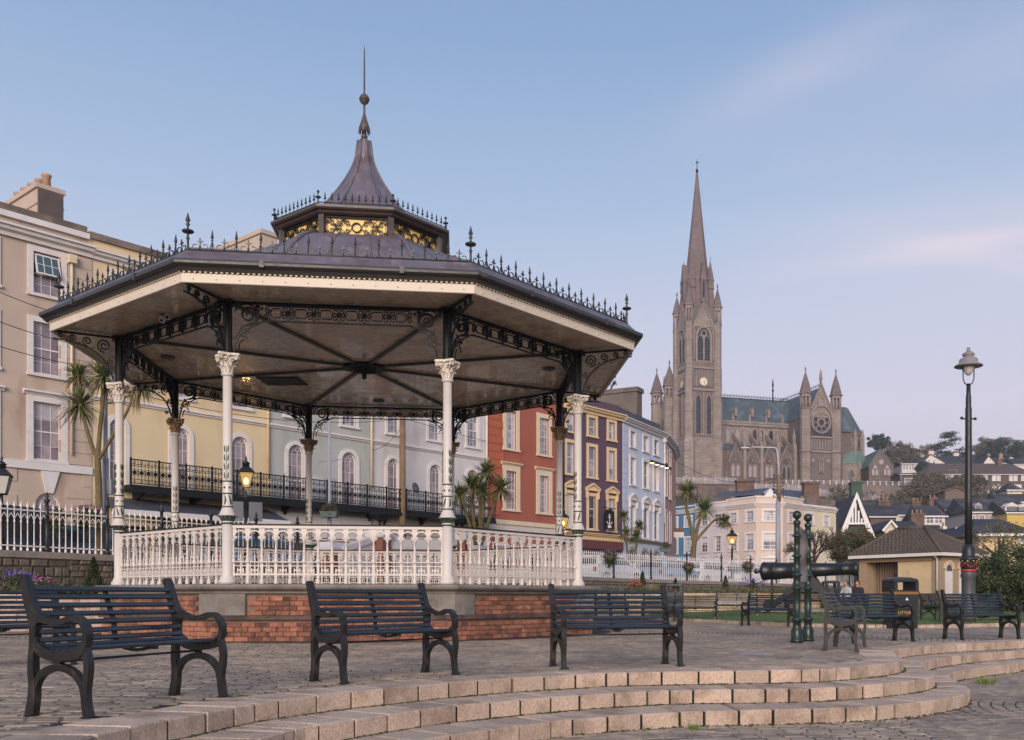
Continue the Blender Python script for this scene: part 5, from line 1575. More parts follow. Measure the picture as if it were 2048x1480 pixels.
class House:
    rw = random.Random(23)
    def __init__(s, name, label, cat, p0, p1, Yf, z0, z1, m, depth=9.0, group=None):
        s.Yf = Yf; s.p0 = p0; s.z0, s.z1, s.m, s.depth = z0, z1, m, depth
        a = Vector(((p0 - CX) / F * Yf(p0), Yf(p0), 0)); b = Vector(((p1 - CX) / F * Yf(p1), Yf(p1), 0))
        s.a = a; s.L = (b - a).length; s.ang = math.atan2(b.y - a.y, b.x - a.x)
        s.o = put(name, None, None, (a.x, a.y, 0), s.ang, label, cat, group)
        s.op = []
    def x(s, px):
        Y = s.Yf(px); return (Vector(((px - CX) / F * Y, Y, 0)) - s.a).length * (1 if px >= s.p0 else -1)
    def z(s, px, py): return ZZ(py, s.Yf(px))
    def wall(s, x0=0.0, x1=None, grow=0.0):
        x1 = s.L if x1 is None else x1
        mb = MB(); z0, z1 = s.z0, s.z1
        xs = sorted({x0, x1} | {v for o in s.op for v in (o[0], o[1]) if x0 < v < x1}); zs = sorted({z0, z1} | {v for o in s.op for v in (o[2], o[3]) if z0 < v < z1})
        for i in range(len(xs) - 1):
            for j in range(len(zs) - 1):
                cx_, cz_ = (xs[i] + xs[i + 1]) / 2, (zs[j] + zs[j + 1]) / 2
                if any(o[0] < cx_ < o[1] and o[2] < cz_ < o[3] for o in s.op): continue
                mb.add([(xs[i], 0, zs[j]), (xs[i + 1], 0, zs[j]), (xs[i + 1], 0, zs[j + 1]), (xs[i], 0, zs[j + 1])], [(0, 1, 2, 3)])
        for xa, xb, za, zb, arch in s.op:
            D = 0.16
            if arch:
                r_ = (xb - xa) / 2; zs_ = zb - r_; xc = (xa + xb) / 2
                pts = [(xc - r_ * math.cos(PI * k / 12), zs_ + r_ * math.sin(PI * k / 12)) for k in range(13)]
                for (u0, v0), (u1, v1) in zip(pts, pts[1:]):
                    mb.add([(u0, 0, v0), (u1, 0, v1), (u1, 0, zb), (u0, 0, zb)], [(0, 1, 2, 3)])
                    mb.add([(u0, 0, v0), (u0, D, v0), (u1, D, v1), (u1, 0, v1)], [(0, 1, 2, 3)])
                zt = zs_
            else:
                zt = zb
                mb.add([(xa, 0, zb), (xa, D, zb), (xb, D, zb), (xb, 0, zb)], [(0, 1, 2, 3)])
            mb.add([(xa, 0, za), (xa, D, za), (xa, D, zt), (xa, 0, zt)], [(0, 1, 2, 3)])
            mb.add([(xb, 0, za), (xb, 0, zt), (xb, D, zt), (xb, D, za)], [(0, 1, 2, 3)])
            mb.add([(xa, 0, za), (xb, 0, za), (xb, D, za), (xa, D, za)], [(0, 1, 2, 3)])
        d = s.depth
        mb.add([(x0, 0, z0), (x0, 0, z1), (x0, d, z1), (x0, d, z0)], [(0, 1, 2, 3)])
        mb.add([(x1, 0, z0), (x1, d, z0), (x1, d, z1), (x1, 0, z1)], [(0, 1, 2, 3)])
        mb.add([(x0, d, z0), (x0, d, z1), (x1, d, z1), (x1, d, z0)], [(0, 1, 2, 3)])
        mb.add([(x0, 0, z1), (x1, 0, z1), (x1, d, z1), (x0, d, z1)], [(0, 1, 2, 3)])
        # dark floors behind the windows
        return mb.build('wall', s.m, s.o)
    def part(s, name, mb, m, parent=None, **k):
        return mb.build(name, m, parent or s.o, **k)
    def band(s, name, z0, z1, pr, m, x0=0.0, x1=None, y1=0.02):
        x1 = s.L if x1 is None else x1
        return s.part(name, MB().box(x0, x1, -pr, y1, z0, z1), m)
    def cornice(s, z, h, pr, m, x0=0.0, x1=None):
        x1 = s.L if x1 is None else x1
        pf = [(0.02, z), (-pr * 0.3, z), (-pr * 0.35, z + h * 0.3), (-pr * 0.7, z + h * 0.45), (-pr * 0.75, z + h * 0.7), (-pr, z + h * 0.75), (-pr, z + h * 0.93), (-pr * 0.4, z + h), (0.02, z + h)]
        return s.part('cornice', MB().prism(pf, lambda u, v, t: (t, u, v), x0, x1), m)
    def window(s, xa, xb, za, zb, arch=False, nx=3, ny=4, sur=0.14, surm=None, each=False, glass=None, hood=None, sill=True, split=0.5, opens=True, proud=0.05, bars=0.016, keep=True):
        surm = surm or M_trim; glass = glass or M_glassw
        if opens: s.op.append((xa, xb, za, zb, arch))
        y0, y1 = 0.085, 0.125
        m_ = MB(); fw = 0.045
        f_ = lambda u, v, t: (u, t, v)
        xc = (xa + xb) / 2; r_ = (xb - xa) / 2; zs_ = zb - r_ if arch else zb
        m_.box(xa + 0.001, xa + fw, y0, y1, za, zs_); m_.box(xb - fw, xb - 0.001, y0, y1, za, zs_)
        m_.box(xa + fw, xb - fw, y0, y1, za + 0.001, za + fw * 1.4)
        if arch:
            m_.ribbon([(xc - (r_ - fw / 2) * math.cos(PI * k / 12), zs_ + (r_ - fw / 2) * math.sin(PI * k / 12)) for k in range(13)], fw, f_, y0, y1)
        else:
            m_.box(xa + fw, xb - fw, y0, y1, zb - fw, zb - 0.001)
        zm = za + (zb - za) * split
        m_.box(xa + fw, xb - fw, y0 + 0.002, y1 - 0.002, zm - 0.025, zm + 0.025)
        for i in range(1, nx):
            u = xa + (xb - xa) * i / nx
            m_.box(u - bars / 2, u + bars / 2, y0 + 0.008, y1 - 0.004, za + fw, zs_ + (r_ * 0.0 if arch else -fw))
        zr = zs_ if arch else zb
        rows = [za + (zr - za) * j / ny for j in range(ny + 1)]
        for j in range(1, ny):
            if abs(rows[j] - zm) > 0.03:
                m_.box(xa + fw, xb - fw, y0 + 0.010, y1 - 0.006, rows[j] - bars / 2, rows[j] + bars / 2)
        if arch:
            m_.box(xa + fw, xb - fw, y0 + 0.010, y1 - 0.006, zs_ - bars / 2, zs_ + bars / 2)
            m_.ribbon([(xc - r_ * 0.4 * math.cos(PI * k / 8), zs_ + r_ * 0.4 * math.sin(PI * k / 8)) for k in range(9)], bars, f_, y0 + 0.01, y1 - 0.006)
            for k in range(1, 5):
                a = PI * k / 5
                m_.ribbon([(xc + r_ * 0.4 * math.cos(a), zs_ + r_ * 0.4 * math.sin(a)), (xc + r_ * 0.96 * math.cos(a), zs_ + r_ * 0.96 * math.sin(a))], bars, f_, y0 + 0.011, y1 - 0.007)
        w_ = s.part('window', m_, M_sash)
        yg = 0.110
        if each:
            for i in range(nx):
                for j in range(ny):
                    u0, u1 = xa + (xb - xa) * i / nx + 0.002, xa + (xb - xa) * (i + 1) / nx - 0.002
                    v0, v1 = rows[j] + 0.002, rows[j + 1] - 0.002
                    MB().add([(u0, yg, v0), (u1, yg, v0), (u1, yg, v1), (u0, yg, v1)], [(0, 1, 2, 3)]).build('pane', glass, w_)
            if arch:
                pts = [(xc + r_ * math.cos(PI * k / 16), zs_ + r_ * math.sin(PI * k / 16)) for k in range(17)]
                MB().add([(u, yg, v) for u, v in pts], [tuple(range(17))]).build('pane', glass, w_)
        else:
            pts = [(xa, za), (xb, za)] + ([(xc + r_ * math.cos(PI * k / 16), zs_ + r_ * math.sin(PI * k / 16)) for k in range(17)] if arch else [(xb, zb), (xa, zb)])
            MB().add([(u, yg, v) for u, v in pts], [tuple(range(len(pts)))]).build('pane', glass, w_)
        if not arch and s.rw.random() < 0.55 and zb < 13.4 and za > 2.2:
            f = s.rw.uniform(0.25, 0.62)
            if s.rw.random() < 0.5:
                MB().add([(xa + fw, .1088, zb - (zb - za) * f), (xb - fw, .1088, zb - (zb - za) * f), (xb - fw, .1088, zb - fw), (xa + fw, .1088, zb - fw)], [(0, 1, 2, 3)]).build('blind', M_blind, w_)
            else:
                for sg in (0, 1):
                    u0, u1 = (xa + fw, xa + (xb - xa) * .30) if sg == 0 else (xb - (xb - xa) * .28, xb - fw)
                    MB().add([(u0, .1088, za + fw * 1.5), (u1 - .05 * (1 - sg), .1088, za + fw * 1.5), (u1 + .06 * (1 - sg), .1088, zb - fw), (u0 - .06 * sg, .1088, zb - fw)], [(0, 1, 2, 3)]).build('curtain', M_blind, w_)
        if sur > 0:
            q = MB(); p = proud
            q.box(xa - sur, xa, -p, 0.012, za, zs_); q.box(xb, xb + sur, -p, 0.012, za, zs_)
            if arch:
                q.ribbon([(xc - (r_ + sur / 2) * math.cos(PI * k / 14), zs_ + (r_ + sur / 2) * math.sin(PI * k / 14)) for k in range(15)], sur, f_, -p, 0.012)
            else:
                q.box(xa - sur, xb + sur, -p, 0.012, zb, zb + sur)
            q.build('surround', surm, w_)
        if sill:
            MB().box(xa - sur - 0.03, xb + sur + 0.03, -proud - 0.05, 0.08, za - 0.10, za).build('sill', surm, w_)
        zt = zb + (sur if not arch else 0)
        if hood == 'cornice':
            MB().prism([(0.01, zt + 0.0), (-0.06, zt), (-0.10, zt + 0.07), (-0.18, zt + 0.10), (-0.18, zt + 0.15), (0.01, zt + 0.20)], lambda u, v, t: (t, u, v), xa - sur - 0.12, xb + sur + 0.12).build('hood', surm, w_)
        if hood == 'pediment':
            w2 = (xb - xa) / 2 + sur + 0.12; ph = w2 * 0.50
            h_ = MB()
            h_.box(xc - w2, xc + w2, -0.16, 0.01, zt + 0.12, zt + 0.22)
            h_.prism([(xc - w2 + 0.08, zt + 0.22), (xc + w2 - 0.08, zt + 0.22), (xc, zt + 0.16 + ph)], f_, -0.07, 0.01)
            h_.ribbon([(xc - w2, zt + 0.25), (xc, zt + 0.22 + ph), (xc + w2, zt + 0.25)], 0.09, f_, -0.18, 0.01)
            for sg in (-1, 1):
                h_.prism([(xc + sg * (w2 - 0.12) - 0.07, zt + 0.12), (xc + sg * (w2 - 0.12) - 0.05, zt - 0.35), (xc + sg * (w2 - 0.12) + 0.05, zt - 0.35), (xc + sg * (w2 - 0.12) + 0.07, zt + 0.12)], f_, -0.13, 0.01)
            h_.build('pediment', surm, w_)
        return w_
    def pxwin(s, pl, pr, zb_, zt_, **k):
        return s.window(s.x(pl), s.x(pr), zb_, zt_, **k)
    def chimney(s, x, y0, y1, z0, z1, w, m, pots=0, potm=None):
        c = MB().box(x - w / 2, x + w / 2, y0, y1, z0, z1)
        c.box(x - w / 2 - 0.08, x + w / 2 + 0.08, y0 - 0.08, y1 + 0.08, z1, z1 + 0.18)
        c.box(x - w / 2 - 0.04, x + w / 2 + 0.04, y0 - 0.04, y1 + 0.04, z1 - 0.62, z1 - 0.54)
        o = s.part('chimney', c, m)
        for k in range(pots):
            y = y0 + (k + 0.5) * (y1 - y0) / pots
            MB().lathe([(0.17, 0), (0.15, 0.45), (0.19, 0.48), (0.19, 0.56), (0.15, 0.58)], 10, (x, y, z1 + 0.18)).build('chimney_pot', potm, o)
        return o
potm = mat('chimney_pot_clay', srgb(186, 150, 126), 0.8, 0.12, 5)
ws = random.Random(17)
# ---- 1 beige house
m1 = stucco('beige_stucco', srgb(194, 174, 156), (srgb(142, 108, 84), 0.54, 0.74, 0.9, 0.35))
h1 = House('terrace_house', 'tall beige rendered house with white window surrounds at the left edge', 'house', -110, 183, YT, 1.4, 13.45, m1, group='terraced houses along the road')
xs_ = h1.x
for (za, zb, hood) in ((11.55, 13.03, None), (8.72, 10.55, None), (5.66, 7.72, 'cornice')):
    h1.pxwin(66, 122, za, zb, each=True, sur=0.19 if not hood else 0.22, hood=hood)
    h1.pxwin(-62, -12, za, zb, sur=0.19, hood=hood)
wtop = h1.o.children[0]
h1.window(h1.x(71), h1.x(119), 1.9, 4.50, arch=True, sur=0.0, nx=1, ny=2, sill=False, glass=M_glassw)
# tilted-out upper sash of the top window
xa, xb = h1.x(66) + 0.06, h1.x(122) - 0.06
sa = MB()
for (u0, u1, v0, v1) in ((xa, xa + .05, -0.75, 0), (xb - .05, xb, -0.75, 0), (xa + .05, xb - .05, -0.05, 0), (xa + .05, xb - .05, -0.75, -0.70), (xa + (xb - xa) / 3 - .01, xa + (xb - xa) / 3 + .01, -.70, -.05), (xa + (xb - xa) * 2 / 3 - .01, xa + (xb - xa) * 2 / 3 + .01, -.70, -.05)):
    sa.box(u0, u1, -0.02, 0.02, v0, v1)
sa.box(xa + .05, xb - .05, -0.012, 0.012, -0.385, -0.365)
so_ = sa.build('open_sash', M_sash, h1.o, loc=(0, 0.03, 12.96), rot=(R(-15), 0, 0))
MB().add([(xa, 0.0, -.74), (xb, 0.0, -.74), (xb, 0.0, -.01), (xa, 0.0, -.01)], [(0, 1, 2, 3)]).build('pane', mat('window_glass_teal', srgb(70, 92, 98), 0.08, 0.1, 2, spec=0.9), so_)
h1.wall()
h1.band('sill_course', 5.30, 5.58, 0.09, M_trim)
h1.cornice(13.30, 0.42, 0.38, M_trim)
h1.part('parapet', MB().box(0, h1.L, 0.25, 0.6, 13.4, 14.05), m1)
h1.part('parapet_cap', MB().box(0, h1.L, 0.12, 0.75, 14.05, 14.25), M_trim)
h1.part('parapet_top', MB().box(0, h1.L - 0.05, 0.22, 0.70, 14.25, 14.52), M_grime)
kx0, kx1 = h1.x(81), h1.x(118)
h1.part('keystone', MB().prism([(h1.x(91), 4.50), (h1.x(105), 4.50), (kx1, 5.28), (kx0, 5.28)], lambda u, v, t: (u, t, v), -0.075, 0.03), M_trim)
r_ = random.Random(2)
for k in range(9):
    z = 5.28 - 0.45 * (k + 1)
    u = -0.55 * (k % 2)
    while u < h1.L:
        u0, u1 = max(0, u) + 0.008, min(h1.L, u + 1.1) - 0.008
        if not (u1 > h1.x(64) and u0 < h1.x(126)) and u1 - u0 > 0.1:
            h1.part('ashlar_block', MB().bbox(u0, u1, -0.03, 0.02, z + 0.008, z + 0.442, 0.004), m1)
        u += 1.1
xq = h1.L
for k in range(18):
    z = 5.62 + 0.425 * k
    l_ = 1.15 if k % 2 else 0.85
    h1.part('quoin', MB().box(xq - l_, xq - 0.002, -0.035, 0.02, z + 0.008, z + 0.417), m1)
h1.chimney(h1.x(101) + 1.45, 3.6, 7.0, 13.4, 16.75, 0.95, m1, 5, potm)
h1.part('chimney_face', MB().box(h1.x(101) + 0.99, h1.x(101) + 1.91, 3.50, 3.597, 14.2, 16.745), mat('chimney_dark', srgb(92, 82, 78), 0.9, 0.2, 2))  # thin sheet, darker than the stack, over its street end
# ---- 2,3,4: yellow, grey-green and white houses with arched first-floor windows
def arched_house(name, label, p0, p1, m, arches, tops, sur2=M_trim, m_ground=None):
    h = House(name, label, 'house', p0, p1, YT, 1.4, 13.42, m, group='terraced houses along the road')
    for pl_, pr_ in arches:
        h.pxwin(pl_, pr_, 5.05, 7.50, arch=True, sur=0.17, each=True, nx=3, ny=4, sill=False, split=0.36)
    for pl_, pr_ in tops:
        h.pxwin(pl_, pr_, 8.72, 10.45, sur=0.15, nx=3, ny=4, each=True, glass=M_glassc)
        h.pxwin(pl_, pr_, 11.45, 12.95, sur=0.15, nx=3, ny=4, glass=M_glassc)
    return h
def arched_finish(h):
    h.wall()
    h.part('string_course', MB().prism([(0.01, 8.10), (-0.05, 8.10), (-0.07, 8.16), (-0.13, 8.19), (-0.13, 8.24), (-0.05, 8.28), (0.01, 8.28)], lambda u, v, t: (t, u, v), 0, h.L), M_trim)
    h.cornice(13.30, 0.35, 0.34, M_trim)
    h.part('parapet', MB().box(0, h.L, 0.25, 0.6, 13.4, 14.12), h.m)
    h.part('parapet_cap', MB().box(0, h.L, 0.14, 0.75, 14.12, 14.36), M_grime)
def balcony(h, x0, x1, label=None):
    z0 = 4.98; zr = 5.92; pr = 1.0
    b = h.part('balcony', MB().box(x0, x1, -pr, 0.0, z0 - 0.16, z0).box(x0, x1, -pr - 0.05, -pr + 0.04, z0 - 0.30, z0 - 0.165), M_iron)
    n = max(1, int(round((x1 - x0) / 1.15))); w_ = (x1 - x0) / n
    pm_ = MB(); hw = w_ / 2 - 0.01
    for z_, t_ in ((0.93, 0.022), (0.76, 0.010), (0.70, 0.010), (0.20, 0.010), (0.05, 0.014)):
        pm_.box(-hw, hw, -0.018, 0.018, z_ - t_, z_ + t_)
    for k in range(9):
        u = -hw + 2 * hw * k / 8
        pm_.box(u - 0.008, u + 0.008, -0.008, 0.008, 0.05, 0.93)
    f_ = lambda u, v, t: (u, t, v)
    for k in range(4):
        u = -hw + 2 * hw * (k + 0.5) / 4
        pm_.prism([(u + 0.085 * math.cos(2 * PI * q / 10), 0.45 + 0.085 * math.sin(2 * PI * q / 10)) for q in range(10)], f_, -0.012, 0.012)
        pm_.ribbon([(u + 0.125 * math.cos(2 * PI * q / 12), 0.45 + 0.135 * math.sin(2 * PI * q / 12)) for q in range(12)], 0.014, f_, -0.010, 0.010, True)
        for dz in (0.83, 0.12):
            pm_.ribbon([(u + 0.055 * math.cos(2 * PI * q / 8), dz + 0.05 * math.sin(2 * PI * q / 8)) for q in range(8)], 0.014, f_, -0.009, 0.009, True)
    me = pm_.mesh('railing_panel', M_iron)
    for k in range(n):
        put('railing_panel', me, b, (x0 + w_ * (k + 0.5), -pr, z0))
        MB().box(x0 + w_ * k - 0.03, x0 + w_ * k + 0.03, -pr - 0.03, -pr + 0.03, z0, zr + 0.06).build('railing_post', M_iron, b)
    bk = MB().prism([(0, 0), (0, -0.75), (-0.10, -0.70), (-0.14, -0.45), (-0.35, -0.28), (-0.80, -0.14), (-0.85, 0)], lambda u, v, t: (t, u, z0 - 0.165 + v), -0.06, 0.06).mesh('console', M_iron)
    k = x0 + 0.6
    while k < x1:
        put('console', bk, b, (k, 0, 0)); k += 2.3
    return b
m2 = stucco('yellow_stucco', srgb(220, 198, 160), (srgb(190, 158, 112), 0.53, 0.76, 0.8, 0.3))
h2 = arched_house('terrace_house', 'pale yellow house with arched first-floor windows and iron balcony', 183, 540, m2, ((219, 250), (345, 379), (463, 496)), ((222, 250), (349, 381), (466, 498)))
M_yelarch = stucco('yellow_shopfront', srgb(206, 172, 64))
h2.window(h2.x(305), h2.x(400), 1.5, 3.55, arch=False, sur=0.3, surm=M_yelarch, nx=4, ny=2, glass=M_glassd, sill=False)
h2.window(h2.x(205), h2.x(285), 1.5, 3.4, sur=0.1, surm=M_iron, nx=3, ny=2, glass=M_glassd, sill=False)
h2.window(h2.x(430), h2.x(520), 1.5, 3.4, sur=0.2, surm=M_yelarch, nx=3, ny=2, glass=M_glassd, sill=False)
arched_finish(h2)
balcony(h2, h2.x(236), h2.L)
cn_ = MB()
x0, x1 = h2.x(190), h2.x(535)
cn_.prism([(0.0, 4.55), (-1.5, 4.02), (-1.5, 3.96), (0.0, 4.45)], lambda u, v, t: (t, u, v), x0, x1)
h2.part('canopy', cn_, M_slate)
h2.part('canopy_gutter', MB().box(x0 - 0.05, x1 + 0.05, -1.66, -1.505, 3.78, 3.98), M_trim)
for k in range(5):
    u = x0 + 0.3 + (x1 - x0 - 0.6) * k / 4
    h2.part('canopy_post', MB().lathe([(0.07, 1.4), (0.06, 3.8)], 10, (u, -1.4, 0)), M_iron)
m3 = stucco('grey_green_stucco', srgb(176, 178, 172), (srgb(150, 148, 140), 0.53, 0.76, 0.8, 0.3))
h3 = arched_house('terrace_house', 'pale grey-green house with arched windows between the yellow and white houses', 540, 745, m3, ((576, 607), (683, 712)), ((572, 602), (684, 712)))
h3.window(h3.x(557), h3.x(642), 1.5, 3.2, sur=0.1, nx=3, ny=2, glass=M_glassd, sill=False)
h3.window(h3.x(678), h3.x(720), 1.5, 3.2, sur=0.1, nx=2, ny=2, glass=M_glassd, sill=False)
arched_finish(h3)
balcony(h3, 0.02, h3.L)
h3.part('shop_fascia', MB().box(0.3, h3.L - 0.2, -0.14, 0.0, 3.35, 4.5), M_trim)
h3.part('fascia_stripe', MB().box(0.3, h3.L - 0.2, -0.147, -0.139, 3.42, 3.47), MATS['red_paint'])
h3.part('drainpipe', MB().tube([(h3.L - 0.12, -0.09, 13.2), (h3.L - 0.12, -0.09, 6.0)], 0.06, 8), M_trimy)
for k, (u, v) in enumerate(((h3.x(628), 5.2), (h3.x(651), 5.2))):
    h3.part('wall_panel', MB().box(u, u + 0.5, -0.06, 0, v, v + 1.0), mat('panel_grey%d' % k, srgb(186 - 26 * k, 186 - 26 * k, 190 - 22 * k), 0.6, 0.03, 3))
m4 = stucco('white_stucco', srgb(208, 202, 200), (srgb(170, 158, 150), 0.54, 0.76, 0.8, 0.3))
h4 = arched_house('terrace_house', 'off-white house with arched windows next to the red house', 745, 975, m4, ((775, 797), (859, 881), (934, 955)), ((775, 798), (857, 879), (934, 956)))
m4g = stucco('cream_ground', srgb(206, 190, 172))
for a_, b_ in ((760, 782), (820, 850), (890, 915)):
    h4.window(h4.x(a_), h4.x(b_), 1.5, 3.6, sur=0.14, nx=2, ny=3, glass=M_glassd, sill=False, surm=m4g)
arched_finish(h4)
balcony(h4, 0.02, h4.L - 0.4)
h4.part('ground_fascia', MB().box(0.05, h4.L - 0.05, -0.08, 0.0, 3.85, 4.6), m4g)
dsh = thing('satellite_dish', 'grey satellite dish on the balcony of the off-white house', 'satellite dish', tuple(P(829, 976, 47.0)), R(62))
dsh.scale = (0.62, 0.62, 0.62)
MB().lathe([(0.02, 0.0), (0.25, 0.03), (0.42, 0.09), (0.43, 0.10), (0.25, 0.045), (0.02, 0.015)], 18).xf(Matrix.Rotation(R(80), 4, 'X')).build('dish', mat('dish_grey', srgb(88, 90, 96), 0.5, 0.08, 5), dsh)
MB().tube([(0, 0.02, 0), (0.05, 0.1, -0.3), (0.05, 0.1, -0.7)], 0.025, 6).build('mast', M_galv, dsh)
# chimney stack between yellow and grey-green
h3.chimney(h3.x(566), 1.0, 7.0, 13.4, 16.75, 0.8, stucco('chimney_stucco', srgb(190, 172, 156)))
# ---- 5 red house
m5 = stucco('red_stucco', srgb(164, 94, 76), (srgb(150, 78, 60), 0.53, 0.74, 0.8, 0.3))
h5 = House('terrace_house', 'brick-red rendered house with cream surrounds and quoins', 'house', 975, 1128, YT, 1.4, 12.6, m5, group='terraced houses along the road')
for a_, b_ in ((1012, 1032), (1079, 1097)):
    h5.pxwin(a_, b_, 8.95, 11.05, sur=0.26, surm=M_trimy, each=True, ny=6, glass=M_glassc)
    h5.pxwin(a_, b_, 5.62, 7.75, sur=0.30, surm=M_trimy, hood='cornice', each=True, ny=6)
h5.window(h5.x(990), h5.x(1010), 1.5, 3.6, sur=0.2, nx=2, ny=3, glass=M_glassd, sill=False)
h5.window(h5.x(1060), h5.x(1085), 1.5, 3.6, sur=0.2, nx=2, ny=3, glass=M_glassd, sill=False)
h5.wall()
h5.cornice(12.4, 0.4, 0.35, M_trimy)
h5.part('parapet', MB().box(0, h5.L, 0.25, 0.6, 12.55, 13.3), m5)
for k in range(17):
    z = 5.25 + 0.43 * k; l_ = 1.25 if k % 2 else 0.95
    h5.part('quoin', MB().box(0.002, l_, -0.04, 0.02, z + 0.01, z + 0.42), mat('quoin_red', srgb(176, 96, 66), 0.85, 0.08, 3) if k == 0 else MATS['quoin_red'])
m5g = stucco('white_ashlar', srgb(212, 200, 188))
h5.part('ground_course', MB().box(0.0, h5.L, -0.10, 0.0, 4.78, 5.02), M_trimy)
for k in range(7):
    z = 4.78 - 0.47 * (k + 1); u = -0.6 * (k % 2)
    while u < h5.L:
        u0, u1 = max(0, u) + .008, min(h5.L, u + 1.2) - .008
        if u1 - u0 > .1 and not (z < 3.9 and any(u1 > o[0] - .2 and u0 < o[1] + .2 for o in h5.op[-2:])):
            h5.part('ashlar_block', MB().bbox(u0, u1, -0.035, 0.015, z + .008, z + .462, .004), m5g)
        u += 1.2
# ---- 6 purple house
m6 = stucco('purple_stucco', srgb(92, 70, 86), (srgb(110, 88, 102), 0.62, 0.8, 0.9, 0.4))
h6 = House('terrace_house', 'dark purple public house with cream pediments', 'house', 1128, 1245, YT, 1.4, 12.05, m6, group='terraced houses along the road')
for a_, b_ in ((1133, 1149), (1177, 1191), (1217, 1229)):
    h6.pxwin(a_, b_, 10.62, 11.72, sur=0.20, surm=M_trimc, nx=1, ny=1, glass=M_glassc)
    h6.pxwin(a_, b_, 8.10, 9.95, sur=0.20, surm=M_trimc, nx=1, ny=1, glass=M_glassc, split=0.55)
    h6.pxwin(a_, b_, 4.95, 6.95, sur=0.20, surm=M_trimc, nx=1, ny=1, glass=M_glassd if a_ != 1133 else mat('blind_white', srgb(214, 204, 196), 0.7, 0.04, 3), hood='pediment', split=0.62)
for a_, b_ in ((1135, 1170), (1180, 1210), (1216, 1238)):
    h6.window(h6.x(a_), h6.x(b_), 1.6, 3.6, sur=0.10, surm=M_iron, nx=2, ny=1, glass=M_glassd, sill=False, split=0.75)
h6.wall()
h6.cornice(11.92, 0.42, 0.40, M_trimc)
h6.part('parapet', MB().box(0, h6.L, 0.2, 0.6, 12.0, 12.95), m6)
h6.cornice(4.42, 0.30, 0.30, M_trimc)
dn_ = MB()
k = 0.1
while k < h6.L - 0.1:
    dn_.box(k, k + 0.10, -0.16, 0.0, 4.28, 4.42); k += 0.26
h6.part('dentils', dn_, M_trimc)
h6.part('shop_fascia', MB().box(0.0, h6.L, -0.09, 0.0, 3.75, 4.26), mat('maroon_paint', srgb(104, 56, 58), 0.5, 0.08, 3))
text_obj('lettering', '2 Y 1', 0.24, M_trim, h6.o, (h6.x(1183), 0.07, 5.74), (R(90), 0, 0), 0.004)
sgp = P(1218, 1038, YT(1214) - 1.0)
sgn = thing('pub_sign', 'black hanging pub sign with white anchor emblem before the purple house', 'sign', tuple(sgp), h6.ang - R(8))
MB().prism([(-0.42, -0.62), (0.42, -0.62), (0.42, 0.35), (0.3, 0.52), (0, 0.60), (-0.3, 0.52), (-0.42, 0.35)], lambda u, v, t: (u, t, v), -0.04, 0.04).build('sign_board', M_iron, sgn)
an = MB(); f_ = lambda u, v, t: (u, t, v)
an.ribbon([(0, -0.30), (0, 0.16)], 0.05, f_, -0.055, -0.042); an.ribbon([(-0.12, 0.10), (0.12, 0.10)], 0.04, f_, -0.057, -0.043)
an.ribbon([(0.22 * math.cos(t), -0.10 + 0.22 * math.sin(t)) for t in [PI * 1.08 + PI * 0.84 * q / 10 for q in range(11)]], 0.05, f_, -0.056, -0.0435)
an.ribbon([(0.06 * math.cos(t), 0.22 + 0.06 * math.sin(t)) for t in [2 * PI * q / 10 for q in range(10)]], 0.03, f_, -0.055, -0.042, True)
an.build('anchor_emblem', M_trim, sgn)
MB().box(-0.13, 0.13, -0.06, -0.042, -0.55, -0.38).build('sign_plate', M_trim, sgn)
MB().tube([(-0.55, 0.0, 0.68), (0.9, 0.35, 0.70)], 0.025, 5).tube([(-0.55, 0, -0.68), (0.9, 0.35, -0.66)], 0.02, 5).build('sign_bracket', M_iron, sgn)
# party-wall chimney slab between purple and blue
M_slab = mat('rough_grey_render', srgb(112, 100, 92), 0.9, 0.22, 0.8, bump=0.4, bscale=12, col2=srgb(86, 78, 72), patch=(0.45, 0.65, 0.5), stain=(srgb(80, 72, 66), 0.5, 0.75, 1.2, 0.4))

# ---- 7 pale blue house, 8 pink house turning away
m7 = stucco('pale_blue_stucco', srgb(200, 206, 220))
Y7 = fline(1245, 61.2, 1328, 67.5)
h7 = House('terrace_house', 'pale blue house with white pediments right of the purple house', 'house', 1245, 1328, Y7, 1.4, 11.95, m7, group='terraced houses along the road')
for a_, b_ in ((1261, 1270), (1287, 1296), (1308, 1316)):
    h7.pxwin(a_, b_, 10.55, 11.55, sur=0.20, nx=1, ny=1, glass=M_glassd)
    h7.pxwin(a_, b_, 8.10, 9.85, sur=0.20, nx=1, ny=1, glass=M_glassd)
    h7.pxwin(a_, b_, 4.75, 6.75, sur=0.20, nx=1, ny=1, glass=M_glassd, hood='pediment')
m7g = stucco('stone_ground', srgb(164, 152, 142))
for a_, b_ in ((1256, 1272), (1281, 1297), (1305, 1319)):
    h7.window(h7.x(a_), h7.x(b_), 1.6, 3.9, arch=True, sur=0.22, surm=m7g, nx=2, ny=1, glass=M_glassd, sill=False)
h7.wall()
h7.cornice(11.9, 0.35, 0.40, M_trim)
h7.part('parapet', MB().box(0, h7.L, 0.3, 0.7, 12.0, 12.9), M_slate)
h7.cornice(4.40, 0.22, 0.25, m7g)
qx = h7.x(1311)
h7.part('chimney', MB().box(qx - 0.9, qx, 1.0, 7.0, 12.0, 14.85).box(qx - 1.0, qx + 0.1, 0.9, 7.1, 14.85, 15.15), M_slab)
h7.part('flood_light', MB().box(h7.x(1288), h7.x(1322), -0.5, -0.42, 9.88, 9.95), M_iron)
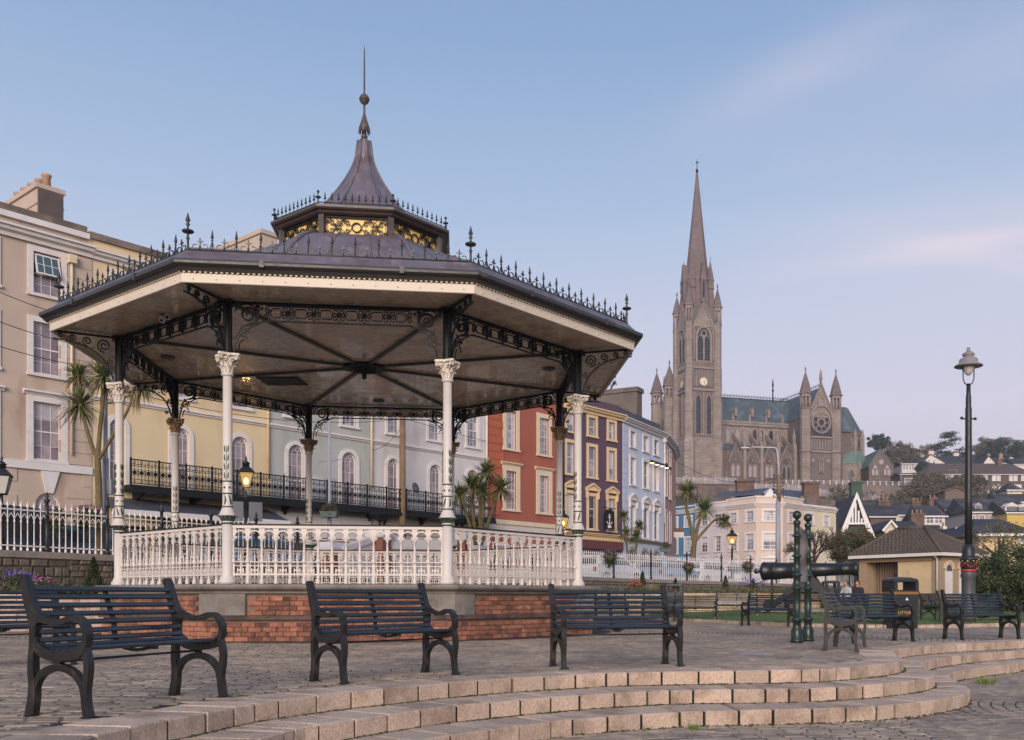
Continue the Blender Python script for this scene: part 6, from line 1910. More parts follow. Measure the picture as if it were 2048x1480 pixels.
for k in range(4):
    u = h7.x(1290 + 10 * k)
    h7.part('flood_lamp', MB().lathe([(0.05, 0), (0.16, -0.16)], 10, (u, -0.5, 9.9)), M_iron)
    h7.part('lamp_disc', MB().lathe([(0.13, 0.0), (1e-4, 0.003)], 10, (u, -0.5, 9.735), caps=False), M_mantle)
for k in range(16):
    z = 4.65 + 0.45 * k
    h7.part('quoin', MB().box(0.002, 0.75 if k % 2 else 0.55, -0.03, 0.015, z + 0.01, z + 0.44), m7)
m8 = stucco('pink_brick', srgb(186, 142, 128))
Y8 = fline(1328, 67.5, 1346, 72.5)
h8 = House('terrace_house', 'narrow pink house where the terrace curves out of sight', 'house', 1328, 1346, Y8, 1.4, 11.9, m8, 7.0, group='terraced houses along the road')
for a_, b_ in ((1331, 1334), (1338.5, 1341.5)):
    for za, zb in ((10.4, 11.5), (8.0, 9.9), (4.8, 6.9)):
        h8.pxwin(a_, b_, za, zb, sur=0.16, nx=1, ny=1, glass=M_glassd)
h8.wall(); h8.cornice(11.85, 0.35, 0.40, M_trim); h8.part('parapet', MB().box(0, h8.L, 0.3, 0.7, 12.0, 12.8), M_slate)
Y9 = fline(1346, 72.5, 1351.5, 77.5)
h9 = House('terrace_house', 'last pink house of the terrace seen almost edge-on', 'house', 1346, 1351.5, Y9, 1.4, 11.9, m8, 5.0, group='terraced houses along the road')
h9.wall(); h9.cornice(11.85, 0.35, 0.40, M_trim); h9.part('parapet', MB().box(0, h9.L, 0.3, 0.7, 12.0, 12.7), M_slate)

for h_, x_, m_ in ((h1, h1.x(141), M_trimy), (h2, h2.L - 0.15, M_trimc), (h4, h4.L - 0.15, M_trim), (h5, h5.L - 0.15, M_iron), (h7, h7.L - 0.15, M_trim)):
    dp = MB().tube([(x_, -0.10, 13.1 if h_.z1 > 13 else 11.8), (x_, -0.10, 5.95)], 0.05, 8).box(x_ - .13, x_ + .13, -.24, -.02, 12.9 if h_.z1 > 13 else 11.6, 13.2 if h_.z1 > 13 else 11.9)
    h_.part('drainpipe', dp, m_)
# ================================================================== BUILDINGS OF THE SQUARE
def sq(name, label, p0, Y0, p1, Y1, ztop_, m, cols, ground, sur=None, hood='pediment', glass=None, wscale=1.0, hoodm=None):
    h = House(name, label, 'house', p0, p1, fline(p0, Y0, p1, Y1), 1.4, ztop_, m, 8.0, 'houses around the square')
    for c, w_ in cols:
        for (za, zb, hd) in ((8.9, 10.0, None), (5.9, 7.6, None), (2.6, 4.6, hood)):
            h.window(h.x(c) - w_ / 2, h.x(c) + w_ / 2, za, zb, sur=0.22, surm=sur, nx=2, ny=4, glass=glass or M_glassc, hood=hd, bars=0.04, proud=0.07)
    h.wall()
    h.cornice(10.45, 0.45, 0.35, M_trim)
    h.part('parapet_cap', MB().box(-0.02, h.L + 0.02, -0.08, 0.3, ztop_, ztop_ + 0.15), M_trim)
    return h
b1 = sq('town_house', 'bright blue house partly behind the palm tree, left on the square', 1336, 113, 1390, 109.5, 11.2, stucco('blue_stucco', srgb(74, 122, 152)), ((1349, 0.9), (1377, 1.0)), None)
b2 = sq('town_house', 'lilac-white house between the blue and the beige house on the square', 1390, 109.5, 1453, 106, 11.3, stucco('lilac_stucco', srgb(198, 188, 194)), ((1409, 0.9), (1436, 1.0)), None, surm if False else stucco('lilac_trim', srgb(206, 194, 186)), glass=M_glassd)
m_bg = stucco('rosy_beige_stucco', srgb(212, 190, 174))
b3 = sq('corner_building', 'rosy beige corner building with white pedimented windows behind the railing', 1453, 106, 1512, 102.3, 11.45, m_bg, ((1467, 1.0), (1500, 1.1)), None)
b4 = sq('corner_building', 'rounded front bay of the beige corner building behind the grey light pole', 1512, 102.3, 1566, 102.3, 11.45, m_bg, ((1541, 1.5),), None, glass=M_glassc)
b4b = sq('corner_building', 'right wing of the beige corner building behind the bare tree', 1566, 102.3, 1607, 105.5, 11.45, m_bg, ((1583, 1.1),), None)
b5 = sq('town_house', 'cream house with grey-topped parapet behind the bare tree', 1607, 105.5, 1672, 110, 10.9, stucco('cream_stucco', srgb(218, 204, 178)), ((1622, 1.0), (1653, 1.0)), None, hood=None)
b5.part('parapet', MB().box(0, b5.L, 0.1, 0.5, 11.05, 11.9), M_grime)
rf_ = thing('slate_roof', 'blue-grey slate roof over the beige corner building with two brown chimneys', 'roof', tuple(P(1535, 990, 106)))
def tri_roof(pts, faces, m, name, parent): return MB().add(pts, faces).build(name, m, parent, w=True)
A_ = P(1426, 996, 108); B_ = P(1535, 988, 103.5); C_ = P(1632, 1002, 110); D_ = P(1440, 984, 114); E_ = P(1535, 976, 112); F_ = P(1622, 984, 117)
tri_roof([A_, B_, C_, F_, E_, D_], [(0, 1, 4, 5), (1, 2, 3, 4)], M_slate, 'slates', rf_)
M_chim = mat('brown_chimney', srgb(116, 92, 80), 0.9, 0.2, 0.9, bump=0.3, bscale=6, col2=srgb(88, 72, 64), patch=(0.45, 0.65, 0.6))
def chim(px0, px1, y0, y1, Y, d, parent, m=M_chim, cap=0.25):
    a, b = P(px0, y1, Y), P(px1, y0, Y)
    return MB().box(a.x, b.x, Y, Y + d, a.z, b.z).box(a.x - 0.12, b.x + 0.12, Y - 0.12, Y + d + 0.12, b.z, b.z + cap).build('chimney', m, parent, w=True)
chim(1474, 1508, 963, 995, 112, 1.2, rf_); chim(1608, 1638, 968, 1003, 112, 1.2, rf_)
dm = MB(); q = [P(1529, 992, 102.9), P(1553, 992, 102.9), P(1541, 976, 102.9)]
dm.add(q + [p + Vector((0, 4, 0)) for p in q], [(0, 1, 2), (0, 2, 5, 3), (2, 1, 4, 5)])
dm.build('dormer_gable', M_trim, rf_, w=True)
MB().box(*(lambda a, b: (a.x, b.x, 118, 119, a.z, b.z))(P(1395, 1012, 118), P(1458, 974, 118))).build('party_wall', M_slab, None, label='grey rendered party wall above the lilac-white house', cat='wall')
# sign and flower box at the corner of the terrace
sg2 = thing('projecting_sign', 'brown and white projecting sign before the bright blue house', 'sign', tuple(P(1355, 1064, 74)), R(10))
MB().box(-0.5, 0.5, -0.04, 0.04, 0.0, 0.30).build('upper_panel', mat('brown_panel', srgb(110, 82, 58), 0.6, 0.06, 3), sg2)
MB().box(-0.5, 0.5, -0.04, 0.04, -0.42, -0.005).build('lower_panel', M_trim, sg2)
MB().tube([(-1.1, 0, 0.2), (-0.5, 0, 0.2)], 0.03, 5).build('sign_bracket', M_iron, sg2)
# wires
wire(P(-10, 580, 28), P(240, 650, 38), 0.2, 'overhead wire crossing the beige house, top one')
wire(P(-10, 640, 28), P(260, 702, 38), 0.2, 'overhead wire crossing the beige house, middle one')
wire(P(-10, 690, 28), P(280, 740, 38), 0.2, 'overhead wire crossing the beige house, lowest one')
wire(P(280, 790, 35), P(805, 838, 46), 0.5, 'wire strung along the yellow house to the timber pole')
wire(P(805, 836, 46), P(1346, 935, 71), 0.6, 'wire from the timber pole past the red and purple houses')
wire(P(805, 850, 46), P(742, 900, 45.4), 0.3, 'slack service wire from the timber pole to the grey-green house')
wire(P(1556, 952, 58), P(1672, 1010, 108), 1.2, 'wire from the light pole to the cream house')
wire(P(1556, 955, 58), P(1330, 905, 67), 1.0, 'wire from the light pole to the curved end of the terrace')
# ================================================================== HILL
def interp(t, x):
    for (a, ya), (b, yb) in zip(t, t[1:]):
        if x <= b: return ya + (yb - ya) * max(0, (x - a)) / (b - a)
    return t[-1][1]
HP = [(100, 1.0), (116, 1.6), (130, 6.5), (190, 15.5), (256, 27.5), (330, 45), (400, 60), (520, 66), (900, 60)]
def hill_z(x, y):
    z = interp(HP, y)
    if y > 258:
        w_ = max(0, min(1, (x + 10) / 15)) * max(0, min(1, (96 - x) / 10)) * max(0, min(1, (335 - y) / 25))
        z = z * (1 - w_) + 31.4 * w_
    return z + 0.8 * math.sin(x * 0.07 + 1) * math.cos(y * 0.05) * min(1, max(0, (y - 118) / 60))
hv = []; hf = []
gx = list(range(-80, 420, 6)); gy = [100, 108, 116, 123, 130, 140, 152, 166, 180, 194, 208, 222, 236, 250, 256, 258.5, 264, 272, 284, 298, 312, 326, 340, 356, 372, 388, 404, 430, 470, 520, 600, 720, 900]
for x in gx:
    for y in gy: hv.append((x, y, hill_z(x, y)))
for i in range(len(gx) - 1):
    for j in range(len(gy) - 1):
        a = i * len(gy) + j; hf.append((a, a + len(gy), a + len(gy) + 1, a + 1))
M_hill = mat('hill_scrub', srgb(78, 74, 54), 0.95, 0.3, 0.12, bump=0.6, bscale=0.6, col2=srgb(62, 66, 44), patch=(0.45, 0.6, 0.05))
MB().add(hv, hf, True).build('hill', M_hill, kind='structure')

# ================================================================== CATHEDRAL
M_cath = brickmat('cathedral_stone', srgb(144, 129, 119), srgb(126, 113, 106), srgb(160, 146, 137), 1.0, 1.1, 0.55, 0.05, var=0.24)
M_cathm = brickmat('cathedral_stone_mid', srgb(110, 99, 95), srgb(97, 88, 85), srgb(130, 118, 111), 1.0, 1.1, 0.55, 0.05, var=0.24)
M_cathd = brickmat('cathedral_stone_dark', srgb(112, 96, 90), srgb(98, 86, 82), srgb(124, 108, 102), 1.0, 1.1, 0.55, 0.05, var=0.22)
M_catht = mat('cathedral_trim', srgb(144, 130, 123), 0.9, 0.2, 0.5)
M_spire = brickmat('spire_stone', srgb(118, 102, 98), srgb(108, 94, 92), srgb(126, 110, 106), 1.0, 1.4, 0.7, 0.04, var=0.16)
M_croof = mat('cathedral_slate', srgb(78, 90, 94), 0.6, 0.14, 0.4, stain=(srgb(122, 130, 138), 0.52, 0.72, 0.35, 0.10))
M_copper = mat('green_copper', srgb(104, 128, 118), 0.7, 0.15, 0.4, col2=srgb(90, 110, 104), patch=(0.45, 0.65, 0.3))
M_cglass = mat('leaded_glass', srgb(40, 40, 46), 0.25, 0.2, 0.8, spec=0.8)
M_cglassl = mat('leaded_glass_pale', srgb(156, 148, 150), 0.2, 0.15, 0.8, spec=0.8)
KY = 275.0; KZ = 34.9; KX = (1394 - CX) / F * KY
ca = thing('cathedral', 'great Gothic stone cathedral with tall octagonal spire on the hill', 'cathedral', (KX, KY, KZ), R(17))
def south(y): return lambda u, z, t: (u, y - t, z)
def west(x): return lambda u, z, t: (x - t, -u, z)
def pointed(xc, w, z0, zs, zt, n=6):
    """pointed arch outline, counter-clockwise"""
    pts = [(xc - w / 2, z0), (xc + w / 2, z0)]
    for k in range(n + 1):
        t = k / n; pts.append((xc + w / 2 * (1 - t ** 1.7), zs + (zt - zs) * math.sin(t * PI / 2)))
    for k in range(n - 1, -1, -1):
        t = k / n; pts.append((xc - w / 2 * (1 - t ** 1.7), zs + (zt - zs) * math.sin(t * PI / 2)))
    return pts
def lancet(fn, xc, w, z0, zt, glass, name='lancet_window', sur=0.22, m=None, par=None):
    zs = zt - w * 0.9
    o = MB().prism(pointed(xc, w, z0, zs, zt), fn, 0.02, 0.08).build(name, glass, par or ca)
    q = pointed(xc, w + sur, z0, zs, zt + sur * 0.7)
    MB().ribbon(q, sur, fn, 0.0, 0.30, True).build('tracery', m or M_catht, o)
    return o
def cpart(name, mb, m=None, par=None): return mb.build(name, m or M_cath, par or ca)
def turret(x, y, zb, zl, zc, zt, r, name='turret'):
    """octagonal shaft zb..zl, open lantern zl..zc, cone to zt"""
    o = cpart(name, MB().lathe([(r * 1.05, zb), (r, zb + 1), (r, zl - 0.4), (r * 1.15, zl - 0.2), (r * 1.1, zl)], 8, (x, y, 0), PI / 8, False))
    l_ = MB()
    for k in range(8):
        a = PI / 8 + k * PI / 4
        l_.lathe([(0.16 * r, zl), (0.16 * r, zc - 0.5)], 6, (x + r * 0.85 * math.cos(a), y + r * 0.85 * math.sin(a), 0))
    l_.lathe([(r * 0.35, zl), (r * 0.35, zc)], 8, (x, y, 0), 0, False)
    l_.lathe([(r * 1.0, zc - 0.9), (r * 1.0, zc - 0.2), (r * 1.3, zc), (r * 1.3, zc + 0.15)], 8, (x, y, 0), PI / 8, False)
    cpart('lantern_stage', l_, M_catht, o)
    h = zt - zc
    c_ = MB().lathe([(r * 1.12, zc + 0.1), (r * 0.68, zc + h * 0.38), (0.12, zt - 1.6), (0.12, zt - 1.2), (0.30, zt - 1.0), (0.10, zt - 0.7), (0.02, zt)], 8, (x, y, 0), PI / 8, False)
    c_.box(x - 0.32, x + 0.32, y - 0.07, y + 0.07, zt - 0.55, zt - 0.4)
    cpart('spirelet', c_, M_spire, o)
    return o
# --- tower
H = 4.35
cpart('tower', MB().box(-H, H, -H, H, -6, 47.6), M_cathm)
cpart('tower_base', MB().lathe([(H * 1.414 + 1.0, -6), (H * 1.414 + 0.9, 9.4), (H * 1.414 + 0.35, 10.7)], 4, (0, 0, 0), PI / 4, False), M_cath)
for sx in (-1, 1):
    for sy in (-1, 1):
        b_ = MB()
        for (w0, z0, z1) in ((1.75, -6, 10.5), (1.45, 10.5, 22.0), (1.22, 22.0, 31.0), (1.12, 31.0, 42.6)):
            b_.lathe([(w0, z0), (w0, z1 - 0.8), (w0 * 0.86, z1)], 8, (sx * H, sy * H, 0), PI / 8, False)
        cpart('corner_buttress', b_, M_cath)
        turret(sx * H, sy * H, 42.0, 43.0, 47.6, 54.6 if sy < 0 else 54.0, 1.15, 'corner_turret')
for fn in (south(-H), west(-H)):
    for z, h in ((10.4, 0.5), (24.0, 0.5), (30.2, 0.5), (41.9, 0.5)):
        cpart('string_course', MB().prism([(-H, z), (H, z), (H, z + h), (-H, z + h)], fn, 0.0, 0.35), M_catht)
    # base blind windows, tall pair, clock stage, louvred belfry, gable
    for xc in (-1.6, 1.6):
        lancet(fn, xc, 1.5, 1.2, 8.6, M_cathd, 'blind_window')
        lancet(fn, xc, 1.45, 11.8, 22.6, M_cglass)
    bl_ = MB()
    for k in range(14):
        bl_.prism([(-3.3 + k * 0.5, 10.9), (-3.08 + k * 0.5, 10.9), (-3.08 + k * 0.5, 11.6), (-3.3 + k * 0.5, 11.6)], fn, 0.25, 0.45)
        bl_.prism([(-3.3 + k * 0.5, 30.7), (-3.08 + k * 0.5, 30.7), (-3.08 + k * 0.5, 31.7), (-3.3 + k * 0.5, 31.7)], fn, 0.25, 0.45)
    for z in (11.6, 31.7): bl_.prism([(-3.4, z), (3.4, z), (3.4, z + 0.25), (-3.4, z + 0.25)], fn, 0.2, 0.5)
    cpart('balustrade', bl_, M_catht)
    f2 = fn
    rb_ = MB()
    for xc in (-2.95, -0.02, 2.95):
        for (z0, z1) in ((11.9, 23.6), (1.2, 10.0), (32.6, 41.4)):
            if abs(xc) < 1 and z0 > 30: continue
            rb_.prism([(xc - 0.16, z0), (xc + 0.16, z0), (xc + 0.16, z1), (xc - 0.16, z1)], fn, 0.0, 0.34)
    for k in range(7):
        rb_.ribbon(pointed(-2.55 + 0.85 * k, 0.7, 27.9 if abs(k - 3) < 2 else 25.2, 28.9, 29.8, 4), 0.14, fn, 0.0, 0.26, True)
    cpart('wall_shafts', rb_, M_catht, kind='stuff') if False else rb_.build('wall_shafts', M_catht, ca, kind='stuff')
    cl_ = MB().prism([(1.15 * math.cos(2 * PI * k / 24), 26.6 + 1.15 * math.sin(2 * PI * k / 24)) for k in range(24)], f2, 0.05, 0.25)
    clo = cpart('clock_face', cl_, mat('clock_white', srgb(236, 222, 196), 0.5, 0.03, 2) if 'clock_white' not in MATS else MATS['clock_white'])
    hd_ = MB().ribbon([(0, 26.6), (0.35, 25.85)], 0.14, f2, 0.26, 0.32).ribbon([(0, 26.6), (0.85, 27.05)], 0.10, f2, 0.26, 0.33)
    for k in range(12):
        a = k * PI / 6
        hd_.ribbon([(0.85 * math.cos(a), 26.6 + 0.85 * math.sin(a)), (1.05 * math.cos(a), 26.6 + 1.05 * math.sin(a))], 0.10, f2, 0.255, 0.30)
    hd_.build('clock_hands', M_iron, clo)
    cpart('clock_ring', MB().ribbon([(1.28 * math.cos(2 * PI * k / 24), 26.6 + 1.28 * math.sin(2 * PI * k / 24)) for k in range(24)], 0.26, f2, 0.0, 0.35, True), M_catht)
    lo = MB().prism(pointed(0, 4.0, 32.2, 38.5, 41.4), fn, 0.01, 0.05)
    lov = cpart('belfry_opening', lo, M_cglass)
    ls = MB()
    for k in range(14):
        z = 32.4 + k * 0.55
        for xc in (-1.0, 1.0): ls.prism([(xc - 0.8, z), (xc + 0.8, z), (xc + 0.8, z + 0.12), (xc - 0.8, z + 0.12)], fn, 0.05, 0.35)
    ls.build('louvre', M_croof, lov, kind='stuff')
    tr_ = MB().ribbon(pointed(0, 4.5, 32.2, 38.5, 41.9), 0.5, fn, 0.0, 0.5, True)
    tr_.ribbon([(0, 32.2), (0, 39.6)], 0.4, fn, 0.0, 0.45)
    for xc in (-1.05, 1.05): tr_.ribbon(pointed(xc, 1.9, 32.2, 38.0, 39.4), 0.2, fn, 0.0, 0.4, True)
    tr_.ribbon([(0.85 * math.cos(2 * PI * k / 12), 40.0 + 0.85 * math.sin(2 * PI * k / 12)) for k in range(12)], 0.3, fn, 0.0, 0.42, True)
    tr_.build('tracery', M_catht, lov)
    g_ = MB().prism([(-3.2, 41.5), (3.2, 41.5), (0, 48.6)], fn, 0.0, 0.12)
    go = cpart('gable', g_, M_cath)
    MB().ribbon([(-3.4, 41.3), (0, 48.8), (3.4, 41.3)], 0.5, fn, 0.0, 0.5).lathe([(0.25, 0), (0.1, 0.6), (0.02, 1.3)], 6, fn(0, 48.8, 0.2)).build('coping', M_catht, go)
# spire
sp_o = cpart('spire', MB().lathe([(4.45, 47.6), (4.3, 49.0), (4.0, 52.2), (2.9, 60.8), (0.22, 87.0)], 8, (0, 0, 0), PI / 8, False), M_spire)
bands = MB()
for z in (56, 62, 66, 70.5, 76):
    r_ = 4.0 + (z - 52.2) * (2.8 - 4.0) / 8.6 if z < 60.8 else 2.8 * (88 - z) / 27.2
    bands.lathe([(r_ + 0.02, z), (r_ + 0.09, z + 0.05), (r_ + 0.02, z + 0.35)], 8, (0, 0, 0), PI / 8, False, False)
bands.build('spire_bands', M_catht, sp_o)
cro = MB()
for k in range(8):
    a = PI / 8 + k * PI / 4
    for j in range(13):
        z = 77.5 + j * 0.72; r_ = max(0.25, 2.8 * (88 - z) / 27.2) + 0.05
        cro.box(r_ * math.cos(a) - 0.10, r_ * math.cos(a) + 0.10, r_ * math.sin(a) - 0.10, r_ * math.sin(a) + 0.10, z, z + 0.25)
cro.build('crockets', M_spire, sp_o, kind='stuff')
MB().lathe([(0.22, 86.9), (0.42, 87.4), (0.38, 87.8), (0.12, 88.2), (0.07, 90.9), (0.01, 91.1)], 8).box(-0.05, 0.05, -0.45, 0.45, 89.9, 90.1).box(-0.45, 0.45, -0.05, 0.05, 89.85, 90.05).build('cross', M_iron, sp_o)
for k in range(4):     # lucarnes on the cardinal faces, broach pinnacles on the diagonals
    a = k * PI / 2 - PI / 2
    M_ = Matrix.Rotation(a + PI / 2, 4, 'Z')
    l_ = MB().box(-0.75, 0.75, -4.5, -2.4, 49, 55.5)
    l_.prism([(-0.95, 55.3), (0.95, 55.3), (0, 60.4)], lambda u, v, t: (u, t, v), -4.62, -1.8)
    l_.xf(M_); lu = cpart('lucarne', l_, M_spire)
    MB().prism(pointed(0, 0.7, 50.2, 54.2, 55.2), lambda u, v, t: (u, -4.64 + t, v), 0.0, 0.12).xf(M_).build('opening', M_cglass, lu)
    a2 = a + PI / 4
    cx_, cy_ = 4.0 * math.cos(a2), 4.0 * math.sin(a2)
    cpart('pinnacle', MB().lathe([(1.5, 47.6), (1.1, 52.0), (0.95, 53.0), (1.2, 53.2), (1.05, 55.4), (1.25, 55.6), (0.45, 59.4), (0.06, 61.4), (0.15, 61.6), (0.02, 62.6)], 6, (cx_, cy_, 0), 0, False), M_spire)
# --- nave
XN0, XN1 = 5.0, 38.0
cpart('clerestory', MB().box(XN0, XN1, 5.0, 19.0, -3, 17.2), M_cath)
cpart('nave_roof', MB().prism([(4.3, 17.3), (12.0, 26.2), (19.7, 17.3)], lambda u, v, t: (t, u, v), XN0, XN1 + 4), M_croof)
cpart('eaves_parapet', MB().box(XN0, XN1, 4.4, 4.9, 16.6, 18.0), M_catht)
cpart('aisle', MB().box(XN0, XN1 - 5, -2.0, 5.0, -4, 8.2), M_cathd)
cpart('aisle_roof', MB().prism([(-2.2, 8.25), (5.0, 11.0), (5.0, 8.25)], lambda u, v, t: (t, u, v), XN0, XN1 - 5), M_croof)
for k, xc in enumerate((10.9, 16.3, 21.7, 27.1)):
    fn = south(-2.0)
    g_ = cpart('aisle_gable', MB().prism([(xc - 2.1, -4), (xc + 2.1, -4), (xc + 2.1, 5.0), (xc, 9.9), (xc - 2.1, 5.0)], fn, -0.6, 0.25), M_cathd)
    MB().ribbon([(xc - 2.25, 4.7), (xc, 10.1), (xc + 2.25, 4.7)], 0.35, fn, 0.2, 0.6).build('coping', M_catht, g_)
    fb_ = south(-2.27)
    for dx in (-0.75, 0.75): lancet(fb_, xc + dx, 0.95, 0.6, 4.0, M_cglassl if k < 3 else M_cglass, par=g_)
    ro_ = MB().prism([(xc + 0.75 * math.cos(2 * PI * q / 16), 5.5 + 0.75 * math.sin(2 * PI * q / 16)) for q in range(16)], fb_, 0.02, 0.1)
    ro_.build('rosette', M_cglass, g_)
    sx_ = MB()
    for q in range(6):
        a = q * PI / 3
        sx_.ribbon([(xc, 5.5), (xc + 0.6 * math.cos(a), 5.5 + 0.6 * math.sin(a))], 0.22, fb_, 0.1, 0.16)
    sx_.build('rosette_tracery', M_catht if k < 3 else M_cathd, g_)
    # clerestory pair and flying buttress
    for dx in (-1.1, 1.1): lancet(south(5.0), xc + dx, 1.3, 11.4, 15.6, M_cglassl if k < 2 else M_cglass)
    b_ = MB().box(xc + 2.25, xc + 3.15, -3.0, -1.4, -4, 9.8)
    b_.prism([(-3.0, 9.8), (-1.4, 9.8), (-2.2, 11.6)], lambda u, v, t: (t, u, v), xc + 2.25, xc + 3.15)
    b_.prism([(-1.8, 8.0), (-1.8, 9.6), (5.0, 14.6), (5.0, 13.2)][::-1], lambda u, v, t: (t, u, v), xc + 2.45, xc + 2.95)
    b_.lathe([(0.5, 11.2), (0.5, 12.2), (0.62, 12.3), (0.1, 14.6), (0.2, 14.8), (0.02, 15.4)], 6, (xc + 2.7, -2.2, 0), 0, False)
    b_.lathe([(0.4, 16.4), (0.4, 18.4), (0.5, 18.5), (0.05, 20.4)], 6, (xc + 2.7, 4.7, 0), 0, False)
    cpart('buttress', b_, M_catht)
    dm_ = MB().box(xc - 1.7, xc - 0.9, 5.6, 7.4, 19.6, 21.0); dm_.prism([(xc - 1.85, 21.0), (xc - 0.75, 21.0), (xc - 1.3, 22.4)], lambda u, v, t: (u, t, v), 5.5, 7.6)
    cpart('roof_ventilator', dm_, M_catht)
cre = MB()
k = XN0 + 0.3
while k < XN1 - 2:
    cre.box(k - 0.05, k + 0.05, 11.95, 12.05, 26.1, 27.5); cre.box(k - 0.32, k + 0.32, 11.96, 12.04, 26.95, 27.1); cre.box(k + 0.45, k + 0.55, 11.95, 12.05, 26.1, 26.9); cre.sphere((k + 0.5, 12, 26.85), 0.17, 6, 4)
    k += 1.0
cre.box(XN0, XN1 - 2, 11.9, 12.1, 26.1, 26.35)
cpart('ridge_cresting', cre, M_iron)
# --- transept
TX, TY = 36.9, -5.0
cpart('transept', MB().box(TX - 5.2, TX + 5.2, TY, 12, -6, 18.5), M_cathm)
cpart('transept_roof', MB().prism([(TX - 5.4, 18.4), (TX + 5.4, 18.4), (TX, 27.2)], lambda u, v, t: (u, t, v), TY + 0.4, 30), M_croof)
fn = south(TY)
tg = cpart('transept_gable', MB().prism([(TX - 4.4, 18.4), (TX + 4.4, 18.4), (TX, 28.0)], fn, -0.5, 0.1), M_cath)
MB().ribbon([(TX - 4.7, 17.8), (TX, 28.2), (TX + 4.7, 17.8)], 0.55, fn, 0.0, 0.55).build('coping', M_catht, tg)
cr2_ = MB()
for q in range(8):
    for sg in (-1, 1):
        t = (q + 0.5) / 8; cr2_.sphere(fn(TX + sg * 4.7 * (1 - t), 18.3 + 10.2 * t, 0.3), 0.26, 6, 4)
cr2_.build('crockets', M_cathd, tg, kind='stuff')
MB().lathe([(0.35, 28.2), (0.30, 29.2), (0.55, 29.4), (0.42, 30.4), (0.35, 31.4), (0.18, 31.8), (0.24, 32.2), (0.05, 32.5)], 8, (TX, TY, 0)).build('statue', M_catht, tg)
MB().ribbon([(TX + 1.15 * math.cos(2 * PI * k / 18), 23.2 + 1.15 * math.sin(2 * PI * k / 18)) for k in range(18)], 0.35, fn, 0.1, 0.45, True).prism([(TX + 0.95 * math.cos(2 * PI * k / 18), 23.2 + 0.95 * math.sin(2 * PI * k / 18)) for k in range(18)], fn, 0.1, 0.2).build('medallion', M_catht, tg)
rz_ = cpart('rose_window', MB().prism(pointed(TX, 7.0, 12.6, 17.4, 21.4, 8), fn, 0.02, 0.06), M_cglass)
tr_ = MB().ribbon(pointed(TX, 7.5, 12.6, 17.4, 21.9, 8), 0.6, fn, 0.0, 0.6, True)
RC = 16.9
for (rr, wd) in ((3.05, 0.34), (1.05, 0.28)):
    tr_.ribbon([(TX + rr * math.cos(2 * PI * k / 24), RC + rr * math.sin(2 * PI * k / 24)) for k in range(24)], wd, fn, 0.06, 0.4, True)
for k in range(8):
    a = k * PI / 4 + PI / 8
    tr_.ribbon([(TX + 2.02 * math.cos(a) + 0.8 * math.cos(2 * PI * q / 12), RC + 2.02 * math.sin(a) + 0.8 * math.sin(2 * PI * q / 12)) for q in range(12)], 0.22, fn, 0.06, 0.36, True)
tr_.build('tracery', M_catht, rz_)
ar = MB()
for k in range(9):
    xk = TX - 3.6 + 0.9 * k
    ar.ribbon(pointed(xk, 0.75, 9.0, 11.2, 12.0, 4), 0.16, fn, 0.0, 0.3, True)
cpart('blind_arcade', ar, M_catht)
cpart('string_course', MB().prism([(TX - 4.2, 8.2), (TX + 4.2, 8.2), (TX + 4.2, 8.7), (TX - 4.2, 8.7)], fn, 0.0, 0.35), M_catht)
for dx in (-2.6, 2.4):
    cpart('round_window', MB().prism([(TX + dx + 0.45 * math.cos(2 * PI * k / 14), 5.9 + 0.45 * math.sin(2 * PI * k / 14)) for k in range(14)], fn, 0.02, 0.15), M_cglassl)
nic = MB().ribbon(pointed(TX, 1.2, 2.2, 5.2, 6.4), 0.3, fn, 0.0, 0.45, True).lathe([(0.3, 2.4), (0.35, 3.4), (0.2, 4.4), (0.24, 4.9), (0.05, 5.2)], 8, fn(TX, 0, 0.3))
cpart('statue_niche', nic, M_catht)
for sx in (-1, 1):
    turret(TX + sx * 5.0, TY, -6, 20.8, 25.0, 33.0, 1.6)
    cpart('string_course', MB().lathe([(1.68, 8.0), (1.95, 8.3), (1.68, 8.7)], 8, (TX + sx * 5.0, TY, 0), PI / 8, False, False), M_catht)
cre2 = MB()
k = TY + 1.0
while k < 20:
    cre2.box(TX - .05, TX + .05, k - .05, k + .05, 27.1, 28.5); cre2.box(TX - .05, TX + .05, k - .35, k + .35, 27.9, 28.05); k += 1.0
cpart('transept_cresting', cre2, M_iron)
cpart('crossing_fleche', MB().lathe([(0.25, 26), (0.2, 29), (0.4, 29.3), (0.15, 30), (0.35, 31), (0.05, 33)], 6, (30.5, 12, 0)), M_iron)
# --- apse
AX, AY = 54.5, 10.0
cpart('chancel', MB().box(40, AX, 5.0, 16.0, -6, 16.4), M_cathd)
cpart('chancel_roof', MB().prism([(4.4, 16.5), (10.5, 25.4), (16.6, 16.5)], lambda u, v, t: (t, u, v), 40, AX), M_croof)
cpart('apse', MB().lathe([(5.3, -6), (5.3, 15.6), (5.6, 15.8), (5.6, 16.6)], 10, (AX, AY, 0), PI / 10, False), M_cathd)
cpart('apse_roof', MB().lathe([(5.5, 16.6), (0.9, 24.8), (0.05, 25.3)], 10, (AX, AY, 0), PI / 10, False), M_croof)
cpart('chapel_ring', MB().lathe([(7.6, -6), (7.6, 6.6), (7.8, 6.7)], 10, (AX, AY, 0), PI / 10, False), M_cath)
cpart('copper_roof', MB().lathe([(7.8, 6.7), (5.3, 11.0)], 10, (AX, AY, 0), PI / 10, False, False), M_copper)
